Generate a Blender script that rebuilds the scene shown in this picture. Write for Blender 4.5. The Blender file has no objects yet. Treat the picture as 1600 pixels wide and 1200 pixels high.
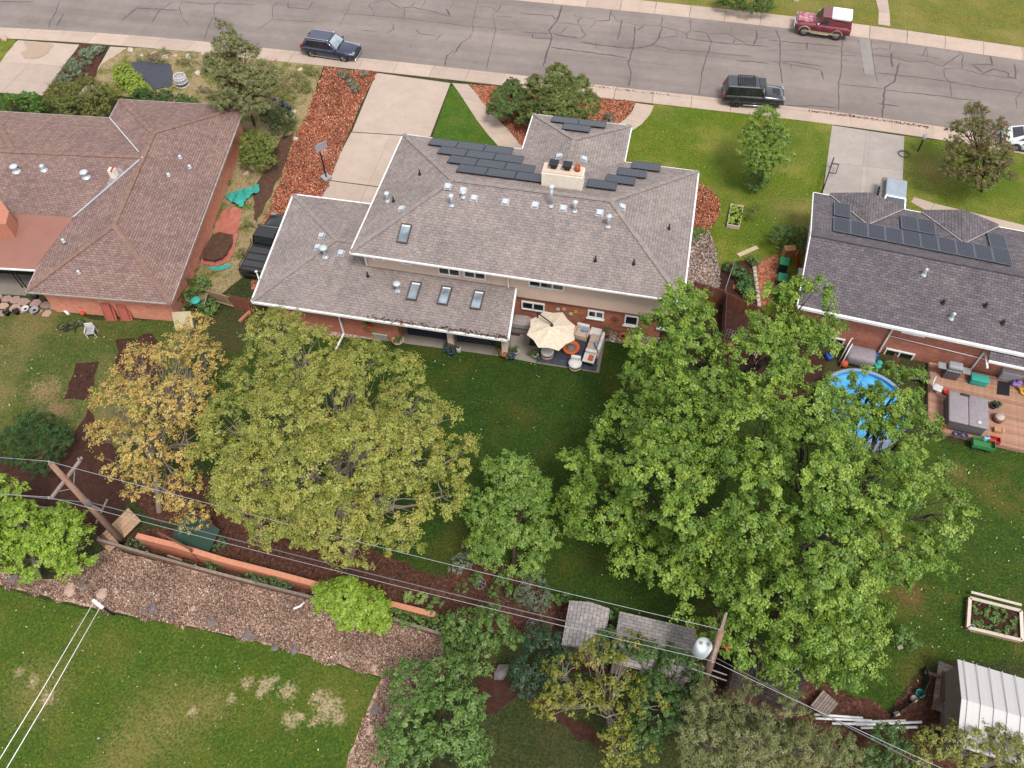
import bpy, bmesh, math, random
import numpy as np
from mathutils import Vector, Matrix
R = math.radians
rnd = random.Random(7)
rng = np.random.default_rng(11)
scene = bpy.context.scene
C = scene.collection

# ---------------------------------------------------------------- camera (drone, 40 m up)
CAM_H = 40.0
F_PX = 1257.0                                   # focal length in pixels of the 1600 px wide photograph
ROT = np.array([[0.97813135, 0.16099925, -0.13167497],
                [0.20742641, -0.8016027, 0.56072042],
                [-0.01527544, -0.57577109, -0.81746823]])   # columns: image right, image down, view direction
cd = bpy.data.cameras.new('drone_camera')
cam = bpy.data.objects.new('drone_camera', cd)
C.objects.link(cam)
cd.sensor_fit = 'HORIZONTAL'; cd.sensor_width = 36.0
cd.lens = F_PX / 1600 * 36.0
cd.clip_start = 0.5; cd.clip_end = 2000
M3 = Matrix(((ROT[0, 0], -ROT[0, 1], -ROT[0, 2]), (ROT[1, 0], -ROT[1, 1], -ROT[1, 2]), (ROT[2, 0], -ROT[2, 1], -ROT[2, 2])))
cam.matrix_world = Matrix.Translation((0, 0, CAM_H)) @ M3.to_4x4()
scene.camera = cam

# ---------------------------------------------------------------- sky, sun, exposure (bright overcast)
SUN_EL, SUN_AZ = R(62), R(140)                    # azimuth measured from +Y towards +X
w = bpy.data.worlds.new('World'); scene.world = w; w.use_nodes = True
wn = w.node_tree; wn.nodes.clear()
sky = wn.nodes.new('ShaderNodeTexSky'); sky.sky_type = 'NISHITA'; sky.sun_disc = False
sky.sun_elevation = SUN_EL; sky.sun_rotation = SUN_AZ; sky.air_density = 1.0; sky.dust_density = 3.0; sky.ozone_density = 1.0; sky.altitude = 1650
hs = wn.nodes.new('ShaderNodeHueSaturation'); hs.inputs['Saturation'].default_value = 0.22
bg = wn.nodes.new('ShaderNodeBackground'); bg.inputs['Strength'].default_value = 0.15
wo = wn.nodes.new('ShaderNodeOutputWorld')
wn.links.new(sky.outputs[0], hs.inputs['Color']); wn.links.new(hs.outputs[0], bg.inputs['Color']); wn.links.new(bg.outputs[0], wo.inputs[0])
sl = bpy.data.lights.new('sun', 'SUN'); sl.energy = 1.5; sl.angle = R(16); sl.color = (1.0, 0.955, 0.89)
sun = bpy.data.objects.new('sun', sl); C.objects.link(sun)
sdir = Vector((math.sin(SUN_AZ) * math.cos(SUN_EL), math.cos(SUN_AZ) * math.cos(SUN_EL), math.sin(SUN_EL)))
sun.rotation_euler = sdir.to_track_quat('Z', 'Y').to_euler(); sun.location = sdir * 80
vs = scene.view_settings
vs.view_transform = 'Standard'; vs.look = 'None'; vs.gamma = 1.0; vs.use_curve_mapping = False
vs.exposure = 1.42
scene.cycles.max_bounces = 6; scene.cycles.diffuse_bounces = 3; scene.cycles.glossy_bounces = 2
scene.cycles.transmission_bounces = 3; scene.cycles.transparent_max_bounces = 4
scene.cycles.use_denoising = True

# ---------------------------------------------------------------- pixel -> place
def ray(px, py):
    return ROT @ np.array([px - 800.0, py - 600.0, F_PX])
def P(px, py, z=0.0):
    r = ray(px, py); t = (z - CAM_H) / r[2]
    return Vector((r[0] * t, r[1] * t, z))
def RP(px, py, p0, n):
    r = Vector(ray(px, py)); o = Vector((0, 0, CAM_H))
    t = (Vector(p0) - o).dot(Vector(n)) / r.dot(Vector(n))
    return o + r * t
def ppm(p):
    """photo pixels per metre at a point"""
    c = ROT.T @ (np.array(p) - np.array([0, 0, CAM_H])); return F_PX / c[2]

def lin(v):
    v /= 255.0
    return v / 12.92 if v <= 0.04045 else ((v + 0.055) / 1.055) ** 2.4
def px(r, g, b, k=2.3):
    """colour of a surface whose sunlit photo value is r,g,b, brought back to a base colour"""
    return (lin(r) / k, lin(g) / k, lin(b) / k, 1.0)

# ---------------------------------------------------------------- materials
MATS = {}
def N(nt, t, props=None, **inp):
    n = nt.nodes.new(t)
    for k, v in (props or {}).items(): setattr(n, k, v)
    for k, v in inp.items():
        s = n.inputs[int(k[1:])] if k[0] == 'i' and k[1:].isdigit() else n.inputs[k.replace('_', ' ')]
        if isinstance(v, bpy.types.NodeSocket): nt.links.new(v, s)
        else: s.default_value = v
    return n
def new_mat(name):
    m = bpy.data.materials.new(name); m.use_nodes = True
    nt = m.node_tree; b = nt.nodes['Principled BSDF']; MATS[name] = m
    return m, nt, b
def mixc(nt, f, a, b, mode='MIX'):
    return N(nt, 'ShaderNodeMix', {'data_type': 'RGBA', 'blend_type': mode}, i0=f, i6=a, i7=b).outputs[2]
def ramp(nt, f, stops, interp='LINEAR'):
    n = nt.nodes.new('ShaderNodeValToRGB'); nt.links.new(f, n.inputs[0]); e = n.color_ramp.elements
    n.color_ramp.interpolation = interp
    e[0].position, e[0].color = stops[0]; e[1].position, e[1].color = stops[-1]
    for p, c in stops[1:-1]:
        x = e.new(p); x.color = c
    return n.outputs[0]
def rampv(nt, f, lo, hi):
    return N(nt, 'ShaderNodeMapRange', {'clamp': True}, i0=f, i1=lo, i2=hi, i3=0.0, i4=1.0).outputs[0]
def noise(nt, vec, scale, detail=3.0, rough=0.6, out=0):
    n = N(nt, 'ShaderNodeTexNoise', None, Scale=scale, Detail=detail, Roughness=rough)
    if vec is not None: nt.links.new(vec, n.inputs['Vector'])
    return n.outputs[out]
def bump(nt, b, h, strength, dist):
    n = N(nt, 'ShaderNodeBump', None, Strength=strength, Distance=dist, Height=h)
    nt.links.new(n.outputs[0], b.inputs['Normal'])
def pos(nt): return nt.nodes.new('ShaderNodeNewGeometry').outputs['Position']
def objc(nt): return nt.nodes.new('ShaderNodeTexCoord').outputs['Object']
def uvc(nt): return nt.nodes.new('ShaderNodeTexCoord').outputs['UV']

def scl(c, k): return (c[0] * k, c[1] * k, c[2] * k, 1.0)
def plain(name, col, rough=0.6, metal=0.0, var=0.18, scale=6.0, bmp=0.0, spec=0.4, coat=0.0):
    if name in MATS: return MATS[name]
    m, nt, b = new_mat(name)
    v = noise(nt, objc(nt), scale, 4.0, 0.65)
    c = ramp(nt, v, [(0.25, scl(col, 1 - var)), (0.75, scl(col, 1 + var))])
    nt.links.new(c, b.inputs['Base Color'])
    b.inputs['Roughness'].default_value = rough; b.inputs['Metallic'].default_value = metal
    b.inputs['Specular IOR Level'].default_value = spec; b.inputs['Coat Weight'].default_value = coat
    if bmp: bump(nt, b, v, bmp, 0.03)
    return m
def shingle(name, c1, c2, gap, row=0.19, wid=0.36, stain=None, blot=0.25, fleck_amt=0.15):
    m, nt, b = new_mat(name); uv = uvc(nt)
    br = N(nt, 'ShaderNodeTexBrick', {'offset': 0.5}, Vector=uv, Color1=c1, Color2=c2, Mortar=gap, Scale=1.0,
           Mortar_Size=0.016, Mortar_Smooth=0.35, Bias=0.0, Brick_Width=wid, Row_Height=row)
    g = noise(nt, uv, 9.0, 5.0, 0.75); big = noise(nt, uv, 0.35, 3.0, 0.6)
    sp = noise(nt, uv, 3.1, 2.0, 0.5)
    c = mixc(nt, 0.75, br.outputs[0], ramp(nt, g, [(0.3, (0.68, 0.68, 0.68, 1)), (0.7, (1.28, 1.28, 1.28, 1))]), 'MULTIPLY')
    c = mixc(nt, blot * 2, c, ramp(nt, big, [(0.3, (0.72, 0.72, 0.74, 1)), (0.7, (1.2, 1.18, 1.15, 1))]), 'MULTIPLY')
    c = mixc(nt, 0.5, c, ramp(nt, sp, [(0.35, (0.75, 0.75, 0.75, 1)), (0.65, (1.2, 1.2, 1.2, 1))]), 'MULTIPLY')
    fleck = rampv(nt, noise(nt, uv, 4.3, 2.0, 0.5), 0.66, 0.7)
    c = mixc(nt, N(nt, 'ShaderNodeMath', {'operation': 'MULTIPLY'}, i0=fleck, i1=fleck_amt).outputs[0], c, scl(c1, 1.45))
    mp = N(nt, 'ShaderNodeMapping', None, Vector=uv); mp.inputs['Scale'].default_value = (1.0, 0.12, 1.0)
    streak = noise(nt, mp.outputs[0], 2.0, 3.0, 0.6)
    c = mixc(nt, 0.35, c, ramp(nt, streak, [(0.35, (0.72, 0.72, 0.72, 1)), (0.6, (1.08, 1.07, 1.05, 1))]), 'MULTIPLY')
    nt.links.new(c, b.inputs['Base Color']); b.inputs['Roughness'].default_value = 0.93; b.inputs['Specular IOR Level'].default_value = 0.2
    h = N(nt, 'ShaderNodeMath', {'operation': 'MULTIPLY_ADD'}, i0=br.outputs['Fac'], i1=-0.8, i2=g).outputs[0]
    bump(nt, b, h, 0.5, 0.02)
    return m
def brickm(name, c1, c2, mortar):
    m, nt, b = new_mat(name); uv = uvc(nt)
    br = N(nt, 'ShaderNodeTexBrick', {'offset': 0.5}, Vector=uv, Color1=c1, Color2=c2, Mortar=mortar, Scale=1.0,
           Mortar_Size=0.010, Mortar_Smooth=0.2, Bias=0.0, Brick_Width=0.24, Row_Height=0.088)
    g = noise(nt, uv, 2.2, 4.0, 0.7)
    c = mixc(nt, 0.55, br.outputs[0], ramp(nt, g, [(0.3, (0.6, 0.58, 0.56, 1)), (0.7, (1.3, 1.3, 1.3, 1))]), 'MULTIPLY')
    nt.links.new(c, b.inputs['Base Color']); b.inputs['Roughness'].default_value = 0.9
    bump(nt, b, br.outputs['Fac'], -0.5, 0.012)
    return m
def grassm(name, base, dark, dry, dry_lo=0.56, dry_hi=0.72, spots=(), big=0.22):
    """lawn: fine blades, mower-scale patches, dry areas; spots = worn, greener or darker patches (x, y, radius, colour)"""
    m, nt, b = new_mat(name); p = pos(nt)
    fine = noise(nt, p, 7.5, 5.0, 0.85); mid = noise(nt, p, 1.3, 5.0, 0.7); lg = noise(nt, p, big, 4.0, 0.6); hue = noise(nt, p, 0.55, 5.0, 0.7)
    c = ramp(nt, fine, [(0.3, scl(dark, 0.5)), (0.42, dark), (0.52, base), (0.7, scl(base, 2.1))])
    warm = (base[0] * 1.5, base[1] * 1.02, base[2] * 0.9, 1.0)
    c = mixc(nt, N(nt, 'ShaderNodeMath', {'operation': 'MULTIPLY'}, i0=rampv(nt, hue, 0.44, 0.66), i1=0.5).outputs[0], c, mixc(nt, rampv(nt, fine, 0.35, 0.6), scl(warm, 0.6), scl(warm, 1.25)))
    c = mixc(nt, N(nt, 'ShaderNodeMath', {'operation': 'MULTIPLY'}, i0=rampv(nt, mid, 0.45, 0.66), i1=0.6).outputs[0], c, dark)
    f = N(nt, 'ShaderNodeMath', {'operation': 'MULTIPLY_ADD'}, i0=mid, i1=0.35, i2=lg).outputs[0]
    f = rampv(nt, f, dry_lo + 0.17, dry_hi + 0.17)
    f = N(nt, 'ShaderNodeMath', {'operation': 'MULTIPLY'}, i0=f, i1=rampv(nt, fine, 0.3, 0.62)).outputs[0]
    c = mixc(nt, f, c, mixc(nt, fine, scl(dry, 0.7), scl(dry, 1.3)))
    for (x, y, r, col, *soft) in spots:
        d = N(nt, 'ShaderNodeVectorMath', {'operation': 'DISTANCE'}, i0=p, i1=(x, y, 0.0)).outputs['Value']
        d = N(nt, 'ShaderNodeMath', {'operation': 'DIVIDE'}, i0=d, i1=r).outputs[0]
        d = N(nt, 'ShaderNodeMath', {'operation': 'MULTIPLY_ADD'}, i0=noise(nt, p, 3.2, 6.0, 0.85), i1=-3.6, i2=d).outputs[0]
        k = rampv(nt, d, -0.4, -2.4) if soft else rampv(nt, d, -1.0, -1.6)
        k = N(nt, 'ShaderNodeMath', {'operation': 'MULTIPLY'}, i0=k, i1=rampv(nt, fine, 0.36, 0.54)).outputs[0]
        c = mixc(nt, k, c, mixc(nt, fine, scl(col, 0.7), scl(col, 1.15)))
    nt.links.new(c, b.inputs['Base Color']); b.inputs['Roughness'].default_value = 0.95; b.inputs['Specular IOR Level'].default_value = 0.1
    bump(nt, b, fine, 0.8, 0.07)
    return m
def chipm(name, cols, scale=9.0, bmp=0.7):
    """loose chips, stones or crumbs: random coloured cells"""
    m, nt, b = new_mat(name); p = pos(nt)
    v = N(nt, 'ShaderNodeTexVoronoi', None, Vector=p, Scale=scale, Randomness=1.0)
    n = len(cols); s = N(nt, 'ShaderNodeSeparateColor', None, Color=v.outputs['Color']).outputs[0]
    c = ramp(nt, s, [(i / max(n - 1, 1), k) for i, k in enumerate(cols)])
    big = noise(nt, p, 0.5, 4.0, 0.7)
    c = mixc(nt, 0.6, c, ramp(nt, big, [(0.3, (0.6, 0.58, 0.56, 1)), (0.7, (1.25, 1.25, 1.25, 1))]), 'MULTIPLY')
    nt.links.new(c, b.inputs['Base Color']); b.inputs['Roughness'].default_value = 0.95; b.inputs['Specular IOR Level'].default_value = 0.15
    bump(nt, b, v.outputs['Distance'], bmp, 0.05)
    return m
def soilm(name, a, c2, scale=3.0):
    m, nt, b = new_mat(name); p = pos(nt)
    g = noise(nt, p, scale, 6.0, 0.75); f = noise(nt, p, 22.0, 3.0, 0.8)
    c = ramp(nt, g, [(0.3, a), (0.7, c2)])
    c = mixc(nt, 0.8, c, ramp(nt, f, [(0.3, (0.5, 0.5, 0.5, 1)), (0.72, (1.5, 1.5, 1.5, 1))]), 'MULTIPLY')
    nt.links.new(c, b.inputs['Base Color']); b.inputs['Roughness'].default_value = 1.0; b.inputs['Specular IOR Level'].default_value = 0.1
    bump(nt, b, f, 0.8, 0.06)
    return m
def concretem(name, col, stain, spec_scale=30):
    m, nt, b = new_mat(name); p = pos(nt)
    a = noise(nt, p, 0.7, 5.0, 0.7); f = noise(nt, p, spec_scale, 3.0, 0.7); s = noise(nt, p, 2.3, 5.0, 0.75)
    c = ramp(nt, a, [(0.25, scl(col, 0.86)), (0.75, scl(col, 1.08))])
    c = mixc(nt, N(nt, 'ShaderNodeMath', {'operation': 'MULTIPLY'}, i0=rampv(nt, s, 0.56, 0.72), i1=0.55).outputs[0], c, stain)
    oi = nt.nodes.new('ShaderNodeObjectInfo').outputs['Random']
    c = mixc(nt, 0.6, c, ramp(nt, oi, [(0.0, (0.84, 0.84, 0.85, 1)), (1.0, (1.12, 1.1, 1.08, 1))]), 'MULTIPLY')
    c = mixc(nt, 0.5, c, ramp(nt, f, [(0.3, (0.75, 0.75, 0.75, 1)), (0.7, (1.2, 1.2, 1.2, 1))]), 'MULTIPLY')
    nt.links.new(c, b.inputs['Base Color']); b.inputs['Roughness'].default_value = 0.92; b.inputs['Specular IOR Level'].default_value = 0.2
    bump(nt, b, f, 0.25, 0.01)
    return m
def woodm(name, a, c2, scale=(1.0, 1.0, 1.0), rough=0.85):
    m, nt, b = new_mat(name); o = objc(nt)
    mp = N(nt, 'ShaderNodeMapping', None, Vector=o); mp.inputs['Scale'].default_value = scale
    g = noise(nt, mp.outputs[0], 6.0, 5.0, 0.7)
    oi = nt.nodes.new('ShaderNodeObjectInfo').outputs['Random']
    c = ramp(nt, g, [(0.28, a), (0.72, c2)])
    c = mixc(nt, 0.8, c, ramp(nt, oi, [(0.0, (0.72, 0.72, 0.72, 1)), (1.0, (1.22, 1.2, 1.18, 1))]), 'MULTIPLY')
    nt.links.new(c, b.inputs['Base Color']); b.inputs['Roughness'].default_value = rough
    bump(nt, b, g, 0.3, 0.01)
    return m
def leafm(name, rough=0.55, trans=0.35, spec=0.35):
    """leaf colours come from the mesh's own tint attribute"""
    m, nt, b = new_mat(name)
    a = N(nt, 'ShaderNodeAttribute', {'attribute_name': 'tint'}).outputs['Color']
    nt.links.new(a, b.inputs['Base Color']); b.inputs['Roughness'].default_value = rough; b.inputs['Specular IOR Level'].default_value = spec
    t = N(nt, 'ShaderNodeBsdfTranslucent', None, Color=mixc(nt, 0.6, a, (0.16, 0.24, 0.02, 1)))
    mx = N(nt, 'ShaderNodeMixShader', None, i0=trans, i1=b.outputs[0], i2=t.outputs[0])
    nt.links.new(mx.outputs[0], nt.nodes['Material Output'].inputs[0])
    return m
def glassm(name, col, rough=0.06):
    m, nt, b = new_mat(name)
    v = noise(nt, objc(nt), 1.3, 2.0, 0.5)
    nt.links.new(ramp(nt, v, [(0.3, scl(col, 0.6)), (0.7, scl(col, 1.5))]), b.inputs['Base Color'])
    b.inputs['Roughness'].default_value = rough; b.inputs['Specular IOR Level'].default_value = 0.8
    return m

# ---------------------------------------------------------------- mesh builder
class MB:
    def __init__(s): s.v = []; s.f = []; s.sm = []
    def add(s, vs_, fs, smooth=False):
        k = len(s.v); s.v += [tuple(q) for q in vs_]
        for f in fs: s.f.append([i + k for i in f]); s.sm.append(smooth)
        return s
    def box(s, c, d, rz=0.0, rx=0.0, ry=0.0, taper=1.0):
        M = Matrix.Rotation(rz, 3, 'Z') @ Matrix.Rotation(ry, 3, 'Y') @ Matrix.Rotation(rx, 3, 'X')
        vs_ = []
        for z in (-1, 1):
            t = taper if z > 0 else 1.0
            for x, y in ((-1, -1), (1, -1), (1, 1), (-1, 1)):
                vs_.append(Vector(c) + M @ Vector((x * d[0] / 2 * t, y * d[1] / 2 * t, z * d[2] / 2)))
        return s.add(vs_, [(3, 2, 1, 0), (4, 5, 6, 7), (0, 1, 5, 4), (1, 2, 6, 5), (2, 3, 7, 6), (3, 0, 4, 7)])
    def frame(s, o, u, v, n, w_, h_, t):
        """box with centre o, axes u (width w_), v (height h_), thickness t rising along n"""
        o, u, v, n = Vector(o), Vector(u), Vector(v), Vector(n); vs_ = []
        for k in (0, t):
            for a, b in ((-1, -1), (1, -1), (1, 1), (-1, 1)): vs_.append(o + u * a * w_ / 2 + v * b * h_ / 2 + n * k)
        return s.add(vs_, [(3, 2, 1, 0), (4, 5, 6, 7), (0, 1, 5, 4), (1, 2, 6, 5), (2, 3, 7, 6), (3, 0, 4, 7)])
    def bar(s, a, b, w_, h_=None, up=(0, 0, 1)):
        """square bar from a to b"""
        a, b = Vector(a), Vector(b); h_ = h_ or w_; d = (b - a); L = d.length; d = d / L
        up = Vector(up)
        if abs(d.dot(up)) > 0.98: up = Vector((1, 0, 0))
        x = d.cross(up).normalized(); y = x.cross(d)
        vs_ = [q + x * i * w_ / 2 + y * j * h_ / 2 for q in (a, b) for i, j in ((-1, -1), (1, -1), (1, 1), (-1, 1))]
        return s.add(vs_, [(0, 1, 2, 3), (7, 6, 5, 4), (1, 0, 4, 5), (2, 1, 5, 6), (3, 2, 6, 7), (0, 3, 7, 4)])
    def tube(s, pts, r, n=6, caps=True, smooth=True):
        pts = [Vector(q) for q in pts]; m = len(pts)
        rs = r if isinstance(r, (list, tuple)) else [r] * m
        vs_ = []; prev = None
        for i in range(m):
            d = (pts[min(i + 1, m - 1)] - pts[max(i - 1, 0)])
            d = d.normalized() if d.length > 1e-6 else Vector((0, 0, 1))
            if prev is None:
                a = Vector((0, 0, 1)) if abs(d.z) < 0.9 else Vector((1, 0, 0))
                x = d.cross(a).normalized()
            else:
                x = (prev - d * prev.dot(d)); x = x.normalized() if x.length > 1e-6 else d.orthogonal().normalized()
            prev = x; y = d.cross(x)
            for k in range(n):
                t = 2 * math.pi * k / n; vs_.append(pts[i] + (x * math.cos(t) + y * math.sin(t)) * rs[i])
        fs = [(i * n + k, i * n + (k + 1) % n, (i + 1) * n + (k + 1) % n, (i + 1) * n + k) for i in range(m - 1) for k in range(n)]
        s.add(vs_, fs, smooth)
        if caps:
            k = len(s.v) - m * n
            s.f.append([k + i for i in range(n)][::-1]); s.sm.append(False)
            s.f.append([k + (m - 1) * n + i for i in range(n)]); s.sm.append(False)
        return s
    def lathe(s, c, prof, n=16, smooth=True, squash=1.0, caps=True):
        """profile [(radius, z)] turned about the vertical through c"""
        c = Vector(c); vs_ = []
        for r, z in prof:
            for k in range(n):
                t = 2 * math.pi * k / n; vs_.append((c.x + r * math.cos(t), c.y + r * squash * math.sin(t), c.z + z))
        m = len(prof)
        fs = [(i * n + k, i * n + (k + 1) % n, (i + 1) * n + (k + 1) % n, (i + 1) * n + k) for i in range(m - 1) for k in range(n)]
        s.add(vs_, fs, smooth)
        if not caps: return s
        k = len(s.v) - m * n
        if prof[0][0] > 1e-4: s.f.append([k + i for i in range(n)][::-1]); s.sm.append(False)
        if prof[-1][0] > 1e-4: s.f.append([k + (m - 1) * n + i for i in range(n)]); s.sm.append(False)
        return s
    def ell(s, c, r, nu=10, nv=6):
        prof = [(max(math.sin(math.pi * i / nv), 0.0), -math.cos(math.pi * i / nv)) for i in range(nv + 1)]
        c = Vector(c); vs_ = []
        for a, z in prof:
            for k in range(nu):
                t = 2 * math.pi * k / nu; vs_.append((c.x + r[0] * a * math.cos(t), c.y + r[1] * a * math.sin(t), c.z + r[2] * z))
        return s.add(vs_, [(i * nu + k, i * nu + (k + 1) % nu, (i + 1) * nu + (k + 1) % nu, (i + 1) * nu + k) for i in range(nv) for k in range(nu)], True)
    def prism(s, pts, z0, z1):
        n = len(pts); vs_ = [(q[0], q[1], z0) for q in pts] + [(q[0], q[1], z1) for q in pts]
        area = sum(pts[i][0] * pts[(i + 1) % n][1] - pts[(i + 1) % n][0] * pts[i][1] for i in range(n))
        fs = [list(range(n))[::-1], list(range(n, 2 * n))] + [(i, (i + 1) % n, n + (i + 1) % n, n + i) for i in range(n)]
        if area < 0: fs = [list(f)[::-1] for f in fs]
        return s.add(vs_, fs)
    def rbox(s, c, d, bev=0.05, rz=0.0, seg=2, puff=0.0):
        """soft-edged box (cushion, cover)"""
        bm = bmesh.new(); bmesh.ops.create_cube(bm, size=1.0)
        bmesh.ops.scale(bm, vec=d, verts=bm.verts)
        bmesh.ops.bevel(bm, geom=list(bm.edges), offset=bev, segments=seg, affect='EDGES', profile=0.6)
        M = Matrix.Translation(c) @ Matrix.Rotation(rz, 4, 'Z')
        bm.verts.ensure_lookup_table()
        s.add([M @ v.co for v in bm.verts], [[v.index for v in f.verts] for f in bm.faces], True); bm.free()
        return s
    def build(s, name, mat, parent=None, **tagkw):
        me = bpy.data.meshes.new(name); me.from_pydata(s.v, [], s.f); me.validate(clean_customdata=False)
        n = len(me.polygons)
        if n == len(s.sm): me.polygons.foreach_set('use_smooth', s.sm)
        uv = me.uv_layers.new(name='UVMap'); co = [v.co for v in me.vertices]; d = uv.data
        for p in me.polygons:
            nn = p.normal
            if abs(nn.z) > 0.995: u, v = Vector((1, 0, 0)), Vector((0, 1, 0))
            else:
                u = Vector((0, 0, 1)).cross(nn).normalized(); v = nn.cross(u)
            for li in p.loop_indices:
                q = co[me.loops[li].vertex_index]; d[li].uv = (q.dot(u), q.dot(v))
        me.materials.append(mat if not isinstance(mat, str) else MATS[mat])
        o = bpy.data.objects.new(name, me); C.objects.link(o)
        if parent is not None: o.parent = parent
        if tagkw: tag(o, **tagkw)
        return o

def tag(o, label=None, cat=None, group=None, kind=None):
    if label: o['label'] = label
    if cat: o['category'] = cat
    if group: o['group'] = group
    if kind: o['kind'] = kind
    return o
def thing(name, label, cat, loc=(0, 0, 0), rz=0.0, group=None):
    o = bpy.data.objects.new(name, None); C.objects.link(o); o.empty_display_size = 0.3
    o.location = loc; o.rotation_euler = (0, 0, rz)
    return tag(o, label, cat, group)
def to_local(o, p):
    M = Matrix.Translation(o.location) @ Matrix.Rotation(o.rotation_euler[2], 4, 'Z')
    return M.inverted() @ Vector(p)
def copy_tree(o, parent=None):
    c = o.copy(); C.objects.link(c); c.parent = parent
    for ch in o.children: copy_tree(ch, c)
    return c
def one(name, mb, mat, label, cat, group=None, loc=None):
    """a thing that is a single mesh; mesh given in world or, with loc, in local coordinates"""
    o = mb.build(name, mat, None); tag(o, label, cat, group)
    if loc is not None: o.location = loc
    return o
def in_poly(x, y, poly):
    x = np.asarray(x); y = np.asarray(y); ins = np.zeros(x.shape, bool); n = len(poly); j = n - 1
    for i in range(n):
        xi, yi = poly[i][:2]; xj, yj = poly[j][:2]
        c = ((yi > y) != (yj > y)) & (x < (xj - xi) * (y - yi) / (yj - yi + 1e-12) + xi); ins ^= c; j = i
    return ins
def rough_edge(pts, jit, step=0.5, seed=0):
    """closed outline subdivided and pushed about a little, so that no edge is ruled"""
    r = random.Random(seed); out = []; n = len(pts)
    for i in range(n):
        a, b = Vector(pts[i]), Vector(pts[(i + 1) % n]); m = max(1, int((b - a).length / step))
        m = min(m, 60)
        for k in range(m):
            q = a.lerp(b, k / m); out.append(Vector((q.x + r.uniform(-jit, jit), q.y + r.uniform(-jit, jit), q.z)))
    return out
SHEETS = [0]
def sheet(name, pix, z, mat, label, cat='ground', jit=0.06, kind='structure', world=None):
    SHEETS[0] += 1
    if jit: z += 0.0007 * SHEETS[0]
    pts = world if world is not None else [P(a, b, 0) for a, b in pix]
    pts = rough_edge(pts, jit, seed=len(name) + int(abs(pts[0][0]) * 10)) if jit else pts
    mb = MB(); vs_ = [(q[0], q[1], z) for q in pts]
    area = sum(vs_[i][0] * vs_[(i + 1) % len(vs_)][1] - vs_[(i + 1) % len(vs_)][0] * vs_[i][1] for i in range(len(vs_)))
    mb.add(vs_, [list(range(len(vs_)))[::(1 if area > 0 else -1)]])
    o = mb.build(name, mat, None)
    return tag(o, label, cat, None, kind), pts
# ================================================================ the setting
asphalt_m, nt, b = new_mat('asphalt'); p = pos(nt)
f1 = noise(nt, p, 40.0, 3.0, 0.8); f2 = noise(nt, p, 0.18, 4.0, 0.6); f3 = noise(nt, p, 1.4, 4.0, 0.7)
c = ramp(nt, f2, [(0.3, px(146, 132, 126)), (0.7, px(170, 154, 146))])
c = mixc(nt, 0.6, c, ramp(nt, f1, [(0.3, (0.68, 0.68, 0.69, 1)), (0.7, (1.3, 1.29, 1.27, 1))]), 'MULTIPLY')
c = mixc(nt, 0.4, c, ramp(nt, f3, [(0.3, (0.8, 0.8, 0.8, 1)), (0.7, (1.15, 1.15, 1.15, 1))]), 'MULTIPLY')
mp = N(nt, 'ShaderNodeMapping', None, Vector=p); mp.inputs['Scale'].default_value = (0.02, 0.55, 1.0)
f4 = noise(nt, mp.outputs[0], 1.0, 4.0, 0.6); c = mixc(nt, 0.7, c, ramp(nt, f4, [(0.35, (0.8, 0.79, 0.78, 1)), (0.65, (1.14, 1.14, 1.14, 1))]), 'MULTIPLY')
f5 = noise(nt, p, 0.75, 6.0, 0.75); c = mixc(nt, N(nt, 'ShaderNodeMath', {'operation': 'MULTIPLY'}, i0=rampv(nt, f5, 0.62, 0.74), i1=0.45).outputs[0], c, px(104, 94, 92))
nt.links.new(c, b.inputs['Base Color']); b.inputs['Roughness'].default_value = 0.9; bump(nt, b, f1, 0.4, 0.015)
plain('tar', px(98, 88, 88), 0.7, var=0.25, scale=3)
concretem('patch_concrete', px(178, 170, 164), px(150, 140, 134))
concretem('pale_concrete', px(226, 202, 184), px(196, 164, 142))
concretem('drive_concrete', px(222, 200, 183), px(186, 160, 140))
concretem('grey_concrete', px(206, 194, 184), px(170, 152, 140))
concretem('patio_concrete', px(172, 162, 150), px(140, 128, 116))
soilm('soil', px(92, 66, 54), px(128, 98, 80))
soilm('dark_soil', px(70, 45, 38), px(104, 72, 60))
soilm('straw_soil', px(140, 116, 84), px(178, 150, 112))
S = lambda x, y, r, col, *k: (P(x, y).x, P(x, y).y, r, col, *k)
bare = px(222, 196, 156); straw = px(176, 156, 96)
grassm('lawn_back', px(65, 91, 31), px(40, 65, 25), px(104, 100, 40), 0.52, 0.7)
LG = px(96, 122, 40)
grassm('lawn_front', px(116, 136, 40), px(86, 112, 30), px(176, 164, 84), 0.47, 0.66, [S(1245, 225, 2.6, LG, 1), S(1165, 225, 2.2, px(84, 108, 36), 1), S(1150, 290, 2.0, LG, 1), S(1050, 180, 1.6, LG, 1), S(1235, 330, 1.8, px(170, 150, 96), 1), S(1200, 360, 2.0, LG, 1), S(1130, 250, 1.5, LG, 1), S(1450, 262, 2.2, px(178, 140, 100), 1), S(1580, 290, 2.5, LG, 1), S(1430, 230, 1.6, LG, 1)])
grassm('lawn_vivid', px(92, 124, 40), px(60, 96, 30), px(140, 138, 66), 0.56, 0.75)
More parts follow.
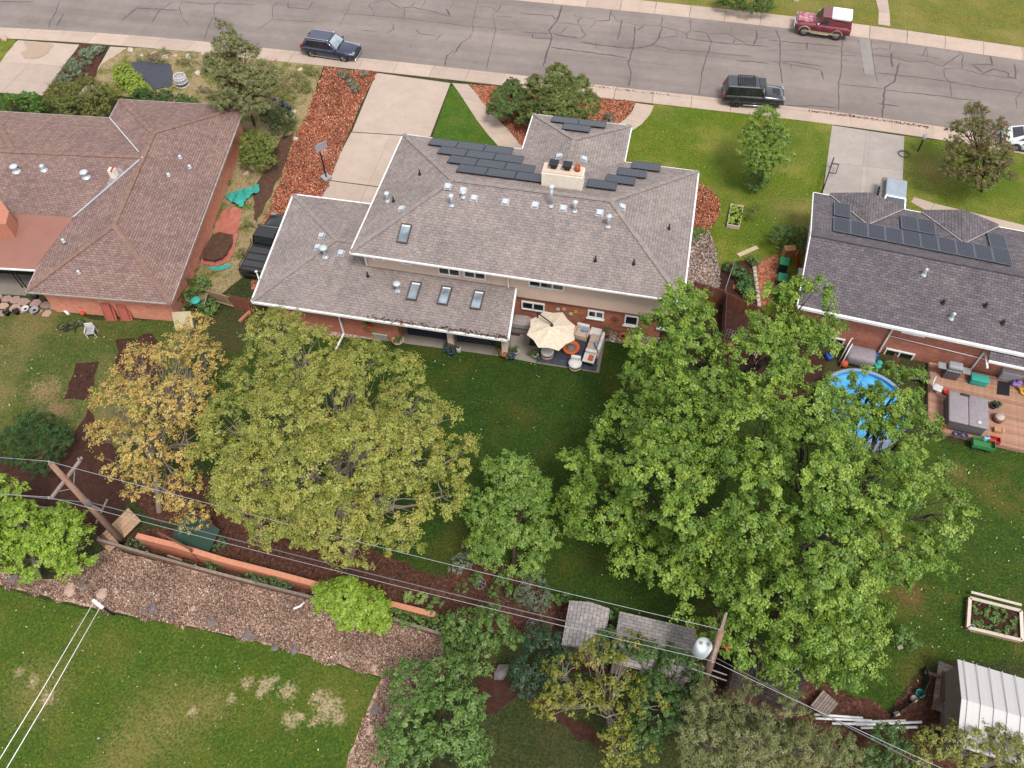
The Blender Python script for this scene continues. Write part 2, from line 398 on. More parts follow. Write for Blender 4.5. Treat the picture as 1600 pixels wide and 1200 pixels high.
grassm('lawn_park', px(94, 118, 40), px(66, 94, 33), px(138, 134, 62), 0.53, 0.71,
       [S(512, 1106, 1.0, bare), S(415, 1070, 0.6, bare), S(450, 1080, 0.6, bare), S(60, 1080, 1.6, straw, 1), S(260, 1125, 1.8, straw, 1),
        S(330, 1100, 1.0, straw, 1), S(455, 1125, 0.6, bare), S(190, 1180, 1.2, straw, 1), S(385, 1068, .45, bare), S(495, 1090, .5, bare), S(530, 1122, .5, bare), S(490, 1128, .35, bare), S(430, 1062, .3, bare), S(405, 1085, .3, bare), S(360, 1092, .35, bare), S(470, 1120, .3, bare), S(300, 1112, .35, bare), S(50, 1065, .4, bare), S(75, 1090, .5, bare), S(30, 1050, .3, bare)])
grassm('lawn_left', px(98, 112, 52), px(66, 88, 40), px(158, 140, 90), 0.46, 0.64, [S(70, 610, 1.6, px(182, 154, 112)), S(90, 640, 1.3, px(176, 140, 104))])
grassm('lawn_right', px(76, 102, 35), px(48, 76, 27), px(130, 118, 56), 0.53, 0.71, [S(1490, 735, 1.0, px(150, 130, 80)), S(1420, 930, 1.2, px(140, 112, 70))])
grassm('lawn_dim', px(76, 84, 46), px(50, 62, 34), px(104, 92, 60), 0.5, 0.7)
grassm('weedy_grass', px(138, 136, 74), px(96, 104, 50), px(208, 180, 142), 0.4, 0.54, (), 0.55)
grassm('lawn_across', px(138, 138, 62), px(104, 116, 50), px(172, 158, 92), 0.48, 0.66)
chipm('red_mulch', [px(164, 90, 64, 1.9), px(194, 118, 86, 1.9), px(212, 150, 118, 1.9), px(130, 68, 48, 1.9), px(198, 128, 96, 1.9)], 9.0)
chipm('brown_mulch', [px(70, 44, 36), px(110, 70, 56), px(90, 58, 46), px(130, 92, 74)], 10.0)
chipm('leaf_litter', [px(170, 136, 118, 1.7), px(206, 174, 154, 1.7), px(130, 96, 82, 1.7), px(190, 152, 134, 1.7), px(216, 190, 174, 1.7)], 8.0)
chipm('pink_gravel', [px(206, 182, 168), px(170, 140, 126), px(226, 208, 196), px(150, 122, 110)], 8.0)

ground, _ = sheet('ground', None, -0.16, MATS['soil'], 'bare soil ground underlying all the yards', 'ground', 0,
                  world=[Vector((-400, -250, 0)), Vector((400, -250, 0)), Vector((400, 500, 0)), Vector((-400, 500, 0))])
# ---- street: two edges, a gentle bend
near_px = [(0, 43), (100, 47.5), (270, 60), (400, 74), (560, 90), (800, 116), (907, 130), (1110, 152), (1295, 173), (1485, 200), (1600, 220)]
near = [P(a, b_, -0.1) for a, b_ in near_px]
far = [P(a, b_, -0.1) for a, b_ in ((820, 2), (1000, 19), (1200, 41), (1365, 60), (1600, 95))]
def extend(pts, n, first):
    a, b_ = (pts[0], pts[1]) if first else (pts[-1], pts[-2])
    d = (a - b_).normalized()
    return [a + d * n]
near = extend(near, 90, True) + near + extend(near, 90, False)
RW = 11.0
def offset_line(pts, d):
    out = []
    for i, q in enumerate(pts):
        t = (pts[min(i + 1, len(pts) - 1)] - pts[max(i - 1, 0)]).normalized(); out.append(q + Vector((-t.y, t.x, 0)) * d)
    return out
left_far = [q for q in offset_line(near, RW + 0.2) if q.x < far[0].x - 4]
far = left_far + far + extend(far, 90, False)
def smooth_line(pts, it=2):
    for _ in range(it):
        o = [pts[0]]
        for a, b_ in zip(pts[:-1], pts[1:]): o += [a.lerp(b_, 0.25), a.lerp(b_, 0.75)]
        pts = o + [pts[-1]]
    return pts
near = smooth_line(near); far = smooth_line(far)
road, _ = sheet('road', None, -0.1, asphalt_m, 'grey asphalt street with sealed cracks running along the top', 'road', 0, world=[q for q in near] + [q for q in far[::-1]])
def resample(pts, step):
    out = [pts[0].copy()]; acc = 0.0
    for a, b_ in zip(pts[:-1], pts[1:]):
        L = (b_ - a).length; t = step - acc
        while t <= L: out.append(a.lerp(b_, t / L)); t += step
        acc = (acc + L) % step
    return out
def pavement(name, line, side, label, width=1.8):
    root = thing(name, label, 'pavement'); tag(root, kind='structure')
    pts = resample(line, 3.1)
    prof = [(0.0, -0.085), (0.34, -0.07), (0.52, -0.02), (0.62, 0.02), (width, 0.03)]
    for a, b_ in zip(pts[:-1], pts[1:]):
        m = (a + b_) / 2
        if not (-75 < m.x < 50): continue
        t = (b_ - a).normalized(); n = Vector((-t.y, t.x, 0)) * side; g = 0.014; mb = MB(); vs_ = []
        k = rnd.uniform(-0.006, 0.006)
        for q in (a + t * g, b_ - t * g):
            for d, z in prof: vs_.append((q.x + n.x * d, q.y + n.y * d, z + k))
            vs_.append((q.x + n.x * width, q.y + n.y * width, -0.15)); vs_.append((q.x, q.y, -0.15))
        L = len(prof) + 2
        fs = [(i, i + 1, L + i + 1, L + i) for i in range(L - 1)] + [(L - 1, 0, L, 2 * L - 1), list(range(L))[::-1], list(range(L, 2 * L))]
        if side > 0: fs = [list(f)[::-1] for f in fs]
        mb.add(vs_, fs); mb.build('slab', MATS['pale_concrete'], root)
    return root
pavement('pavement', near, -1, 'pale pink concrete pavement and kerb on the near side of the street')
pavement('pavement', far, 1, 'pale concrete pavement and kerb on the far side of the street')
yn = offset_line(near, -1.5); yf = offset_line(far, 1.5)
sheet('yard_ground', None, -0.008, MATS['lawn_dim'], 'grass and soil of the yards on the near side', 'ground', 0,
      world=[q for q in yn] + [Vector((300, -200, 0)), Vector((-300, -200, 0))])
sheet('lawn', None, -0.004, MATS['lawn_across'], 'dry green lawn across the street', 'lawn', 0,
      world=[q for q in yf[::-1]] + [Vector((-200, 260, 0)), Vector((200, 260, 0))])

# ---- tar-sealed cracks, each a strip on the road
def Z(o, l): return [(o + x / 4, y / 4) for x, y in l]
cracks = [Z(0, l) for l in ([(375, 0), (345, 80), (312, 140), (305, 172)], [(400, 80), (380, 120), (352, 165)], [(1385, 0), (1340, 30), (1340, 90), (1300, 170), (1275, 255)],
    [(1075, 15), (990, 70), (948, 142)], [(760, 125), (860, 50), (1110, 65)], [(1140, 0), (1120, 50), (1135, 110), (1190, 160)], [(1150, 10), (1280, 25), (1340, 20), (1600, 28)], [(0, 8), (210, 12)],
    [(1255, 60), (1230, 75)])]
cracks += [Z(400, l) for l in ([(600, 0), (565, 80), (520, 165)], [(0, 190), (105, 120), (100, 40), (150, 10)], [(105, 120), (250, 130), (430, 138)], [(200, 10), (200, 45), (320, 60), (360, 10)],
    [(510, 65), (560, 85), (700, 95), (930, 115), (1100, 135), (1300, 160), (1600, 190)], [(820, 0), (900, 50), (965, 45), (1000, 10)], [(970, 45), (1100, 70), (1200, 100)], [(930, 50), (925, 115)],
    [(735, 100), (740, 70), (705, 40), (720, 20), (810, 0)], [(1385, 0), (1350, 150), (1360, 190), (1330, 250)], [(1330, 240), (1280, 270), (1230, 350)], [(1380, 40), (1460, 40), (1510, 70), (1480, 90), (1500, 180), (1440, 430)],
    [(1510, 70), (1530, 30)], [(1240, 310), (1190, 350), (1180, 415)], [(650, 185), (770, 200)], [(1000, 185), (1020, 210), (1130, 225)], [(1160, 215), (1120, 250)], [(860, 150), (860, 180), (810, 210)],
    [(1060, 0), (1030, 55)], [(1190, 55), (1215, 105)], [(1240, 0), (1215, 55)], [(1500, 100), (1600, 110)])]
cracks += [Z(800, l) for l in ([(310, 35), (285, 130), (230, 190), (250, 230), (195, 415)], [(280, 140), (420, 155), (480, 162)], [(385, 85), (395, 105), (520, 115)], [(420, 155), (415, 130), (440, 108)], [(520, 130), (610, 130), (620, 60)], [(480, 180), (510, 150), (520, 130)],
    [(420, 155), (440, 190), (460, 220), (425, 245)], [(60, 200), (130, 205), (245, 208), (310, 205), (340, 170)], [(130, 205), (130, 235), (260, 245)], [(260, 215), (420, 240)], [(620, 85), (660, 130), (780, 155), (930, 160), (940, 100)], [(690, 125), (675, 190), (658, 250)],
    [(770, 160), (760, 290), (725, 400), (745, 460), (730, 540)], [(940, 165), (920, 230), (880, 280), (800, 300), (720, 300), (540, 280), (430, 262)], [(240, 295), (430, 320), (720, 360)], [(520, 270), (535, 310)],
    [(930, 165), (1030, 190), (1090, 212), (1120, 190), (1215, 205), (1245, 260), (1190, 440), (1172, 590)], [(1030, 190), (1030, 240)], [(910, 240), (1000, 230), (1030, 225)], [(1090, 212), (1090, 240), (1240, 260), (1400, 275), (1600, 292)], [(1115, 120), (1115, 190)],
    [(1215, 210), (1350, 210), (1460, 270)], [(1380, 165), (1365, 210)], [(880, 280), (1000, 310), (1220, 325), (1400, 345), (1500, 352)], [(1400, 380), (1500, 385), (1600, 395)], [(1530, 190), (1530, 240), (1505, 285)], [(1600, 235), (1530, 240)],
    [(50, 80), (150, 92), (250, 97), (275, 130)], [(780, 190), (830, 160)], [(1400, 240), (1380, 275)])]
cracks += [Z(1200, l) for l in ([(50, 185), (75, 250), (75, 420), (90, 520)], [(0, 250), (160, 265), (450, 290)], [(0, 315), (250, 310), (460, 345), (580, 350)], [(0, 380), (140, 400), (330, 438)], [(330, 438), (350, 500)], [(80, 385), (160, 385), (335, 415)],
    [(475, 230), (460, 300), (460, 450), (440, 530), (440, 690)], [(440, 525), (600, 540), (720, 555)], [(720, 560), (800, 570), (1000, 590), (1150, 610), (1300, 630)], [(820, 395), (790, 510), (730, 550), (715, 740)], [(680, 645), (820, 665)],
    [(650, 310), (700, 300), (760, 310), (775, 260)], [(650, 345), (760, 355), (890, 385), (1000, 385), (1090, 415), (1200, 340)], [(990, 290), (965, 350)], [(990, 300), (1000, 360)], [(920, 335), (1080, 370)], [(1190, 315), (1220, 350), (1210, 425), (1100, 430), (1100, 480), (1140, 520), (1145, 610)],
    [(1270, 400), (1400, 405), (1390, 350)], [(1280, 405), (1350, 460), (1410, 430), (1500, 455), (1500, 480), (1550, 490), (1540, 400)], [(660, 455), (900, 480), (1130, 510), (1350, 550), (1600, 580)], [(1210, 430), (1340, 465), (1550, 492)],
    [(245, 265), (245, 310)], [(145, 400), (145, 430)], [(770, 330), (775, 420)], [(570, 240), (605, 470)], [(640, 240), (670, 460), (690, 520)], [(1600, 555), (1550, 620), (1555, 680)], [(100, 660), (250, 660), (420, 672)])]
for i, l in enumerate(cracks):
    pts = [P(a, b_, -0.096) for a, b_ in l]; q = []
    for a, b_ in zip(pts[:-1], pts[1:]):
        m = max(1, int((b_ - a).length / 0.35)); q += [a.lerp(b_, k / m) + Vector((rnd.uniform(-.05, .05), rnd.uniform(-.05, .05), 0)) for k in range(m)]
    q.append(pts[-1]); L_, R_ = [], []
    w0 = rnd.choice([0.026, 0.034, 0.042, 0.052, 0.068])
    for k, v in enumerate(q):
        t = (q[min(k + 1, len(q) - 1)] - q[max(k - 1, 0)]); t = t.normalized() if t.length > 1e-5 else Vector((1, 0, 0))
        n = Vector((-t.y, t.x, 0)); ww = w0 * rnd.uniform(0.55, 1.25) * (0.4 if k in (0, len(q) - 1) else 1)
        zz = -0.096 + 0.0006 * (i % 9); L_.append((v.x + n.x * ww, v.y + n.y * ww, zz)); R_.append((v.x - n.x * ww, v.y - n.y * ww, zz))
    m = len(q); MB().add(L_ + R_, [(m + k, m + k + 1, k + 1, k) for k in range(m - 1)]).build('crack_seal', MATS['tar'], road)
pp = [P(a, b_, -0.09) for a, b_ in ((1341, 57), (1359, 60), (1367, 116), (1351, 116))]
MB().add(pp, [(3, 2, 1, 0)] if (pp[1] - pp[0]).cross(pp[2] - pp[1]).z < 0 else [(0, 1, 2, 3)]).build('utility_patch', MATS['patch_concrete'], road)

# ---- lawns and beds (sheets a few millimetres above one another)
def slabs(name, label, quads, mat, z=0.02, cat='driveway'):
    root = thing(name, label, cat); tag(root, kind='structure')
    for qd in quads:
        pts = [P(a, b_, 0) for a, b_ in qd]; c0 = sum(pts, Vector()) / len(pts)
        pts = [q + (c0 - q).normalized() * 0.012 for q in pts]
        MB().prism(pts, -0.1, z + rnd.uniform(-0.003, 0.003)).build('slab', mat, root)
    return root
def lerp2(a, b_, t): return (a[0] + (b_[0] - a[0]) * t, a[1] + (b_[1] - a[1]) * t)
def grid_quads(A, B, D, E_, us, vs_):
    """quads of the patch A(top-left) B(top-right) D(bottom-right) E(bottom-left)"""
    out = []
    def pt(u, v): return lerp2(lerp2(A, B, u), lerp2(E_, D, u), v)
    for u0, u1 in zip(us[:-1], us[1:]):
        for v0, v1 in zip(vs_[:-1], vs_[1:]): out.append([pt(u0, v0), pt(u1, v0), pt(u1, v1), pt(u0, v1)])
    return out
sheet('lawn', [(703, 136), (676, 214), (640, 330), (800, 330), (790, 240), (780, 229), (745, 186), (722, 152), (708, 134)], 0.004, MATS['lawn_vivid'], 'triangular green lawn between driveway and curving path', 'lawn', 0.02)
sheet('lawn', [(1022, 163), (1110, 172), (1302, 194), (1284, 300), (1262, 420), (1255, 500), (1180, 500), (1060, 480), (1060, 340), (940, 300), (930, 215), (985, 203), (1012, 180)], 0.004, MATS['lawn_front'], 'patchy green lawn right of the middle house front', 'lawn', 0.03)
sheet('lawn', [(1412, 212), (1600, 238), (1700, 252), (1700, 480), (1404, 480)], 0.004, MATS['lawn_front'], 'lawn with bare patch in front of the right house', 'lawn', 0.05)
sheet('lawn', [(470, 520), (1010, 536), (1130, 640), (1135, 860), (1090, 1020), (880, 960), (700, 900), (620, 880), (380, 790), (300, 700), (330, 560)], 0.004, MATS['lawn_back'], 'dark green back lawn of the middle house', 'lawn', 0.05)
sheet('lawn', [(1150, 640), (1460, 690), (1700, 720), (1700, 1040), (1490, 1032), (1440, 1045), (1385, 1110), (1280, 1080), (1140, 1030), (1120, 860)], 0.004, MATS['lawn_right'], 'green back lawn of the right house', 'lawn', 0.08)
sheet('lawn', [(-60, 486), (20, 488), (80, 480), (150, 500), (280, 500), (300, 560), (180, 700), (110, 720), (-80, 720)], 0.004, MATS['lawn_left'], 'green back lawn of the left brick house with worn patch', 'lawn', 0.08)
sheet('soil_bed', [(120, 568), (153, 566), (143, 624), (100, 625)], 0.012, MATS['dark_soil'], 'small rectangle of dug dark soil in the left lawn', 'soil', 0.08)
sheet('soil_bed', [(-60, 690), (40, 720), (110, 690), (140, 640), (175, 700), (200, 780), (190, 850), (40, 800), (-80, 800)], 0.008, MATS['dark_soil'], 'dark bare soil around the dark shrub at left', 'soil', 0.2)
sheet('soil_bed', [(185, 530), (240, 520), (260, 600), (180, 610)], 0.008, MATS['dark_soil'], 'dark soil under the yellow tree', 'soil', 0.2)
sheet('lawn', [(-80, 908), (0, 917), (70, 938), (155, 956), (230, 968), (300, 981), (400, 1004), (470, 1022), (520, 1038), (597, 1060), (575, 1110), (548, 1180), (530, 1260), (-120, 1260)], 0.004, MATS['lawn_park'], 'mown lawn with bare patches at bottom left', 'lawn', 0.03)
litter, litter_pts = sheet('leaf_litter_bed', [(-80, 850), (20, 900), (90, 905), (165, 858), (310, 892), (500, 940), (690, 992), (700, 1050), (640, 1100), (600, 1200), (560, 1270), (528, 1262), (546, 1180), (574, 1110), (597, 1058), (520, 1036), (400, 1002), (300, 979), (155, 953), (0, 915), (-80, 908)], 0.008, MATS['leaf_litter'], 'strip of pinkish leaf litter and gravel behind the fence', 'leaf litter', 0.05)
sheet('mulch_bed', [(165, 842), (215, 830), (330, 820), (480, 850), (640, 890), (700, 910), (700, 985), (500, 935), (310, 885)], 0.012, MATS['brown_mulch'], 'dark mulch along both sides of the orange wall', 'mulch', 0.1)
sheet('mulch_bed', [(300, 740), (420, 780), (560, 850), (640, 880), (640, 895), (480, 860), (250, 815), (180, 770)], 0.016, MATS['brown_mulch'], 'dark mulch under the olive tree', 'mulch', 0.15)
sheet('mulch_bed', [(690, 905), (720, 880), (800, 880), (860, 930), (890, 950), (880, 1010), (820, 1000), (700, 970)], 0.012, MATS['brown_mulch'], 'planted mulch bed with flowers near the sheds', 'mulch', 0.12)
sheet('mulch_bed', [(860, 935), (900, 945), (1060, 985), (1200, 1030), (1210, 1110), (860, 1040)], 0.008, MATS['dark_soil'], 'dark soil around the row of sheds', 'soil', 0.15)
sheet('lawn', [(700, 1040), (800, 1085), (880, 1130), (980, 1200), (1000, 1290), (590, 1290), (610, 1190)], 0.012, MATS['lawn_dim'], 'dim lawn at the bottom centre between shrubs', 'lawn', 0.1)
sheet('soil_bed', [(740, 1030), (800, 1060), (900, 1120), (960, 1170), (900, 1150), (820, 1090), (745, 1115)], 0.016, MATS['dark_soil'], 'dark soil edge above the bottom centre lawn', 'soil', 0.25)
sheet('soil_bed', [(1270, 1060), (1390, 1112), (1440, 1050), (1500, 1040), (1560, 1110), (1500, 1200), (1250, 1200), (1240, 1100)], 0.010, MATS['brown_mulch'], 'brown bare soil around the white roofed shed', 'soil', 0.2)
mul_l, mul_l_pts = sheet('mulch_bed', [(508, 106), (589, 113), (560, 170), (512, 290), (500, 312), (470, 340), (440, 430), (392, 455), (398, 405), (413, 345), (440, 280), (461, 215), (484, 170)], 0.012, MATS['red_mulch'], 'strip of red wood chip mulch left of the driveway', 'mulch', 0.06)
mul_c, mul_c_pts = sheet('mulch_bed', [(733, 132), (830, 140), (992, 160), (985, 178), (965, 194), (940, 215), (830, 240), (812, 225), (790, 196), (756, 162)], 0.012, MATS['red_mulch'], 'red mulch bed with pines at the front of the middle house', 'mulch', 0.03)
mul_r, mul_r_pts = sheet('mulch_bed', [(1070, 285), (1092, 287), (1112, 298), (1125, 318), (1122, 340), (1108, 358), (1070, 358)], 0.012, MATS['red_mulch'], 'red mulch crescent at the right corner of the middle house', 'mulch', 0.03)
grv, grv_pts = sheet('gravel_bed', [(1060, 372), (1108, 362), (1118, 392), (1125, 425), (1122, 460), (1060, 460)], 0.012, MATS['pink_gravel'], 'pale river gravel beside the middle house', 'gravel', 0.05)
grv2, grv2_pts = sheet('gravel_bed', [(940, 517), (1030, 529), (1020, 545), (940, 532)], 0.012, MATS['pink_gravel'], 'pink gravel strip at the foot of the brick wall', 'gravel', 0.03)
sheet('gravel_bed', [(470, 505), (640, 522), (640, 536), (470, 520)], 0.010, MATS['pink_gravel'], 'gravel strip under the back gutter', 'gravel', 0.05)
sheet('soil_bed', [(1128, 412), (1180, 405), (1186, 480), (1290, 560), (1280, 620), (1160, 640), (1110, 540), (1118, 465)], 0.014, MATS['dark_soil'], 'dark vegetable garden soil between the two houses', 'soil', 0.06)
sheet('soil_bed', [(1180, 410), (1215, 395), (1215, 470), (1190, 480)], 0.010, MATS['red_mulch'], 'wood chip path beside the wheeled bins', 'mulch', 0.08)
sheet('weedy_ground', [(200, 74), (335, 83), (505, 104), (484, 170), (440, 280), (400, 420), (330, 470), (270, 480), (330, 300), (380, 170), (180, 150), (143, 126), (160, 100)], 0.004, MATS['weedy_grass'], 'dry weedy front yard of the left brick house', 'ground', 0.05)
sheet('soil_bed', [(440, 215), (462, 205), (445, 260), (425, 300), (400, 350), (395, 300)], 0.008, MATS['soil'], 'bare brown soil strip beside the red mulch', 'soil', 0.12)
sheet('flower_bed', [(125, 70), (166, 72), (150, 120), (110, 150), (66, 150), (95, 110)], 0.010, MATS['brown_mulch'], 'bed of iris leaves beside the left driveway', 'flower bed', 0.05)
sheet('weedy_ground', [(-80, 60), (27, 62), (0, 98), (-80, 190)], 0.004, MATS['lawn_front'], 'grass corner left of the left driveway', 'ground', 0.05)
slabs('driveway', 'wide pale concrete driveway of the middle house', grid_quads((588, 114), (704, 130), (672, 214), (550, 206), (0, 1), (0, 1)) + grid_quads((549, 207), (671, 215), (640, 298), (510, 281), (0, .5, 1), (0, 1)) + grid_quads((509, 282), (639, 299), (620, 345), (490, 330), (0, .5, 1), (0, 1)), MATS['drive_concrete'])
slabs('driveway', 'pale concrete driveway with brown stain at top left', grid_quads((28, 63), (125, 70), (66, 150), (-60, 140), (0, .5, 1), (0, .42, .75, 1)), MATS['drive_concrete'])
stain, _ = sheet('oil_stain', [(38, 66), (78, 66), (83, 72), (74, 84), (60, 92), (40, 91), (33, 84), (42, 78)], 0.026, plain('mud', px(204, 176, 152), 0.95, var=0.12), 'tan mud stain on the left driveway', 'stain', 0.12)
slabs('driveway', 'grey concrete driveway of the right house', grid_quads((1300, 196), (1413, 213), (1409, 320), (1284, 312), (0, .47, .53, 1), (0, .5, 1)), MATS['grey_concrete'])
def path(name, label, Lp, Rp, mat, n, cat='path'):
    q = []
    for i in range(len(Lp) - 1): q.append([Lp[i], Rp[i], Rp[i + 1], Lp[i + 1]])
    return slabs(name, label, q, mat, 0.022, cat)
path('path', 'curving concrete path from the driveway to the front door', [(706, 130), (714, 141), (723, 154), (745, 188), (762, 210), (778, 228), (800, 246)], [(732, 132), (744, 146), (757, 163), (782, 190), (800, 208), (817, 222), (835, 236)], MATS['pale_concrete'], 6)
path('path', 'short curving concrete path from street to front door at right', [(993, 161), (988, 173), (977, 186), (960, 197), (930, 210)], [(1022, 165), (1016, 179), (1003, 194), (984, 207), (950, 222)], MATS['pale_concrete'], 4)
path('path', 'narrow concrete path in the left front garden', [(172, 73), (160, 95), (143, 124), (120, 150)], [(203, 75), (186, 100), (165, 128), (140, 156)], MATS['pale_concrete'], 3)
path('path', 'narrow path on the lawn across the street', [(1372, 38), (1373, 18), (1368, -2), (1358, -20)], [(1391, 41), (1390, 20), (1387, 0), (1378, -18)], MATS['pale_concrete'], 3)
path('path', 'stepped concrete walk to the right house door', [(1428, 308), (1460, 318), (1530, 335), (1640, 362)], [(1423, 316), (1452, 332), (1520, 350), (1630, 378)], MATS['pale_concrete'], 3)

def scatter(name, poly, n, size, cols, label, cat, z=0.012, lift=0.03, flat=0.5):
    xs = [q[0] for q in poly]; ys = [q[1] for q in poly]
    x = rng.uniform(min(xs), max(xs), n * 3); y = rng.uniform(min(ys), max(ys), n * 3)
    k = in_poly(x, y, poly); x, y = x[k][:n], y[k][:n]; n = len(x)
    a = rng.uniform(0, 2 * np.pi, n); s1 = size * rng.uniform(0.5, 1.3, n); s2 = s1 * rng.uniform(0.3, 0.7, n)
    ux, uy = np.cos(a), np.sin(a); tz = rng.normal(0, flat, n) * s1 * 0.6; tz2 = rng.normal(0, flat, n) * s2 * 0.6
    zz = z + rng.uniform(0.2, 1, n) * lift + np.abs(tz) + np.abs(tz2)
    v = np.zeros((n, 4, 3))
    for j, (e, g) in enumerate(((-1, -1), (1, -1), (1, 1), (-1, 1))):
        v[:, j, 0] = x + e * ux * s1 / 2 - g * uy * s2 / 2; v[:, j, 1] = y + e * uy * s1 / 2 + g * ux * s2 / 2; v[:, j, 2] = zz + e * tz + g * tz2
    c = np.array(cols)[rng.integers(0, len(cols), n)][:, :3] * rng.uniform(0.7, 1.3, (n, 1)) * (1 + 0.22 * np.sin(x * 1.3 + np.sin(y * 0.9) * 2) * np.sin(y * 1.7 + x * .4))[:, None]
    return tint_mesh(name, v, c, 'chip', label, cat)
def tint_mesh(name, quads, cols, mat, label=None, cat=None, parent=None, kind='stuff'):
    n = len(quads); me = bpy.data.meshes.new(name)
    me.vertices.add(n * 4); me.vertices.foreach_set('co', quads.reshape(-1).astype(np.float32))
    me.loops.add(n * 4); me.loops.foreach_set('vertex_index', np.arange(n * 4, dtype=np.int32))
    me.polygons.add(n); me.polygons.foreach_set('loop_start', np.arange(0, n * 4, 4, dtype=np.int32))
    me.update(calc_edges=True)
    at = me.color_attributes.new('tint', 'FLOAT_COLOR', 'POINT')
    cc = np.ones((n, 4, 4), np.float32); cc[:, :, :3] = cols[:, None, :]
    at.data.foreach_set('color', cc.reshape(-1)); me.materials.append(MATS[mat])
    o = bpy.data.objects.new(name, me); C.objects.link(o)
    if parent is not None: o.parent = parent
    return tag(o, label, cat, None, kind)
m, nt, b = new_mat('chip')
nt.links.new(N(nt, 'ShaderNodeAttribute', {'attribute_name': 'tint'}).outputs['Color'], b.inputs['Base Color']); b.inputs['Roughness'].default_value = 0.9; b.inputs['Specular IOR Level'].default_value = 0.15
RM = [px(178, 88, 56, 1.8), px(196, 116, 84, 1.9), px(214, 150, 118, 1.9), px(124, 62, 44, 1.9), px(226, 178, 150, 1.9), px(178, 98, 70, 1.9), px(96, 54, 42, 1.9)]
scatter('wood_chips', rough_edge(mul_l_pts, .13, .4, 1), 46000, 0.075, RM, 'loose red wood chips left of the driveway', 'wood chips')
scatter('wood_chips', rough_edge(mul_c_pts, .1, .4, 2), 15000, 0.075, RM, 'loose red wood chips in the front bed', 'wood chips')
scatter('wood_chips', rough_edge(mul_r_pts, .1, .4, 3), 3600, 0.09, RM, 'loose red wood chips at the right corner of the house', 'wood chips')
LT = [px(196, 170, 148, 1.9), px(160, 132, 110, 1.9), px(128, 96, 82, 1.9), px(220, 198, 182, 1.9), px(184, 142, 118, 1.9), px(104, 72, 62, 1.9), px(146, 110, 94, 1.9)]
scatter('dry_leaves', rough_edge(litter_pts, .22, .4, 4), 80000, 0.065, LT, 'dry fallen leaves covering the strip behind the fence', 'leaf litter', 0.008)
GR = [px(214, 190, 176), px(176, 148, 134), px(232, 214, 202), px(150, 122, 110)]
scatter('river_stones', grv_pts, 2600, 0.12, GR, 'loose river stones beside the middle house', 'gravel')
scatter('river_stones', grv2_pts, 900, 0.1, GR, 'loose pink stones at the foot of the wall', 'gravel')

SP = [px(226, 220, 196, 2.0), px(196, 180, 120, 2.0), px(150, 120, 80, 2.0), px(214, 206, 150, 2.0), px(110, 90, 60, 2.0)]
for nm, pp_, n_, lb in (('back', ((470, 545), (1000, 560), (1110, 660), (1100, 1000), (700, 890), (640, 860)), 420, 'fallen leaves and specks on the dark back lawn'), ('right', ((1460, 705), (1640, 730), (1640, 1030), (1400, 1080), (1300, 1060)), 420, 'fallen leaves and specks on the right back lawn'),
                        ('park', ((0, 930), (300, 995), (580, 1065), (540, 1200), (0, 1200)), 260, 'fallen leaves and specks on the bottom left lawn'), ('front', ((1030, 170), (1290, 200), (1270, 380), (1130, 470), (1110, 300), (1000, 240)), 420, 'straw coloured specks on the front lawn'), ('left', ((0, 500), (270, 505), (170, 690), (0, 690)), 260, 'fallen leaves and specks on the left back lawn')):
    scatter('fallen_leaves', [P(*q) for q in pp_], n_, 0.07, SP, lb, 'leaves', 0.03, 0.03)

scatter('gutter_silt', [P(*q, -0.07) for q in ((1262, 172), (1330, 180), (1400, 190), (1452, 198), (1450, 203), (1400, 196), (1330, 186), (1262, 177))], 700, 0.09, [px(150, 96, 70), px(120, 76, 58), px(178, 130, 104)], 'brown leaf silt lying in the gutter by the grey driveway', 'leaf litter', -0.075, 0.012)
scatter('gutter_silt', [P(*q, -0.07) for q in ((905, 131), (960, 138), (1060, 150), (1058, 153), (960, 141), (905, 134))], 160, 0.08, [px(110, 90, 80), px(90, 70, 60)], 'dark silt specks in the gutter before the middle house', 'leaf litter', -0.075, 0.012)
# ================================================================ houses
shingle('roof_taupe', px(184, 170, 165, 2.25), px(172, 158, 153, 2.25), px(140, 127, 123, 2.25))
shingle('roof_brown', px(164, 137, 129, 1.85), px(146, 118, 110, 1.85), px(106, 82, 76, 1.85), row=0.17, wid=0.3, fleck_amt=0.5)
shingle('roof_grey', px(130, 122, 126, 1.9), px(110, 102, 106, 1.9), px(76, 70, 74, 1.9))
shingle('roof_pale', px(184, 176, 174, 1.7), px(164, 156, 154, 1.7), px(122, 114, 112, 1.7))
shingle('roof_dark', px(98, 84, 82), px(82, 70, 68), px(56, 48, 48))
plain('cap_taupe', px(176, 162, 156, 2.5), 0.95, var=0.25, scale=3)
plain('cap_brown', px(158, 124, 110), 0.95, var=0.35, scale=3)
plain('cap_grey', px(104, 96, 100), 0.95, var=0.3, scale=3)
brickm('brick_red', px(184, 104, 74, 1.5), px(160, 84, 58, 1.5), px(164, 122, 102, 1.5))
brickm('brick_right', px(184, 104, 82, 1.5), px(160, 82, 62, 1.5), px(192, 150, 130, 1.5))
brickm('brick_left', px(204, 126, 98, 1.2), px(186, 110, 86, 1.2), px(190, 142, 120, 1.2))
plain('beige_siding', px(230, 200, 180, 1.65), 0.8, var=0.06, scale=1.2)
plain('white_paint', (0.56, 0.55, 0.53, 1), 0.5, var=0.16, scale=1.7)
plain('stucco', px(244, 230, 210, 1.7), 0.85, var=0.1, scale=3)
plain('soffit', px(200, 184, 166), 0.8)
plain('galvanised', (0.42, 0.44, 0.46, 1), 0.4, 0.6, var=0.15)
plain('black_metal', (0.015, 0.015, 0.017, 1), 0.45, 0.2)
plain('terracotta', px(200, 104, 66), 0.85, var=0.2)
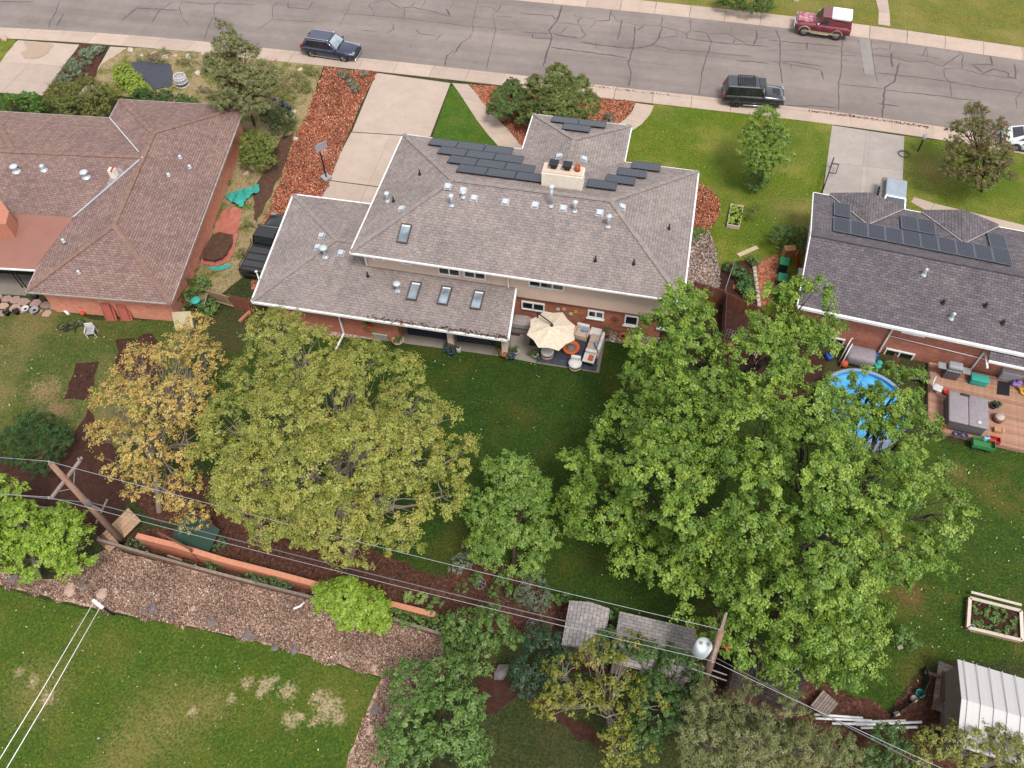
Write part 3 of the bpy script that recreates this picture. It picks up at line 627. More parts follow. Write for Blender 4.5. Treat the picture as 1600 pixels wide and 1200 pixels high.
glassm('window_glass', (0.012, 0.013, 0.014, 1))
glassm('skylight_glass', (0.16, 0.19, 0.22, 1), 0.1)
m, nt, b = new_mat('solar_cell'); uv = uvc(nt)
br = N(nt, 'ShaderNodeTexBrick', {'offset': 0.0}, Vector=uv, Color1=(0.018, 0.020, 0.030, 1), Color2=(0.022, 0.024, 0.034, 1), Mortar=(0.05, 0.055, 0.07, 1), Scale=1.0, Mortar_Size=0.008, Brick_Width=0.166, Row_Height=0.166)
nt.links.new(br.outputs[0], b.inputs['Base Color']); b.inputs['Roughness'].default_value = 0.25; b.inputs['Specular IOR Level'].default_value = 0.12
plain('panel_frame', (0.02, 0.02, 0.024, 1), 0.4, 0.5)
plain('panel_frame_pale', (0.13, 0.135, 0.15, 1), 0.4, 0.6)

def add_roof(name, facets, mat, parent, thick=0.16):
    key = {}; vs_ = []
    def vid(q):
        k = (round(q[0], 3), round(q[1], 3), round(q[2], 3))
        if k not in key: key[k] = len(vs_); vs_.append(k)
        return key[k]
    fs = []
    for f in facets:
        ids = [vid(q) for q in f]
        a, b_, c_ = (Vector(vs_[ids[i]]) for i in (0, 1, 2))
        nn = Vector((0, 0, 0)); L = len(ids)
        for i in range(L):
            p_, q_ = Vector(vs_[ids[i]]), Vector(vs_[ids[(i + 1) % L]]); nn += p_.cross(q_)
        fs.append(ids if nn.z > 0 else ids[::-1])
    n = len(vs_); ed = {}
    for f in fs:
        for i in range(len(f)): ed[(f[i], f[(i + 1) % len(f)])] = 1
    allf = list(fs) + [[i + n for i in f][::-1] for f in fs]
    for (a, b_) in ed:
        if (b_, a) not in ed: allf.append([b_, a, a + n, b_ + n])
    mb = MB(); mb.add(vs_ + [(x, y, z - thick) for x, y, z in vs_], allf)
    return mb.build(name, mat, parent)
def ridge_cap(a, b_, mat, parent, w_=0.3, step=0.3):
    a, b_ = Vector(a), Vector(b_); n = max(2, int((b_ - a).length / step)); mb = MB()
    for i in range(n):
        p_, q_ = a.lerp(b_, i / n), a.lerp(b_, (i + 1) / n)
        d = (q_ - p_) * 0.06; k = 0.02 + 0.012 * (i % 2)
        mb.bar(p_ + Vector((0, 0, k)), q_ + d + Vector((0, 0, k + 0.012)), w_ * rnd.uniform(0.94, 1.06), 0.035)
    return mb.build('ridge_cap', mat, parent)
def gutter(pts, parent, s=0.13, drop=0.08, out=None, name='gutter', mat='white_paint'):
    for a, b_ in zip(pts[:-1], pts[1:]):
        a, b_ = Vector(a), Vector(b_); d = (b_ - a).normalized(); n = Vector((d.y, -d.x, 0)) * (out if out is not None else 0.05)
        mb = MB(); o = n + Vector((0, 0, -drop)); mb.bar(a + o, b_ + o, s, s * 1.1); g = mb.build(name, MATS[mat], parent)
def downspout(path_, parent, w_=0.1):
    mb = MB()
    for a, b_ in zip(path_[:-1], path_[1:]): mb.bar(a, b_, w_, w_ * 0.8)
    return mb.build('downspout', MATS['white_paint'], parent)
def plane_axes(a, b_, c_):
    """eave direction, up-slope direction, normal of a roof plane through a, b (eave) and c (above)"""
    a, b_, c_ = Vector(a), Vector(b_), Vector(c_); e = (b_ - a).normalized(); n = e.cross(c_ - a).normalized()
    if n.z < 0: n = -n
    s = n.cross(e).normalized()
    if s.z < 0: s = -s
    return a, e, s, n
def vent_box(c_, e, s, n, parent):
    mb = MB(); mb.frame(c_, e, s, n, 0.46, 0.46, 0.015); v = mb.build('roof_vent', MATS['galvanised'], parent)
    MB().frame(c_ + n * 0.02, e, s, n, 0.24, 0.26, 0.08).frame(c_ + n * 0.095, e, s, n, 0.32, 0.34, 0.06).build('cap', MATS['vent_white'], v)
def vent_pipe(c_, parent, h=0.7, r=0.09, cap=0.17, mat='galvanised', flange=True):
    mb = MB()
    if flange: mb.lathe(c_, [(r * 2.3, 0.0), (r * 2.1, 0.03), (r * 1.5, 0.1), (r * 1.4, 0.14)], 12)
    mb.lathe(c_, [(r, 0.02), (r, h)], 10); v = mb.build('vent_pipe', MATS[mat], parent)
    if cap: MB().lathe(c_ + Vector((0, 0, h)), [(r * 0.8, -0.06), (cap, 0.0), (cap * 1.05, 0.05), (cap * 0.6, 0.12), (0.0, 0.14)], 14).build('cap', MATS['vent_white'] if mat == 'galvanised' else MATS[mat], v)
plain('vent_white', (0.36, 0.38, 0.4, 1), 0.5, 0.1, var=0.1)
plain('frame_brown', (0.06, 0.045, 0.04, 1), 0.5)
def skylight(c_, e, s, n, parent, w_=0.62, h_=1.25):
    mb = MB(); f_ = 0.07
    for k in (-1, 1):
        mb.frame(c_ + e * k * (w_ / 2), e, s, n, f_, h_ + f_, 0.16); mb.frame(c_ + s * k * (h_ / 2), e, s, n, w_ - f_, f_, 0.16)
    o = mb.build('skylight', MATS['frame_brown'], parent)
    MB().frame(c_, e, s, n, w_ - f_, h_ - f_, 0.11).build('glass', MATS['skylight_glass'], o)
    MB().frame(c_ + s * h_ * 0.42 , e, s, n, w_ - f_ - .01, h_ * 0.07, 0.125).build('blind', MATS['white_paint'], o)
def solar(root, c_, e, s, n, w_, h_, mat='solar_cell', fr='panel_frame'):
    mb = MB(); f_ = 0.035
    c_ = c_ + n * 0.1
    for k in (-1, 1):
        mb.frame(c_ + e * k * (w_ / 2 - f_ / 2), e, s, n, f_, h_, 0.05); mb.frame(c_ + s * k * (h_ / 2 - f_ / 2), e, s, n, w_ - 2 * f_, f_, 0.05)
    o = mb.build('solar_panel', MATS[fr], root)
    MB().frame(c_ + n * 0.008, e, s, n, w_ - 2 * f_, h_ - 2 * f_, 0.034).build('cells', MATS[mat], o)
def window_px(parent, tl, br_, p0, n, panes=2, sill=False, mat='white_paint', inv=None, depth=0.06):
    """window on the wall plane through p0 with outward normal n, from its top-left and bottom-right photo corners"""
    a, b_ = RP(*tl, p0, n), RP(*br_, p0, n); n = Vector(n)
    e = Vector((0, 0, 1)).cross(n).normalized()
    w_ = abs((b_ - a).dot(e)); h_ = max(abs(a.z - b_.z), 0.35); c_ = a + e * (b_ - a).dot(e) / 2; c_.z = (a.z + b_.z) / 2
    win(parent, c_, e, n, w_, h_, panes, mat, inv, sill)
def win(parent, c_, e, n, w_, h_, panes=2, mat='white_paint', inv=None, sill=False, fw=0.09):
    loc = (lambda v: to_local(inv, v)) if inv else (lambda v: v)
    z = Vector((0, 0, 1)); mb = MB()
    if inv:
        c_ = loc(c_); q = Matrix.Rotation(-inv.rotation_euler[2], 3, 'Z'); e = q @ e; n = q @ n
    for k in (-1, 1):
        mb.frame(c_ + e * k * (w_ / 2 - fw / 2), e, z, n, fw, h_, 0.09); mb.frame(c_ + z * k * (h_ / 2 - fw / 2), e, z, n, w_ - 2 * fw, fw, 0.09)
    for i in range(1, panes): mb.frame(c_ + e * (-w_ / 2 + w_ * i / panes), e, z, n, fw, h_ - 2 * fw, 0.08)
    if sill: mb.frame(c_ - z * (h_ / 2 + 0.05), e, z, n, w_ + 0.12, 0.08, 0.14)
    o = mb.build('window', MATS[mat], parent)
    for i in range(panes):
        pw = w_ / panes; MB().frame(c_ + e * (-w_ / 2 + pw * (i + 0.5)), e, z, n, pw - fw * 1.02, h_ - 2 * fw, 0.03).build('pane', MATS['window_glass'], o)
def wall_box(name, x0, x1, y0, y1, z0, z1, mat, parent):
    return MB().box(((x0 + x1) / 2, (y0 + y1) / 2, (z0 + z1) / 2), (x1 - x0, y1 - y0, z1 - z0)).build(name, mat, parent)

# ---------------------------------------------------------------- middle house
ZE = 4.7
X0, X1, Y0, Y1 = -17.38, 2.75, 31.9, 43.33
ZR = ZE + 1.62; YM = (Y0 + Y1) / 2
RL = Vector((P(707, 281, ZR).x, YM, ZR)); RR = Vector((P(955, 312, ZR).x, YM, ZR)); SL = (ZR - ZE) / (Y1 - YM)
XW0, XW1, YW = -9.0, -2.13, 47.2
ZW = ZE + SL * (XW1 - XW0) / 2; XWM = (XW0 + XW1) / 2
apex = Vector((XWM, YW - (XW1 - XW0) / 2, ZW)); meet = Vector((XWM, Y1 - (ZW - ZE) / SL, ZW))
HB = thing('house', 'beige and brick split level house with taupe hip roof in the middle', 'house', (-8, 36, 0))
H = lambda v: Vector(v) - Vector((-8, 36, 0))
bl, br_, fr, fl = Vector((X0, Y0, ZE)), Vector((X1, Y0, ZE)), Vector((X1, Y1, ZE)), Vector((X0, Y1, ZE))
wl, wr = Vector((XW0, YW, ZE)), Vector((XW1, YW, ZE)); il, ir = Vector((XW0, Y1, ZE)), Vector((XW1, Y1, ZE))
F_ = [[bl, br_, RR, RL], [br_, fr, RR], [fl, bl, RL], [fl, RL, RR, fr, ir, meet, il], [wl, apex, meet, il], [wr, ir, meet, apex], [wr, apex, wl]]
roof_main = add_roof('roof', [[H(q) for q in f] for f in F_], MATS['roof_taupe'], HB)
for a, b_ in ((bl, RL), (fl, RL), (RL, RR), (br_, RR), (fr, RR), (wl, apex), (wr, apex), (apex, meet)): ridge_cap(H(a), H(b_), MATS['cap_taupe'], roof_main)
gutter([H(q) for q in (fl, bl, br_, fr)], HB, s=0.1, drop=0.08)
gutter([H(q) for q in (fr, ir, wr, wl, il, fl)], HB, s=0.08, drop=0.08)
o_ = 0.6
wall_box('upper_wall', X0 + o_ + 8, X1 - o_ + 8, Y0 + o_ - 36, Y1 - o_ - 36, 2.2, ZE - 0.05, MATS['beige_siding'], HB)
wall_box('brick_wall', X0 + o_ + 0.25 + 8, X1 - o_ - 0.25 + 8, Y0 + o_ + 0.22 - 36, Y1 - o_ - 0.2 - 36, 0, 2.2, MATS['brick_red'], HB)
wall_box('entry_wall', XW0 + .6 + 8, XW1 - .6 + 8, Y1 - 1.2 - 36, YW - .8 - 36, 0, ZE - 0.06, MATS['beige_siding'], HB)
MB().box(H(((X0 + X1) / 2, (Y0 + Y1) / 2, ZE - 0.2)), (X1 - X0 - 0.1, Y1 - Y0 - 0.1, 0.04)).build('soffit', MATS['white_paint'], HB)
MB().box(H((XWM, (Y1 + YW) / 2, ZE - 0.2)), (XW1 - XW0 - 0.1, YW - Y1 - 0.1, 0.04)).build('soffit', MATS['white_paint'], HB)
# garage and porch wing (lower roof)
ZG = 2.62; ZT = 3.12
gfl, gfr = Vector(P(459, 304, ZG)), Vector(P(600, 321.5, ZG)); gbl, gbr = Vector(P(394, 470, ZG)), Vector(P(793, 530, ZG))
yw_ = Y0 + o_ - 0.02
gtop = Vector((P(805, 450, ZT - .07).x, yw_, ZT - 0.07)); gap = Vector(P(525, 374, ZT + 0.08)); gri = Vector((X0 + 0.9, gap.y, gap.z)); gwl = Vector((X0 + 0.9, yw_, ZT - 0.07))
gtop.z = gwl.z = gbl.z + (yw_ - gbl.y) * (gap.z - gbl.z) / (gap.y - gbl.y)
gmid = Vector((X0 + 0.9, gap.y, gap.z)); gfr2 = Vector((X0 + 0.9, gfr.y, ZG))
G_ = [[gbl, gbr, gtop, gwl, gmid, gap], [gfl, gbl, gap], [gfl, gap, gmid, gfr2]]
roof_low = add_roof('lower_roof', [[H(q) for q in f] for f in G_], MATS['roof_taupe'], HB)
for a, b_ in ((gbl, gap), (gfl, gap), (gap, gmid)): ridge_cap(H(a), H(b_), MATS['cap_taupe'], roof_low)
gutter([H(q) for q in (gfr2, gfl, gbl, gbr, gtop)], HB, drop=0.08)
gx0 = max(gbl.x, gfl.x) + 0.45
MB().prism([H(q) for q in (Vector((gfl.x + .5, gfl.y - .5, 0)), Vector((gbl.x + .5, gbl.y + .55, 0)), Vector((P(628, 530).x, gbl.y + .55, 0)), Vector((P(628, 530).x, yw_ + 1, 0)), Vector((X0 + 1.5, yw_ + 1, 0)), Vector((X0 + 1.5, gfl.y - .5, 0)))], 0, ZG - 0.02).build('garage_wall', MATS['brick_red'], HB)
MB().box(H((gbr.x - 0.35, yw_ + 0.5, 1.3)), (0.2, 0.9, 2.6)).build('porch_end_wall', MATS['brick_red'], HB)
# porch posts
for a in ((707.5, 540), (793, 545)):
    q = P(*a); yy = gbl.y + 0.75; MB().box(H((q.x, yy, 1.25)), (0.34, 0.3, 2.5)).build('porch_post', MATS['beige_siding'], HB)
# windows
pn = (0, -1, 0); pw_ = (0, Y0 + o_, 0); pb = (0, Y0 + o_ + 0.22, 0)
WX = thing
def hwin(tl, br2, p0, panes, sill=False):
    window_px(HB, tl, br2, p0, pn, panes, sill, inv=HB)
hwin((582, 399), (602, 407), pw_, 1); hwin((626, 405), (644, 413), pw_, 1)
hwin((684, 415), (720, 432), pw_, 2); hwin((724, 420), (760, 437), pw_, 2); hwin((826, 434), (882, 454), pw_, 3)
hwin((815, 469), (851, 487), pb, 2); hwin((919, 483), (943, 498), pb, 2, True); hwin((977, 491), (996, 509), pb, 1, True); hwin((1030, 497), (1052, 515), pb, 2, True)
# skylights, vents on the back slope
A = plane_axes(bl, br_, RL); AG = plane_axes(gbl, gbr, gap); AN = plane_axes(fl, fr, RR); AW = plane_axes(wl, wr, apex); AE = plane_axes(br_, fr, RR); AL = plane_axes(fl, bl, RL); ALG = plane_axes(gfl, gbl, gap)
AWW = plane_axes(wl, il, apex); AWE = plane_axes(wr, ir, apex)
def on(ax, x, y): return H(RP(x, y, ax[0], ax[3]))
skylight(on(A, 632, 366), *A[1:], HB)
for q in ((647, 456), (695, 463), (746, 470)): skylight(on(AG, *q), *AG[1:], HB, 0.6, 1.3)
for q in ((741, 310), (790, 316), (836, 321), (880, 326), (937, 333)): vent_box(on(A, *q), *A[1:], HB)
for q in ((700, 292), (724, 298)): vent_box(on(AL if q[0] < 706 else A, *q), *A[1:], HB)
vent_box(on(AL, 628, 327), *AL[1:], HB); vent_box(on(AE, 972, 324), *AE[1:], HB); vent_box(on(AWW, 874, 245), *AWW[1:], HB); vent_box(on(AWE, 912, 249), *AWE[1:], HB)
vent_box(on(ALG, 503, 369), *ALG[1:], HB); vent_box(on(ALG, 497, 387), *ALG[1:], HB); vent_box(on(AG, 533, 396), *AG[1:], HB)
for q, hh in (((706, 321), 0.75), ((724, 308), 0.35), ((861, 322), 1.5), ((898, 330), 0.7), ((950, 354), 0.8), ((606, 314), 0.6)): vent_pipe(on(A if q[0] > 650 else AL, *q), HB, hh)
vent_pipe(on(AG, 509, 401), HB, 0.75, 0.11, 0.26); vent_pipe(on(AG, 622, 454), HB, 0.6, 0.1, 0.24)
for q, ax in (((930, 408), A), ((990, 413), A), ((1045, 358), AE), ((656, 273), AL), ((615, 315), AL), ((575, 432), AG)): vent_pipe(on(ax, *q), HB, 0.4, 0.05, 0, 'black_metal')
# chimney
zc = ZR + 0.75; c_ = H(P(880, 268, zc)); cw = 2.55
ch = MB().box((c_.x, c_.y + 0.1, zc - 1.1), (cw, 1.0, 2.2)).build('chimney', MATS['stucco'], HB)
MB().box((c_.x, c_.y + 0.1, zc + 0.05), (cw - 0.15, 0.85, 0.1)).build('crown', MATS['pink_stone'] if 'pink_stone' in MATS else plain('pink_stone', px(238, 212, 190, 2.0), 0.9, var=0.2), ch)
for dx, cm in ((-0.62, 'black_metal'), (0.22, 'black_metal')):
    MB().box((c_.x + dx, c_.y + 0.15, zc + 0.25), (0.34, 0.34, 0.3)).box((c_.x + dx, c_.y + 0.15, zc + 0.44), (0.56, 0.56, 0.1)).build('flue_cap', MATS[cm], ch)
MB().lathe((c_.x + 0.85, c_.y + 0.15, zc + 0.1), [(0.18, 0), (0.18, 0.4), (0.13, 0.4), (0.13, 0.1)], 12).build('flue_pot', MATS['terracotta'], ch)
# downspouts
downspout([H((X0 + .55, Y0 + .1, ZE - .12)), H((X0 + .62, Y0 + .5, ZE - .5)), H((X0 + .62, Y0 + .52, gwl.z + .1))], HB)
dq = Vector((P(792, 440, 4).x, Y0 + .05, 0)); downspout([H((dq.x, Y0 + .05, ZE - .12)), H((dq.x, Y0 + .5, ZE - .4)), H((dq.x, Y0 + .5, gtop.z + .05))], HB)
dg = P(517, 492, ZG); downspout([H((dg.x, gbl.y - .02, ZG - .15)), H((dg.x + .15, gbl.y + .45, ZG - .5)), H((dg.x + .15, gbl.y + .45, 0.15)), H((dg.x + .05, gbl.y - .9, 0.1))], HB)
dr = P(1075, 400, ZE)
# mast on the garage eave
mq = H(gbl.lerp(gfl, 0.18)); MB().tube([mq + Vector((0, 0, -.1)), mq + Vector((-.05, 0, .75)), mq + Vector((.25, -.45, .55))], 0.03, 6).lathe(mq + Vector((-.05, 0, .75)), [(0.02, 0), (.11, .03), (.0, .08)], 8).build('mast', MATS['white_paint'], HB)
# solar arrays on the middle house
SA = thing('solar_array', 'stepped block of twelve solar panels left of the chimney', 'solar panels', RP(770, 255, AN[0], AN[3]))
def arr(root, ax, tl, tr, nrow, w_, h_, m_='solar_cell', fr_='panel_frame'):
    """a row of panels starting at the photo point tl (its top-left corner on the roof)"""
    p0 = RP(*tl, ax[0], ax[3]) - Vector(root.location); e = ax[1] if ax[1].x > 0 else -ax[1]; s = -ax[2]      # s: down the picture = up the slope on the street side
    for i in range(nrow): solar(root, p0 + e * (w_ * (i + 0.5)) - s * 0 + ax[2] * (h_ / 2), e, ax[2], ax[3], w_ - 0.03, h_ - 0.03, m_, fr_)
wP = (RP(803, 234, AN[0], AN[3]) - RP(676, 218, AN[0], AN[3])).length / 3
hP = abs((RP(719, 259, AN[0], AN[3]) - RP(676, 218, AN[0], AN[3])).dot(AN[2])) / 3
for tl in ((676, 218), (690, 231), (705, 245), (719, 259)): arr(SA, AN, tl, None, 3, wP, hP)
SB = thing('solar_array', 'staircase of four solar panels right of the chimney', 'solar panels', RP(970, 280, AN[0], AN[3]))
for tl in ((988, 254), (966, 264), (948, 274.5), (919, 282)): arr(SB, AN, tl, None, 1, wP, hP)
SC = thing('solar_array', 'three solar panels on the street side gable', 'solar panels', RP(905, 195, AW[0], AW[3]))
hP2 = abs((RP(881, 195, AW[0], AW[3]) - RP(864, 183.5, AW[0], AW[3])).dot(AW[2])); arr(SC, AW, (864, 183.5), None, 2, wP, hP2); arr(SC, AW, (881, 195), None, 1, wP, hP2)

# ---------------------------------------------------------------- left brick house
HL = thing('house', 'brick bungalow with brown shingle roof at left', 'house', (-38, 36, 0))
h = lambda v: Vector(v) - Vector((-38, 36, 0))
ZL = 2.5
lbl, lbr, lfr, lfl, lin_, lft = (P(x, y, ZL) for x, y in ((41, 455), (266, 473), (381, 166), (187, 155), (171, 184), (0, 174)))
lS, lN = P(178, 353, 3.55), P(240, 208, 3.55); lrR = lS.lerp(lN, 0.72)
lrL = P(22, 237, 3.35); lrR2 = Vector((lrR.x, lrR.y, lrR.z - 0.0))
vS = P(115, 340, 2.95); lflat = P(15, 334, 2.95); lfw = lft + (lft - lin_).normalized() * 12; lrl2 = lrL + (lrL - lrR).normalized() * 10
lej = P(62, 410, 2.72)
far_s = P(15, 334, 2.95) + (P(15, 334, 2.95) - vS).normalized() * 14
L_ = [[lbl, lbr, lS], [lbr, lfr, lN, lrR, lS], [lfr, lfl, lN], [lfl, lin_, lrR, lN], [lin_, lft, lfw, lrl2, lrL, lrR], [lrR, lrL, lrl2, far_s, lflat, vS], [lbl, lS, lrR, vS, lej]]
roof_l = add_roof('roof', [[h(q) for q in f] for f in L_], MATS['roof_brown'], HL)
for a, b_ in ((lbl, lS), (lbr, lS), (lS, lrR), (lrR, lN), (lfr, lN), (lfl, lN), (lrR, lrL), (lrL, lrl2), (lrL, P(0, 200, 3.0))): ridge_cap(h(a), h(b_), MATS['cap_brown'], roof_l, 0.34, 0.34)
plain('flat_roof_red', px(176, 122, 106), 0.9, var=0.08, scale=1.0)
fw1 = P(55, 421, 2.62); fw2 = P(0, 418, 2.62) + (P(0, 418, 2.62) - fw1).normalized() * 14
add_roof('flat_roof', [[h(q + Vector((0, 0, .03))) for q in (vS, lej, fw1, fw2, far_s)]], MATS['flat_roof_red'], HL, 0.14)
MB().bar(h(vS.lerp(lrR, 0.0)) + Vector((0, 0, .05)), h(lrR) + Vector((0, 0, .05)), 0.13, 0.04).build('valley_flashing', MATS['galvanised'], HL)
MB().bar(h(lin_) + Vector((0, 0, .04)), h(lrR.lerp(lin_, .12)) + Vector((0, 0, .04)), 0.08, 0.03).build('valley_flashing', MATS['galvanised'], HL)
plain('worn_gutter', px(196, 186, 178), 0.7, var=0.35, scale=2.5)
gutter([h(q) for q in (lej, lbl, lbr, lfr, lfl, lin_, lft, lfw)], HL, 0.075, 0.07, mat='worn_gutter')
gutter([h(fw2), h(fw1)], HL, 0.09, 0.05)
def inset(poly, d):
    out = []; n = len(poly)
    for i in range(n):
        a, b_, c2 = Vector(poly[i - 1]), Vector(poly[i]), Vector(poly[(i + 1) % n]); t1 = (b_ - a).normalized(); t2 = (c2 - b_).normalized()
        n1, n2 = Vector((-t1.y, t1.x, 0)), Vector((-t2.y, t2.x, 0)); m_ = (n1 + n2); out.append(b_ + m_ * (d / max(m_.dot(n1), 0.2)))
    return out
wp = inset([lbl, lbr, lfr, lfl, lin_, lin_ + (lin_ - lfr) * 0.9, lbl + Vector((-1.2, 10.5, 0))], 0.5)
MB().prism([h(q) for q in wp], 0, ZL - 0.03).build('brick_wall', MATS['brick_left'], HL)
lax = plane_axes(lrR, lrL, vS); lax2 = plane_axes(lbr, lfr, lS); lax3 = plane_axes(lbl, lbr, lS)
for q in ((26, 268), (135, 277)): vent_pipe(h(RP(*q, lax[0], lax[3])), HL, 0.42, 0.14, 0.27)
vent_pipe(h(RP(69, 266, lax[0], lax[3])), HL, 0.35, 0.12, 0.16)
cq = h(RP(180, 276, lax[0], lax[3])); MB().box(cq + Vector((0, 0, .3)), (0.42, 0.42, 0.7), 0.1).build('chimney', MATS['stucco'], HL)
MB().box(cq + Vector((0.1, 0, .68)), (0.1, 0.5, 0.12), 0.1).build('chimney_cap', MATS['terracotta'], HL)
# pale mineral streak on the shingles below the small chimney
def on_plane_sheet(name, pts_px, ax, mat, parent, off, inv):
    pts = [inv(RP(x, y, ax[0], ax[3])) + Vector(ax[3]) * off for x, y in pts_px]
    mb = MB(); nn = (pts[1] - pts[0]).cross(pts[2] - pts[1]); mb.add(pts, [list(range(len(pts)))[::(1 if nn.z > 0 else -1)]]); return mb.build(name, mat, parent)
m, nt, b = new_mat('mineral_streak'); uv = uvc(nt)
v = noise(nt, uv, 7.0, 5.0, 0.8); c = ramp(nt, v, [(0.4, px(150, 122, 114)), (0.66, px(206, 206, 212))]); nt.links.new(c, b.inputs['Base Color']); b.inputs['Roughness'].default_value = 0.9
on_plane_sheet('mineral_streak', ((179, 262), (188, 262), (194, 268), (206, 264), (186, 283), (161, 303), (166, 292), (171, 280), (173, 268)), lax, MATS['mineral_streak'], HL, 0.012, h)
# big brick chimney at the picture edge
cz = 4.1; cl = [h(P(x, y, cz)) for x, y in ((-22, 312), (0, 312), (14, 330), (9, 350), (-22, 350))]
MB().prism(cl, 2.6, cz).build('brick_chimney', plain('salmon_brick', px(206, 134, 108, 2.0), .9, var=.12), HL)
for q in ((100, 378), (124, 427)): vent_pipe(h(RP(*q, lax3[0], lax3[3])), HL, 0.15, 0.06, 0.1)
for q in ((282, 247), (297, 262), (264, 275)): vent_pipe(h(RP(*q, lax2[0], lax2[3])), HL, 0.12, 0.07, 0.12)
# porch: iron post and slab
slabs('patio', 'concrete porch floor under the flat red roof', [[(-40, 425), (50, 430), (41, 462), (-40, 458)]], MATS['patio_concrete'], 0.03, 'patio')
q1, q2 = h(P(36, 450, 0)), h(fw1 + Vector((-1.2, 0, -0.15)))
MB().tube([q1, (q1.x, q1.y, 2.4)], 0.04, 6).tube([q1 + Vector((.3, 0, 0)), (q1.x + .3, q1.y, 2.4)], 0.04, 6).bar((q1.x, q1.y, 2.3), (q1.x - 1.2, q1.y + .8, 2.45), 0.06).build('porch_post', MATS['black_metal'], HL)

# ---------------------------------------------------------------- right house
RZ = R(-5.3)
HRp = P(1300, 489, 3.0); HR = thing('house', 'brick house with charcoal roof and solar panels at right', 'house', (HRp.x, HRp.y, 0), RZ)
k_ = lambda v: to_local(HR, v)
k0 = k_(P(1247, 478, 3)); k1 = k_(P(1272, 301, 3)); ZRR = 4.1
kx0 = (k0.x + k1.x) / 2; kx1 = kx0 + 20.0; ky0 = 0.0; ky1 = k1.y; kym = (ky0 + ky1) / 2
a0, a1, a2, a3 = Vector((kx0, ky0, 3)), Vector((kx1, ky0, 3)), Vector((kx1, ky1, 3)), Vector((kx0, ky1, 3)); r0, r1 = Vector((kx0, kym, ZRR)), Vector((kx1, kym, ZRR))
roof_r = add_roof('roof', [[a0, a1, r1, r0], [a3, r0, r1, a2]], MATS['roof_grey'], HR)
ridge_cap(r0, r1, MATS['cap_grey'], roof_r, 0.42, 0.3)
for (xa, ya), (xb, yb), (xt, yt) in (((1297, 303), (1413, 328), (1354, 347)), ((1440, 332), (1560, 356), (1503, 375))):
    sl_ = (ZRR - 3.0) / (ky1 - kym)
    la, lb = k_(P(xa, ya, 3.0)), k_(P(xb, yb, 3.0)); la.y = lb.y = ky1 + 0.25; la.z = lb.z = 3.0
    hw = (lb.x - la.x) / 2; zt = 3.0 + min(0.62, hw * 0.3); ty = ky1 - (zt - 3.0) / sl_; mx = (la.x + lb.x) / 2
    f1_, t1_ = Vector((mx, ky1 + 0.25, zt)), Vector((mx, ty, zt)); sa, sb = Vector((la.x, ky1 - 0.0, 3.0)), Vector((lb.x, ky1 - 0.0, 3.0))
    up = Vector((0, 0, 0.035))
    add_roof('gable_roof', [[q + up for q in (la, f1_, t1_, sa)], [q + up for q in (f1_, lb, sb, t1_)]], MATS['roof_grey'], HR, 0.1)
    MB().add([la - Vector((0, .1, 0)), lb - Vector((0, .1, 0)), f1_ - Vector((0, .1, 0))], [(1, 0, 2)]).build('gable_wall', MATS['white_paint'], HR)
    for s_, t_ in ((sa, t1_), (sb, t1_)): MB().bar(s_ + Vector((0, 0, .06)), t_ + Vector((0, 0, .06)), 0.06, 0.03).build('valley_flashing', MATS['worn_gutter'], HR)
gutter([a0, a1], HR, 0.16, 0.08); gutter([a2, a3], HR, 0.1, 0.08)
MB().bar(a0 + Vector((-.04, 0, -.1)), r0 + Vector((-.04, 0, -.1)), 0.06, 0.18).bar(a3 + Vector((-.04, 0, -.1)), r0 + Vector((-.04, 0, -.1)), 0.06, 0.18).build('bargeboard', MATS['white_paint'], HR)
MB().box(((kx0 + kx1) / 2, (ky0 + ky1) / 2 + 0.0, 1.45), (kx1 - kx0 - 0.8, ky1 - ky0 - 0.9, 2.9)).build('brick_wall', MATS['brick_right'], HR)
MB().box(((kx0 + kx1) / 2, (ky0 + ky1) / 2, 2.8), (kx1 - kx0 - .1, ky1 - ky0 - .1, 0.04)).build('soffit', MATS['white_paint'], HR)
MB().add([(kx0 + .4, ky0 + .45, 2.9), (kx0 + .4, ky1 - .45, 2.9), (kx0 + .4, kym, ZRR - .15)], [(0, 2, 1)]).build('gable_wall', MATS['brick_right'], HR)
# lower entry roof at the right end
g1, g2 = k_(P(1548, 545, 2.75)), k_(P(1640, 590, 2.55)); e0, e1 = k_(P(1545, 563, 2.5)), k_(P(1640, 583, 2.5))
add_roof('entry_roof', [[Vector((e0.x, 0.6, 2.9)), Vector((e0.x, e0.y, 2.52)), Vector((e0.x + 7, e0.y, 2.52)), Vector((e0.x + 7, 0.6, 2.9))]], MATS['roof_grey'], HR, 0.1)
gutter([Vector((e0.x, e0.y, 2.52)), Vector((e0.x + 7, e0.y, 2.52))], HR, 0.12, 0.06)
rn = Matrix.Rotation(RZ, 3, 'Z') @ Vector((0, -1, 0)); rp0 = HR.matrix_world.copy(); rp0 = Matrix.Translation(HR.location) @ Matrix.Rotation(RZ, 4, 'Z') @ Vector((0, 0.45, 0))
for tl, b2, pn_ in (((1293, 524), (1316, 540), 2), ((1385, 543), (1418, 572), 2)):
    window_px(HR, tl, b2, rp0, rn, pn_, True, inv=HR)
for xx, yy in ((1399, 513), (1545, 568)):
    dq = k_(P(xx, yy, 2.8)); downspout([(dq.x, dq.y + .0, 2.82), (dq.x, .36, 2.5), (dq.x - .02, .36, 0.1)] if yy < 540 else [(dq.x + .1, dq.y, 2.4), (dq.x + .1, .36, 2.2), (dq.x + .1, .36, .1)], HR)
cq = k_(P(1470, 560, 1.3)); MB().tube([(cq.x - 3.2, .34, 1.75), (cq.x + 3.4, .34, 1.45)], 0.025, 5).build('conduit', MATS['white_paint'], HR)
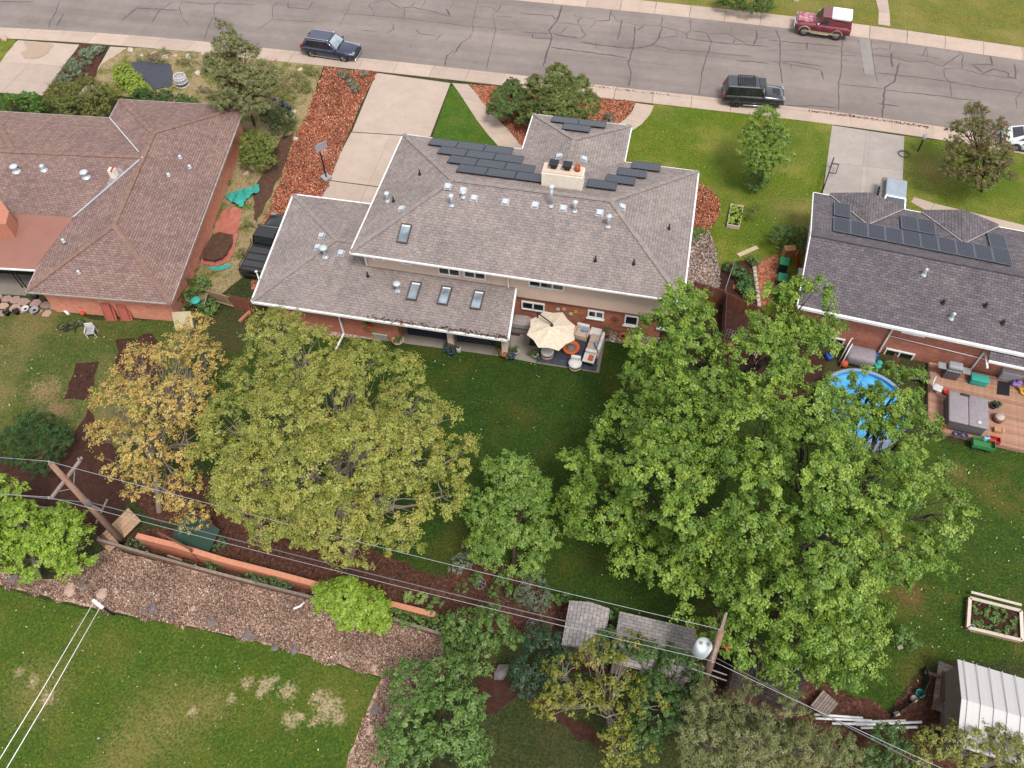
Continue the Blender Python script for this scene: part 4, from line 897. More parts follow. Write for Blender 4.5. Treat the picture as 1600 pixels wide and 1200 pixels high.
MB().box((k_(P(1398, 517, 2.6)).x + 1, -.06, 2.72), (1.3, 0.05, 0.1)).build('eave_vent', MATS['white_paint'], HR)
MW = Matrix.Translation(HR.location) @ Matrix.Rotation(RZ, 4, 'Z')
AR = plane_axes(MW @ a3, MW @ a2, MW @ r0); ARB = plane_axes(MW @ a0, MW @ a1, MW @ r0)
def onr(ax, x, y): return k_(RP(x, y, ax[0], ax[3]))
vent_pipe(onr(ARB, 1443, 430), HR, 0.45, 0.08, 0.1); vent_pipe(onr(ARB, 1486, 498), HR, 0.4, 0.08, 0.11)
for q in ((1473, 474), (1539, 479), (1566, 506)): vent_pipe(onr(ARB, *q), HR, 0.22, 0.06, 0.1, 'black_metal')
SR = thing('solar_array', 'long row of solar panels along the right house ridge', 'solar panels', RP(1440, 375, AR[0], AR[3]))
e = AR[1] if AR[1].x > 0 else -AR[1]
pa, pb_ = RP(1301, 352, AR[0], AR[3]), RP(1578, 406, AR[0], AR[3]); wR = (pb_ - pa).dot(e) / 10; hR = (RP(1303, 341, AR[0], AR[3]) - RP(1302, 361, AR[0], AR[3])).dot(-AR[2]) * -1 if False else 1.3
base = pa - SR.location
ctr = (pa + pb_) / 2
for i in range(10): solar(SR, pa + (pb_ - pa) * ((i + 0.5) / 10) - SR.location, e, AR[2], AR[3], wR - 0.02, 1.72, fr='panel_frame_pale')
for q, nn in (((1315, 330.5), 1), ((1433, 354), 2), ((1557, 379), 1)):
    cc_ = RP(*q, AR[0], AR[3]) - SR.location
    for i in range(nn): solar(SR, cc_ + e * wR * (i - (nn - 1) / 2), e, AR[2], AR[3], wR - 0.02, 1.7, fr='panel_frame_pale')

# leaf debris in the back gutter of the lower roof
ga, gb_ = H(gbl.lerp(gbr, .45)), H(gbr); n_ = 260; t_ = rng.uniform(0, 1, n_) ** .8; q_ = np.array(ga)[None] * (1 - t_[:, None]) + np.array(gb_)[None] * t_[:, None] + np.c_[rng.normal(0, .05, n_), rng.normal(.06, .09, n_), rng.uniform(.03, .06, n_)]
v = np.zeros((n_, 4, 3)); an = rng.uniform(0, 6.3, n_); sz = rng.uniform(.03, .09, n_)
for j in range(4): v[:, j] = q_ + np.c_[np.cos(an + j * 1.57) * sz, np.sin(an + j * 1.57) * sz * .6, rng.uniform(0, .02, n_)]
tint_mesh('gutter_debris', v, np.array([px(90, 64, 50), px(120, 84, 64), px(66, 48, 40)])[rng.integers(0, 3, n_)][:, :3], 'chip', parent=HB, kind='stuff')
# ================================================================ trees, shrubs and plants
leafm('leaf', 0.45, 0.45, 0.42); leafm('leaf_matt', 0.75, 0.35, 0.15); leafm('needle', 0.8, 0.15, 0.15)
plain('bark_grey', px(176, 158, 142), 0.95, var=0.3, scale=4); plain('bark_dark', px(74, 60, 52), 0.95, var=0.3, scale=4); plain('bark_brown', px(110, 84, 66), 0.95, var=0.3, scale=4)
def unit(a): return a / np.maximum(np.linalg.norm(a, axis=-1, keepdims=True), 1e-9)
def leaves(centres, outward, n_per, spread, flat, size, aspect, cols, up=0.6, radial=0.0, tint_var=0.17, clump_tint=None, droop=0.0, sub=7):
    """each clump is a bough: a handful of leaf tufts over a flattened dome, leaves facing out of it; each leaf a folded diamond"""
    k = len(centres); spread = spread if isinstance(spread, np.ndarray) else np.full(k, float(spread))
    cols = np.array(cols)[:, :3]
    sidx = np.repeat(np.arange(k), sub); ns = len(sidx)
    sd = unit(rng.normal(0, 1, (ns, 3)) + np.array([0, 0, 0.45]) + outward[sidx] * 0.5)
    sc = centres[sidx] + sd * np.array([1, 1, flat]) * (spread[sidx] * rng.uniform(0.35, 1.0, ns))[:, None]
    m = max(3, int(round(n_per / sub))); idx = np.repeat(np.arange(ns), m); n = len(idx)
    off = unit(rng.normal(0, 1, (n, 3))) * (rng.uniform(0.05, 1, (n, 1)) ** 0.7); off[:, 2] *= 0.6
    off += sd[idx] * rng.uniform(-0.3, 0.7, (n, 1))
    tr = spread[sidx][idx] * 0.42
    ctr = sc[idx] + off * tr[:, None]
    ctr[:, 2] -= droop * (off[:, 0] ** 2 + off[:, 1] ** 2) * tr
    nrm = unit(rng.normal(0, 0.36, (n, 3)) + outward[sidx][idx] * 0.25 + sd[idx] * 0.55 + unit(off) * 0.3 + np.array([0, 0, up]))
    d = rng.normal(0, 1, (n, 3)) + unit(off) * (0.6 + radial * 3); d -= nrm * (d * nrm).sum(1, keepdims=True); d = unit(d); s = np.cross(nrm, d)
    L = size * rng.uniform(0.55, 1.3, (n, 1)); W = L * aspect
    v = np.zeros((n, 4, 3)); bend = nrm * L * 0.12
    v[:, 0] = ctr - d * L * 0.5; v[:, 1] = ctr + s * W * 0.5 + d * L * 0.05; v[:, 2] = ctr + d * L * 0.5 - bend; v[:, 3] = ctr - s * W * 0.5 + d * L * 0.05
    base = cols[rng.integers(0, len(cols), k)][sidx] * 0.6 + cols[rng.integers(0, len(cols), ns)] * 0.4
    c = (base[idx] * 0.8 + cols[rng.integers(0, len(cols), n)] * 0.2) * rng.normal(1.0, tint_var, (n, 1)).clip(0.6, 1.5)
    return v, c
def hollow(q, scale):
    """slow 3-D variation, 0 to 1, that leaves holes between the boughs"""
    p_ = q / scale
    v = sum(np.sin(p_ @ w_ + f_) for w_, f_ in HW)
    return 0.5 + 0.5 * np.tanh(v / 1.1)
HW = [(unit(rng.normal(0, 1, 3)) * rng.uniform(0.8, 1.5), rng.uniform(0, 6)) for _ in range(6)]
def limb(mb, a, b_, r0, r1, sag=0.0, n=5, seg=5, wob=0.06):
    a, b_ = np.array(a, float), np.array(b_, float); L = np.linalg.norm(b_ - a); pts = []
    for i in range(seg + 1):
        t = i / seg; q = a * (1 - t) + b_ * t; q = q + np.array([0, 0, 1]) * sag * L * math.sin(math.pi * t)
        if 0 < i < seg: q = q + rng.normal(0, wob * L / seg * 1.4, 3)
        pts.append(q)
    mb.tube(pts, [r0 + (r1 - r0) * i / seg for i in range(seg + 1)], n, caps=False)
    return pts
def tree(name, label, cat, base, blobs, cols, leaf=0.2, aspect=0.55, clump=0.55, dens=1.0, per=34, bark='bark_grey', trunk_r=0.2, group=None,
         mat='leaf', up=0.6, radial=0.0, flat=0.55, twig=0.5, split=0.35, droop=0.0, fill=0.45, low=-0.35, trunk=True, twig_r=0.018, gap=1.05, thin=0.08, shrink=0.98):
    """a tree or shrub: trunk, limbs to every part of the crown, twigs to every leaf clump.
    blobs: (x, y of the photo, height in metres, radius in photo pixels[, squash])"""
    B = P(*base, 0.0); B = np.array(B)
    if per < 66: per = int(per * 2.4); leaf *= 0.88
    cs = []; rs = []; sq = []
    for bb in blobs:
        c_ = np.array(P(bb[0], bb[1], bb[2])); cs.append(c_); rs.append(shrink * bb[3] / ppm(c_)); sq.append(bb[4] if len(bb) > 4 else 0.75)
    cs = np.array(cs); rs = np.array(rs); sq = np.array(sq)
    cen = []; out = []; own = []; pts_ = []
    for i in range(len(cs)):
        n = max(5, int(dens * 9.0 * (rs[i] / clump) ** 2)); d = unit(rng.normal(0, 1, (n * 4, 3))); d = d[d[:, 2] > low]
        rr = rs[i] * (fill + (1 - fill) * rng.uniform(0, 1, (len(d), 1)) ** 0.5)
        q = cs[i] + d * rr * np.array([1, 1, sq[i]])
        ok = q[:, 2] > 0.12
        ok &= hollow(q, clump * 0.75) > thin
        for j in range(len(cs)):
            if j != i: ok &= (np.linalg.norm((q - cs[j]) / np.array([1, 1, sq[j]]), axis=1) > rs[j] * 0.6)
        for kk in np.where(ok)[0]:                                   # boughs keep their distance, so gaps stay between them
            if pts_ and min((q[kk][0] - t[0]) ** 2 + (q[kk][1] - t[1]) ** 2 + 2.0 * (q[kk][2] - t[2]) ** 2 for t in pts_) < (gap * clump) ** 2: ok[kk] = False
            else: pts_.append(q[kk])
        cen.append(q[ok]); out.append(d[ok]); own += [i] * int(ok.sum())
    cen = np.concatenate(cen); out = np.concatenate(out); own = np.array(own)
    root = thing(name, label, cat, B, 0, group)
    sp = clump * rng.uniform(0.55, 1.2, len(cen))
    v, c = leaves(cen - B, out, per, sp, flat, leaf, aspect, cols, up, radial, droop=droop)
    crown = tint_mesh('crown', v, c, mat, parent=root, kind=None)
    mb = MB(); top = cs.mean(0); top[2] = cs[:, 2].max()
    hub = B + (top - B) * split; hub[2] = max(hub[2], 0.2)
    if trunk: limb(mb, (0, 0, -0.15), hub - B, trunk_r, trunk_r * 0.75, 0.0, 8, 4, 0.03)
    lead = B + (top - B) * min(split + 0.28, 0.85)
    if trunk: limb(mb, hub - B, lead - B, trunk_r * 0.7, trunk_r * 0.4, 0.0, 7, 3, 0.05)
    st = MB() if not trunk else mb
    for i in range(len(cs)):
        s_ = hub if (cs[i][2] < lead[2] or rng.uniform() < 0.5) else lead
        e_ = cs[i].copy(); e_[2] -= rs[i] * sq[i] * 0.25
        r0 = trunk_r * 0.42 if trunk else 0.035
        pts = limb(st, s_ - B, e_ - B, r0, r0 * 0.35, -0.04, 6, 5, 0.07)
        m_ = np.where(own == i)[0]; m_ = m_[:max(1, int(len(m_) * twig))]
        for kk in m_:
            o_ = pts[int(rng.integers(2, len(pts)))]; limb(st, o_, cen[kk] - B, max(r0 * 0.28, twig_r), twig_r * 0.4, 0.02, 3, 3, 0.1)
    st.build('trunk', MATS[bark], root)
    return root
def K(*l, k=1.35): return [px(*q, k) for q in l]
GREEN = K((118, 150, 52), (98, 132, 43), (146, 174, 64), (84, 116, 38), (168, 190, 80), k=1.25)
OLIVE = K((170, 168, 82), (146, 154, 66), (184, 184, 92), (130, 142, 60), (186, 172, 84), (156, 162, 72), k=1.3)
YELLOW = K((222, 178, 96), (208, 164, 84), (232, 194, 120), (196, 164, 96), (200, 184, 96), (176, 168, 84), k=1.3)
BRIGHT = K((150, 180, 62), (172, 198, 78), (130, 162, 52), (160, 186, 58), k=1.35)
DEEP = K((76, 106, 54), (62, 92, 46), (92, 122, 62), (104, 132, 68), k=1.25)
MIDG = K((108, 138, 66), (92, 122, 58), (128, 156, 80), (80, 112, 52), k=1.2)

tree('maple_tree', 'tall green maple nearest the right back corner of the middle house', 'tree', (1112, 705),
     [(1062, 482, 8, 42), (1030, 530, 7, 48), (1078, 548, 8, 50), (1010, 588, 6, 38), (1112, 600, 8, 56), (1212, 492, 9, 46), (1258, 470, 9, 40), (1250, 540, 8, 52), (1186, 562, 9, 52), (1292, 522, 7, 24), (1095, 470, 8, 22), (1040, 600, 7, 44)],
     GREEN, 0.135, 0.6, 0.52, 1.0, 210, 'bark_dark', 0.26, thin=0.19, shrink=0.99)
tree('maple_tree', 'broad green maple reaching over the middle of the back lawn', 'tree', (1078, 855),
     [(1000, 640, 6, 48), (1062, 660, 7.5, 64), (962, 702, 5, 50), (905, 742, 4, 42), (885, 800, 3.2, 34), (950, 790, 5, 56), (1040, 740, 8, 74), (1000, 862, 4, 44), (1110, 700, 8, 66), (1100, 795, 8, 76), (1050, 870, 5, 52), (1180, 860, 7, 60)],
     GREEN, 0.135, 0.6, 0.52, 1.0, 210, 'bark_dark', 0.28, thin=0.19, shrink=0.98)
tree('maple_tree', 'largest green maple hanging over the pool of the right house', 'tree', (1215, 965),
     [(1182, 682, 9, 72), (1262, 640, 9, 70), (1338, 655, 7, 30), (1318, 690, 7, 40), (1376, 700, 7, 46), (1402, 610, 7, 48), (1364, 606, 7, 32), (1374, 632, 6, 34), (1342, 618, 6, 20), (1412, 680, 7, 40), (1428, 655, 6.5, 38), (1282, 742, 10, 84), (1192, 790, 9, 80), (1372, 760, 9, 66), (1440, 728, 7, 40), (1460, 800, 7, 50), (1478, 855, 6, 38), (1385, 850, 8, 72), (1290, 872, 9, 84), (1190, 905, 7, 70), (1105, 925, 5, 50), (1150, 985, 5, 54), (1258, 985, 6, 70), (1325, 1025, 5, 48), (1240, 1050, 4, 40), (1330, 950, 6, 56), (1376, 640, 6.5, 26)],
     GREEN, 0.135, 0.6, 0.52, 1.0, 210, 'bark_dark', 0.34, thin=0.19, shrink=0.98)
tree('olive_green_tree', 'huge spreading olive green tree behind the garage wing', 'tree', (548, 866),
     [(430, 522, 7, 44), (474, 560, 8, 52), (400, 592, 7, 44), (560, 572, 7, 46), (620, 585, 6, 38), (520, 622, 9, 62), (640, 640, 7, 48), (690, 655, 6, 28), (450, 662, 9, 66), (362, 660, 7, 50), (334, 716, 6, 40), (400, 742, 8, 62), (482, 742, 9, 66), (560, 702, 9, 66), (640, 712, 8, 56), (708, 712, 6, 34), (690, 772, 5, 36), (612, 792, 7, 56), (522, 812, 7, 58), (440, 808, 6, 46), (372, 776, 5, 36), (632, 846, 4, 26), (560, 850, 4.5, 38)],
     OLIVE, 0.115, 0.6, 0.5, 0.95, 170, 'bark_grey', 0.3, thin=0.07, twig=0.55, twig_r=0.022, fill=0.55, gap=0.95)
tree('yellow_tree', 'airy golden yellow tree behind the left house', 'tree', (248, 800),
     [(300, 512, 6, 28), (272, 542, 6.5, 36), (222, 562, 6, 30), (322, 560, 6, 32), (180, 622, 5.5, 40), (240, 622, 7, 46), (300, 622, 7, 40), (170, 680, 5, 32), (230, 692, 6.5, 42), (292, 692, 6, 36), (220, 748, 5, 32), (282, 762, 5, 36), (304, 806, 3.2, 24), (200, 588, 6, 28), (175, 720, 4.5, 24)],
     YELLOW, 0.11, 0.6, 0.4, 0.9, 70, 'bark_grey', 0.16, thin=0.16, twig=1.0, twig_r=0.022, fill=0.4)
tree('green_tree', 'small green tree between olive tree and maples on back lawn', 'tree', (803, 893),
     [(792, 738, 4, 36), (828, 765, 3.5, 34), (762, 790, 3.5, 34), (810, 802, 4, 44), (842, 838, 3, 28), (772, 848, 3, 36), (822, 868, 2.5, 30)],
     K((122, 152, 62), (106, 136, 52), (154, 178, 84), (90, 122, 48), k=1.15), 0.14, 0.55, 0.42, 1.1, 60, 'bark_brown', 0.12, gap=0.9)
tree('green_tree', 'bright green tree at the left picture edge below the power pole', 'tree', (62, 905),
     [(28, 822, 3.5, 40), (90, 832, 3.5, 42), (132, 852, 3, 24), (50, 868, 2.5, 38), (6, 768, 4, 22), (108, 878, 2.5, 24), (-22, 850, 3, 44), (-20, 790, 3.5, 30)],
     BRIGHT, 0.17, 0.5, 0.42, 1.1, 60, 'bark_grey', 0.13, gap=0.9)
tree('green_tree', 'small lime green tree leaning over the fence', 'tree', (566, 984),
     [(540, 935, 2, 32), (512, 930, 1.8, 22), (580, 950, 2, 28), (594, 976, 1.5, 16), (556, 965, 1.7, 22)], BRIGHT, 0.17, 0.6, 0.34, 1.2, 50, 'bark_brown', 0.07, gap=0.85)
tree('shrub', 'rounded green shrub at the end of the orange wall', 'shrub', (752, 1030),
     [(722, 978, 2, 26), (770, 980, 2.4, 34), (750, 1018, 2, 34), (795, 1000, 1.8, 18), (706, 1004, 1.6, 16)], MIDG, 0.14, 0.55, 0.34, 1.0, 36, 'bark_brown', 0.06)
tree('shrub', 'largest dense green shrub at the bottom edge beside the leaf litter', 'shrub', (680, 1180),
     [(648, 1072, 3, 42), (704, 1062, 3, 40), (640, 1132, 3.4, 48), (702, 1122, 3.5, 54), (724, 1172, 3, 38), (638, 1188, 3, 48), (740, 1090, 2.5, 20), (690, 1200, 3, 46), (622, 1165, 2.6, 30)], MIDG, 0.15, 0.55, 0.4, 1.0, 40, 'bark_brown', 0.09)
tree('shrub', 'dark bluish green shrub left of the yellow tinged tree', 'shrub', (842, 1075),
     [(848, 1008, 2, 28), (830, 1052, 2, 30), (866, 1042, 2, 26), (816, 1078, 1.5, 16), (880, 1010, 1.6, 18)], K((62, 92, 66), (78, 106, 76), (54, 82, 58)), 0.13, 0.5, 0.34, 1.0, 36, 'bark_dark', 0.06)
tree('shrub', 'dark green shrub hugging the grey shed roof', 'shrub', (1040, 1120),
     [(1000, 1032, 2.4, 36), (1058, 1050, 2.4, 38), (1030, 1098, 2.4, 46), (1082, 1112, 2.4, 34), (1000, 1150, 2, 32), (950, 1010, 2.0, 26), (1075, 1075, 2.4, 30)], DEEP, 0.16, 0.55, 0.38, 1.0, 38, 'bark_dark', 0.08)
tree('yellow_green_tree', 'sparse yellow green tree with bare branches at the bottom', 'tree', (955, 1135),
     [(882, 1056, 3.4, 34), (930, 1030, 3.5, 34), (868, 1102, 3, 28), (962, 1056, 3.5, 30), (1012, 1096, 3, 30), (948, 1120, 3, 32), (960, 1166, 2.5, 34), (1000, 1172, 2.3, 26), (915, 1085, 3.4, 24), (985, 1005, 3, 18)],
     K((158, 158, 56), (140, 144, 50), (172, 166, 70), (124, 132, 50), k=1.6), 0.15, 0.55, 0.34, 0.75, 20, 'bark_grey', 0.1, twig=1.0, twig_r=0.026, fill=0.5, thin=0.2, gap=1.1)
tree('grey_green_tree', 'feathery grey green tree at the bottom right of centre', 'tree', (1195, 1190),
     [(1112, 1112, 4, 38), (1170, 1100, 4, 38), (1228, 1120, 4, 38), (1100, 1160, 4, 42), (1170, 1160, 4.5, 48), (1250, 1170, 4, 48), (1308, 1176, 3.5, 36), (1200, 1200, 4, 40), (1130, 1200, 4, 36)],
     K((142, 142, 92), (120, 124, 78), (160, 158, 112), (104, 112, 70)), 0.17, 0.24, 0.42, 1.0, 60, 'bark_grey', 0.12, mat='leaf_matt', twig=0.9, fill=0.4, thin=0.1)
tree('shrub', 'yellowish shrub in front of the white roofed shed', 'shrub', (1512, 1190),
     [(1462, 1162, 2.2, 24), (1512, 1168, 2.3, 34), (1572, 1178, 2.4, 34), (1540, 1150, 2, 18), (1450, 1185, 2, 24), (1600, 1190, 2.2, 26)], K((150, 150, 70), (128, 136, 62), (168, 164, 84)), 0.14, 0.5, 0.34, 0.95, 34, 'bark_brown', 0.06)
tree('shrub', 'low green shrub beside the stack of white pipes', 'shrub', (1365, 1175),
     [(1345, 1160, 1.8, 28), (1388, 1152, 1.6, 24), (1400, 1185, 1.6, 30), (1340, 1195, 1.6, 30)], DEEP, 0.15, 0.5, 0.34, 0.9, 34, 'bark_brown', 0.05)
tree('small_bush', 'little round bush alone on the right back lawn', 'shrub', (1414, 1008), [(1412, 996, 0.7, 16), (1420, 1004, 0.5, 12)], MIDG, 0.12, 0.5, 0.22, 1.0, 24, 'bark_brown', 0.03)
# front gardens
tree('juniper_tree', 'tall ragged juniper in the left front garden', 'tree', (398, 196),
     [(346, 44, 7.2, 12), (356, 66, 6.5, 20), (382, 84, 5.6, 22), (342, 100, 5.2, 24), (370, 122, 4.6, 32), (408, 128, 4, 24), (352, 148, 3.6, 26), (398, 160, 3.2, 26), (362, 172, 2.6, 18)],
     K((122, 126, 78), (104, 110, 66), (142, 142, 96), (150, 146, 104), k=1.5), 0.17, 0.24, 0.42, 1.5, 150, 'bark_brown', 0.12, mat='needle', radial=0.6, up=0.4, twig=0.8, gap=0.8)
tree('pine_tree', 'rounded dark pine at the front of the middle house', 'tree', (880, 200),
     [(870, 118, 3.5, 20), (850, 138, 3, 27), (896, 138, 3, 25), (912, 164, 2.5, 24), (872, 164, 2.8, 32), (836, 158, 2.2, 22), (890, 184, 2, 24), (850, 182, 1.8, 24)],
     K((110, 120, 64), (90, 102, 52), (132, 138, 80), (78, 90, 48), k=1.25), 0.2, 0.2, 0.36, 1.7, 150, 'bark_brown', 0.14, gap=0.8, mat='needle', radial=1.2, up=0.7, fill=0.7)
tree('spruce_shrub', 'dense dark green conifer shrub beside the rounded pine', 'shrub', (800, 192),
     [(800, 136, 2.2, 13), (784, 150, 1.9, 17), (808, 158, 1.8, 22), (780, 172, 1.3, 18), (815, 178, 1.2, 18), (795, 168, 1.5, 20)],
     K((84, 102, 56), (68, 88, 46), (102, 120, 68), k=1.1), 0.17, 0.22, 0.3, 1.7, 120, 'bark_brown', 0.06, gap=0.8, mat='needle', radial=1.2, fill=0.7)
tree('young_tree', 'young light green tree on the front lawn by the black off-roader', 'tree', (1190, 288),
     [(1196, 188, 4.5, 22), (1176, 212, 3.8, 20), (1212, 214, 3.8, 22), (1190, 244, 3, 28), (1168, 236, 3, 16), (1222, 246, 2.8, 16), (1186, 264, 2.3, 18)],
     K((140, 164, 66), (116, 146, 56), (160, 180, 82), (96, 126, 50), k=1.2), 0.14, 0.4, 0.36, 1.2, 62, 'bark_brown', 0.08, up=0.4, gap=0.9)
tree('small_bush', 'small round bush under the young front lawn tree', 'shrub', (1185, 296), [(1184, 280, 0.9, 17), (1178, 290, 0.6, 12)], MIDG, 0.12, 0.4, 0.22, 1.0, 26, 'bark_brown', 0.03)
tree('bronze_tree', 'bronze leaved ornamental tree in front of the right house', 'tree', (1535, 300),
     [(1524, 176, 4.5, 18), (1510, 204, 4, 24), (1546, 204, 4, 28), (1500, 236, 3.3, 28), (1552, 240, 3.5, 32), (1530, 268, 2.5, 34), (1490, 262, 2.5, 22), (1570, 266, 2.8, 20)],
     K((118, 96, 66), (96, 78, 56), (124, 118, 62), (138, 108, 80), (108, 112, 58), (124, 130, 66), k=1.2), 0.12, 0.5, 0.32, 1.0, 50, 'bark_dark', 0.1, twig=1.0, fill=0.45, gap=1.05, thin=0.15)
def bush(label, blobs, cols, leaf=0.12, cl=0.26, dens=1.0, per=30, aspect=0.5, mat='leaf', name='shrub', base=None, radial=0.0, cat='shrub', group=None):
    b0 = base or (sum(q[0] for q in blobs) / len(blobs), max(q[1] + q[3] * 0.6 for q in blobs))
    return tree(name, label, cat, b0, blobs, cols, leaf, aspect, cl, dens, per, 'bark_brown', 0.03, group, mat, trunk=False, split=0.1, radial=radial, twig=0.3)
JUN = K((118, 122, 62), (98, 106, 52), (136, 136, 76))
bush('wide bronze green juniper in front of the left house', [(95, 148, 1.1, 24), (130, 142, 1.2, 28), (160, 150, 1.1, 24), (112, 165, 1, 24), (150, 168, 1, 22)], JUN, 0.14, 0.3, 1, 44, 0.2, 'needle', 'juniper_shrub', radial=0.8)
bush('bright green rounded shrub left of the bronze juniper', [(20, 160, 1.1, 18), (45, 160, 1.1, 20), (58, 168, 1, 14)], K((92, 132, 44), (76, 114, 38), (112, 150, 56)), 0.12, 0.26, 1.1, 34)
bush('dark green low shrub at the left picture edge in the yard', [(50, 680, 1.4, 40), (80, 690, 1.4, 28), (25, 695, 1.3, 30), (60, 715, 1.2, 30), (95, 678, 1.1, 14)], K((58, 84, 46), (46, 70, 38), (76, 102, 56)), 0.15, 0.34, 1.1, 40, 0.3, 'needle', 'dark_shrub', radial=0.6)
bush('lime green low plants left of the black tarp', [(190, 112, 0.35, 14), (205, 128, 0.35, 18), (218, 142, 0.35, 16), (196, 125, 0.3, 14)], K((176, 196, 70), (150, 178, 60), (190, 204, 92)), 0.14, 0.22, 1.2, 26, name='low_plants', cat='plants')
bush('dark green shrubs below the black tarp by the roof', [(222, 150, 0.5, 14), (240, 152, 0.5, 12), (258, 150, 0.5, 12), (285, 156, .4, 10), (300, 158, .4, 8)], K((72, 104, 52), (92, 124, 58)), 0.12, 0.2, 1.1, 26, name='low_plants', cat='plants')
bush('dark green shrub in the left side yard above the bronze one', [(425, 178, 0.9, 18), (444, 185, 0.9, 18), (436, 200, 0.7, 16)], K((74, 92, 50), (60, 78, 42), (96, 108, 62)), 0.12, 0.26, 1.1, 34)
bush('yellowing bush beside the right wall of the left house', [(395, 222, 1.3, 22), (415, 226, 1.2, 18), (400, 245, 1.1, 22), (418, 252, .9, 14), (388, 250, .9, 14)], K((128, 140, 60), (104, 120, 50), (150, 156, 76)), 0.13, 0.28, 1.0, 32)
bush('green weeds by the corner of the left house', [(290, 452, .5, 18), (310, 445, .5, 16), (285, 470, .6, 16), (325, 480, .4, 16)], MIDG, 0.12, 0.24, 0.9, 26, name='weeds', cat='plants')
bush('grey green bush at the lower left of the small tree', [(720, 878, 0.8, 15), (712, 890, .6, 10), (726, 862, .8, 10)], K((150, 158, 138), (128, 140, 118)), 0.1, 0.22, 1.0, 30, 0.3, 'leaf_matt')
bush('grey green bush in the mulch bed left of the pale shed', [(832, 915, 0.9, 20), (840, 935, 0.8, 20), (818, 930, .7, 14), (850, 948, .6, 12)], K((122, 134, 110), (106, 118, 96), (140, 148, 124)), 0.1, 0.24, 1.0, 30, 0.3, 'leaf_matt')
bush('green leafy shrub between the two shed roofs', [(958, 958, 1.2, 10), (958, 964, 1, 8)], MIDG, 0.12, 0.2, 1.2, 26)
bush('dense green shrub across the street at the top edge', [(1150, 4, 1.1, 16), (1172, 6, 1.1, 18), (1194, 10, 1, 14), (1135, -2, 1, 16)], K((74, 108, 42), (92, 126, 54), (60, 92, 36)), 0.13, 0.28, 1.1, 36)
bush('tangle of vines over the side yard near the wheeled bins', [(1225, 366, 1, 18), (1248, 372, 1, 18), (1212, 378, .8, 14), (1262, 384, .9, 14)], DEEP, 0.13, 0.28, 0.9, 30, name='vine')
bush('round green shrub at the corner gravel of the middle house', [(1090, 366, 0.7, 12), (1084, 364, .7, 10)], MIDG, 0.1, 0.2, 1.2, 30)
bush('row of leafy vegetables in the garden bed', [(1142, 418, .4, 10), (1155, 425, .45, 12), (1165, 438, .45, 12), (1168, 452, .4, 12), (1160, 446, .4, 10)], K((84, 122, 62), (70, 106, 54), (104, 140, 76)), 0.16, 0.22, 1.0, 24, name='vegetable_plants', cat='plants')
bush('small clipped bush beside the plank on the lawn', [(1178, 406, .4, 9)], MIDG, 0.1, 0.16, 1.2, 24)
bush('wispy olive seedling on the lawn by the long planter', [(1172, 330, .5, 14)], K((110, 112, 60), (90, 98, 50)), 0.1, 0.26, 0.7, 18)
bush('low green plants between fence and orange wall', [(335, 880, .35, 12), (352, 884, .35, 10), (385, 893, .4, 14), (405, 898, .4, 12), (425, 905, .4, 14), (445, 910, .35, 12)], DEEP, 0.12, 0.22, 1.0, 24, name='low_plants', cat='plants')
bush('leafy plants at the right end between fence and wall', [(615, 958, .5, 14), (640, 966, .5, 14), (660, 975, .45, 12), (680, 950, .6, 14), (690, 975, .6, 14)], MIDG, 0.12, 0.22, 1.0, 26, name='low_plants', cat='plants')
bush('two pale hostas beside the orange wall end', [(637, 932, .3, 7), (658, 934, .3, 8)], K((170, 186, 110), (140, 164, 84)), 0.16, 0.14, 1.3, 20, name='hosta_plants', cat='plants')
bush('rose bushes in the mulch bed near the sheds', [(745, 905, .5, 10), (722, 918, .4, 7), (785, 905, .5, 12), (800, 925, .5, 10), (865, 938, .5, 10), (880, 935, .5, 10), (770, 925, .4, 8)], MIDG, 0.12, 0.2, 0.9, 24, name='rose_bush')
bush('weeds at the foot of the leaning power pole', [(330, 852, .3, 10), (345, 848, .3, 8), (210, 850, .3, 10), (222, 848, .3, 8)], K((110, 132, 84), (90, 112, 70)), 0.12, 0.2, 1, 20, name='weeds', cat='plants')
bush('flower stems on the red mulch beside the street', [(540, 118, .35, 7), (548, 128, .35, 7), (555, 138, .4, 8), (532, 115, .3, 6), (568, 115, .3, 6)], K((120, 134, 100), (180, 180, 170), (90, 110, 70)), 0.1, 0.16, 1, 16, name='flowers', cat='plants')
bush('white flowering plant in the red mulch near the front door', [(951, 182, .35, 7), (953, 190, .35, 6)], K((110, 130, 96), (190, 190, 184), (84, 104, 66)), 0.1, 0.15, 1, 18, name='flowers', cat='plants')
bush('iris leaves filling the bed by the left driveway', [(150, 78, .3, 10), (135, 85, .3, 12), (120, 98, .3, 12), (108, 112, .3, 12), (98, 126, .3, 12), (145, 95, .3, 8), (128, 112, .3, 9)], K((140, 156, 124), (116, 136, 100), (160, 172, 146)), 0.2, 0.24, 0.9, 22, 0.2, name='iris_plants', cat='plants')
bush('scrubby weeds along the left front pavement', [(225, 85, .3, 12), (250, 90, .3, 10), (300, 92, .3, 12), (415, 105, .35, 14), (440, 120, .3, 14), (470, 130, .3, 14), (420, 135, .3, 14), (450, 145, .3, 12)], K((140, 146, 84), (110, 128, 66), (170, 160, 110)), 0.11, 0.3, 0.7, 20, name='weeds', cat='plants')
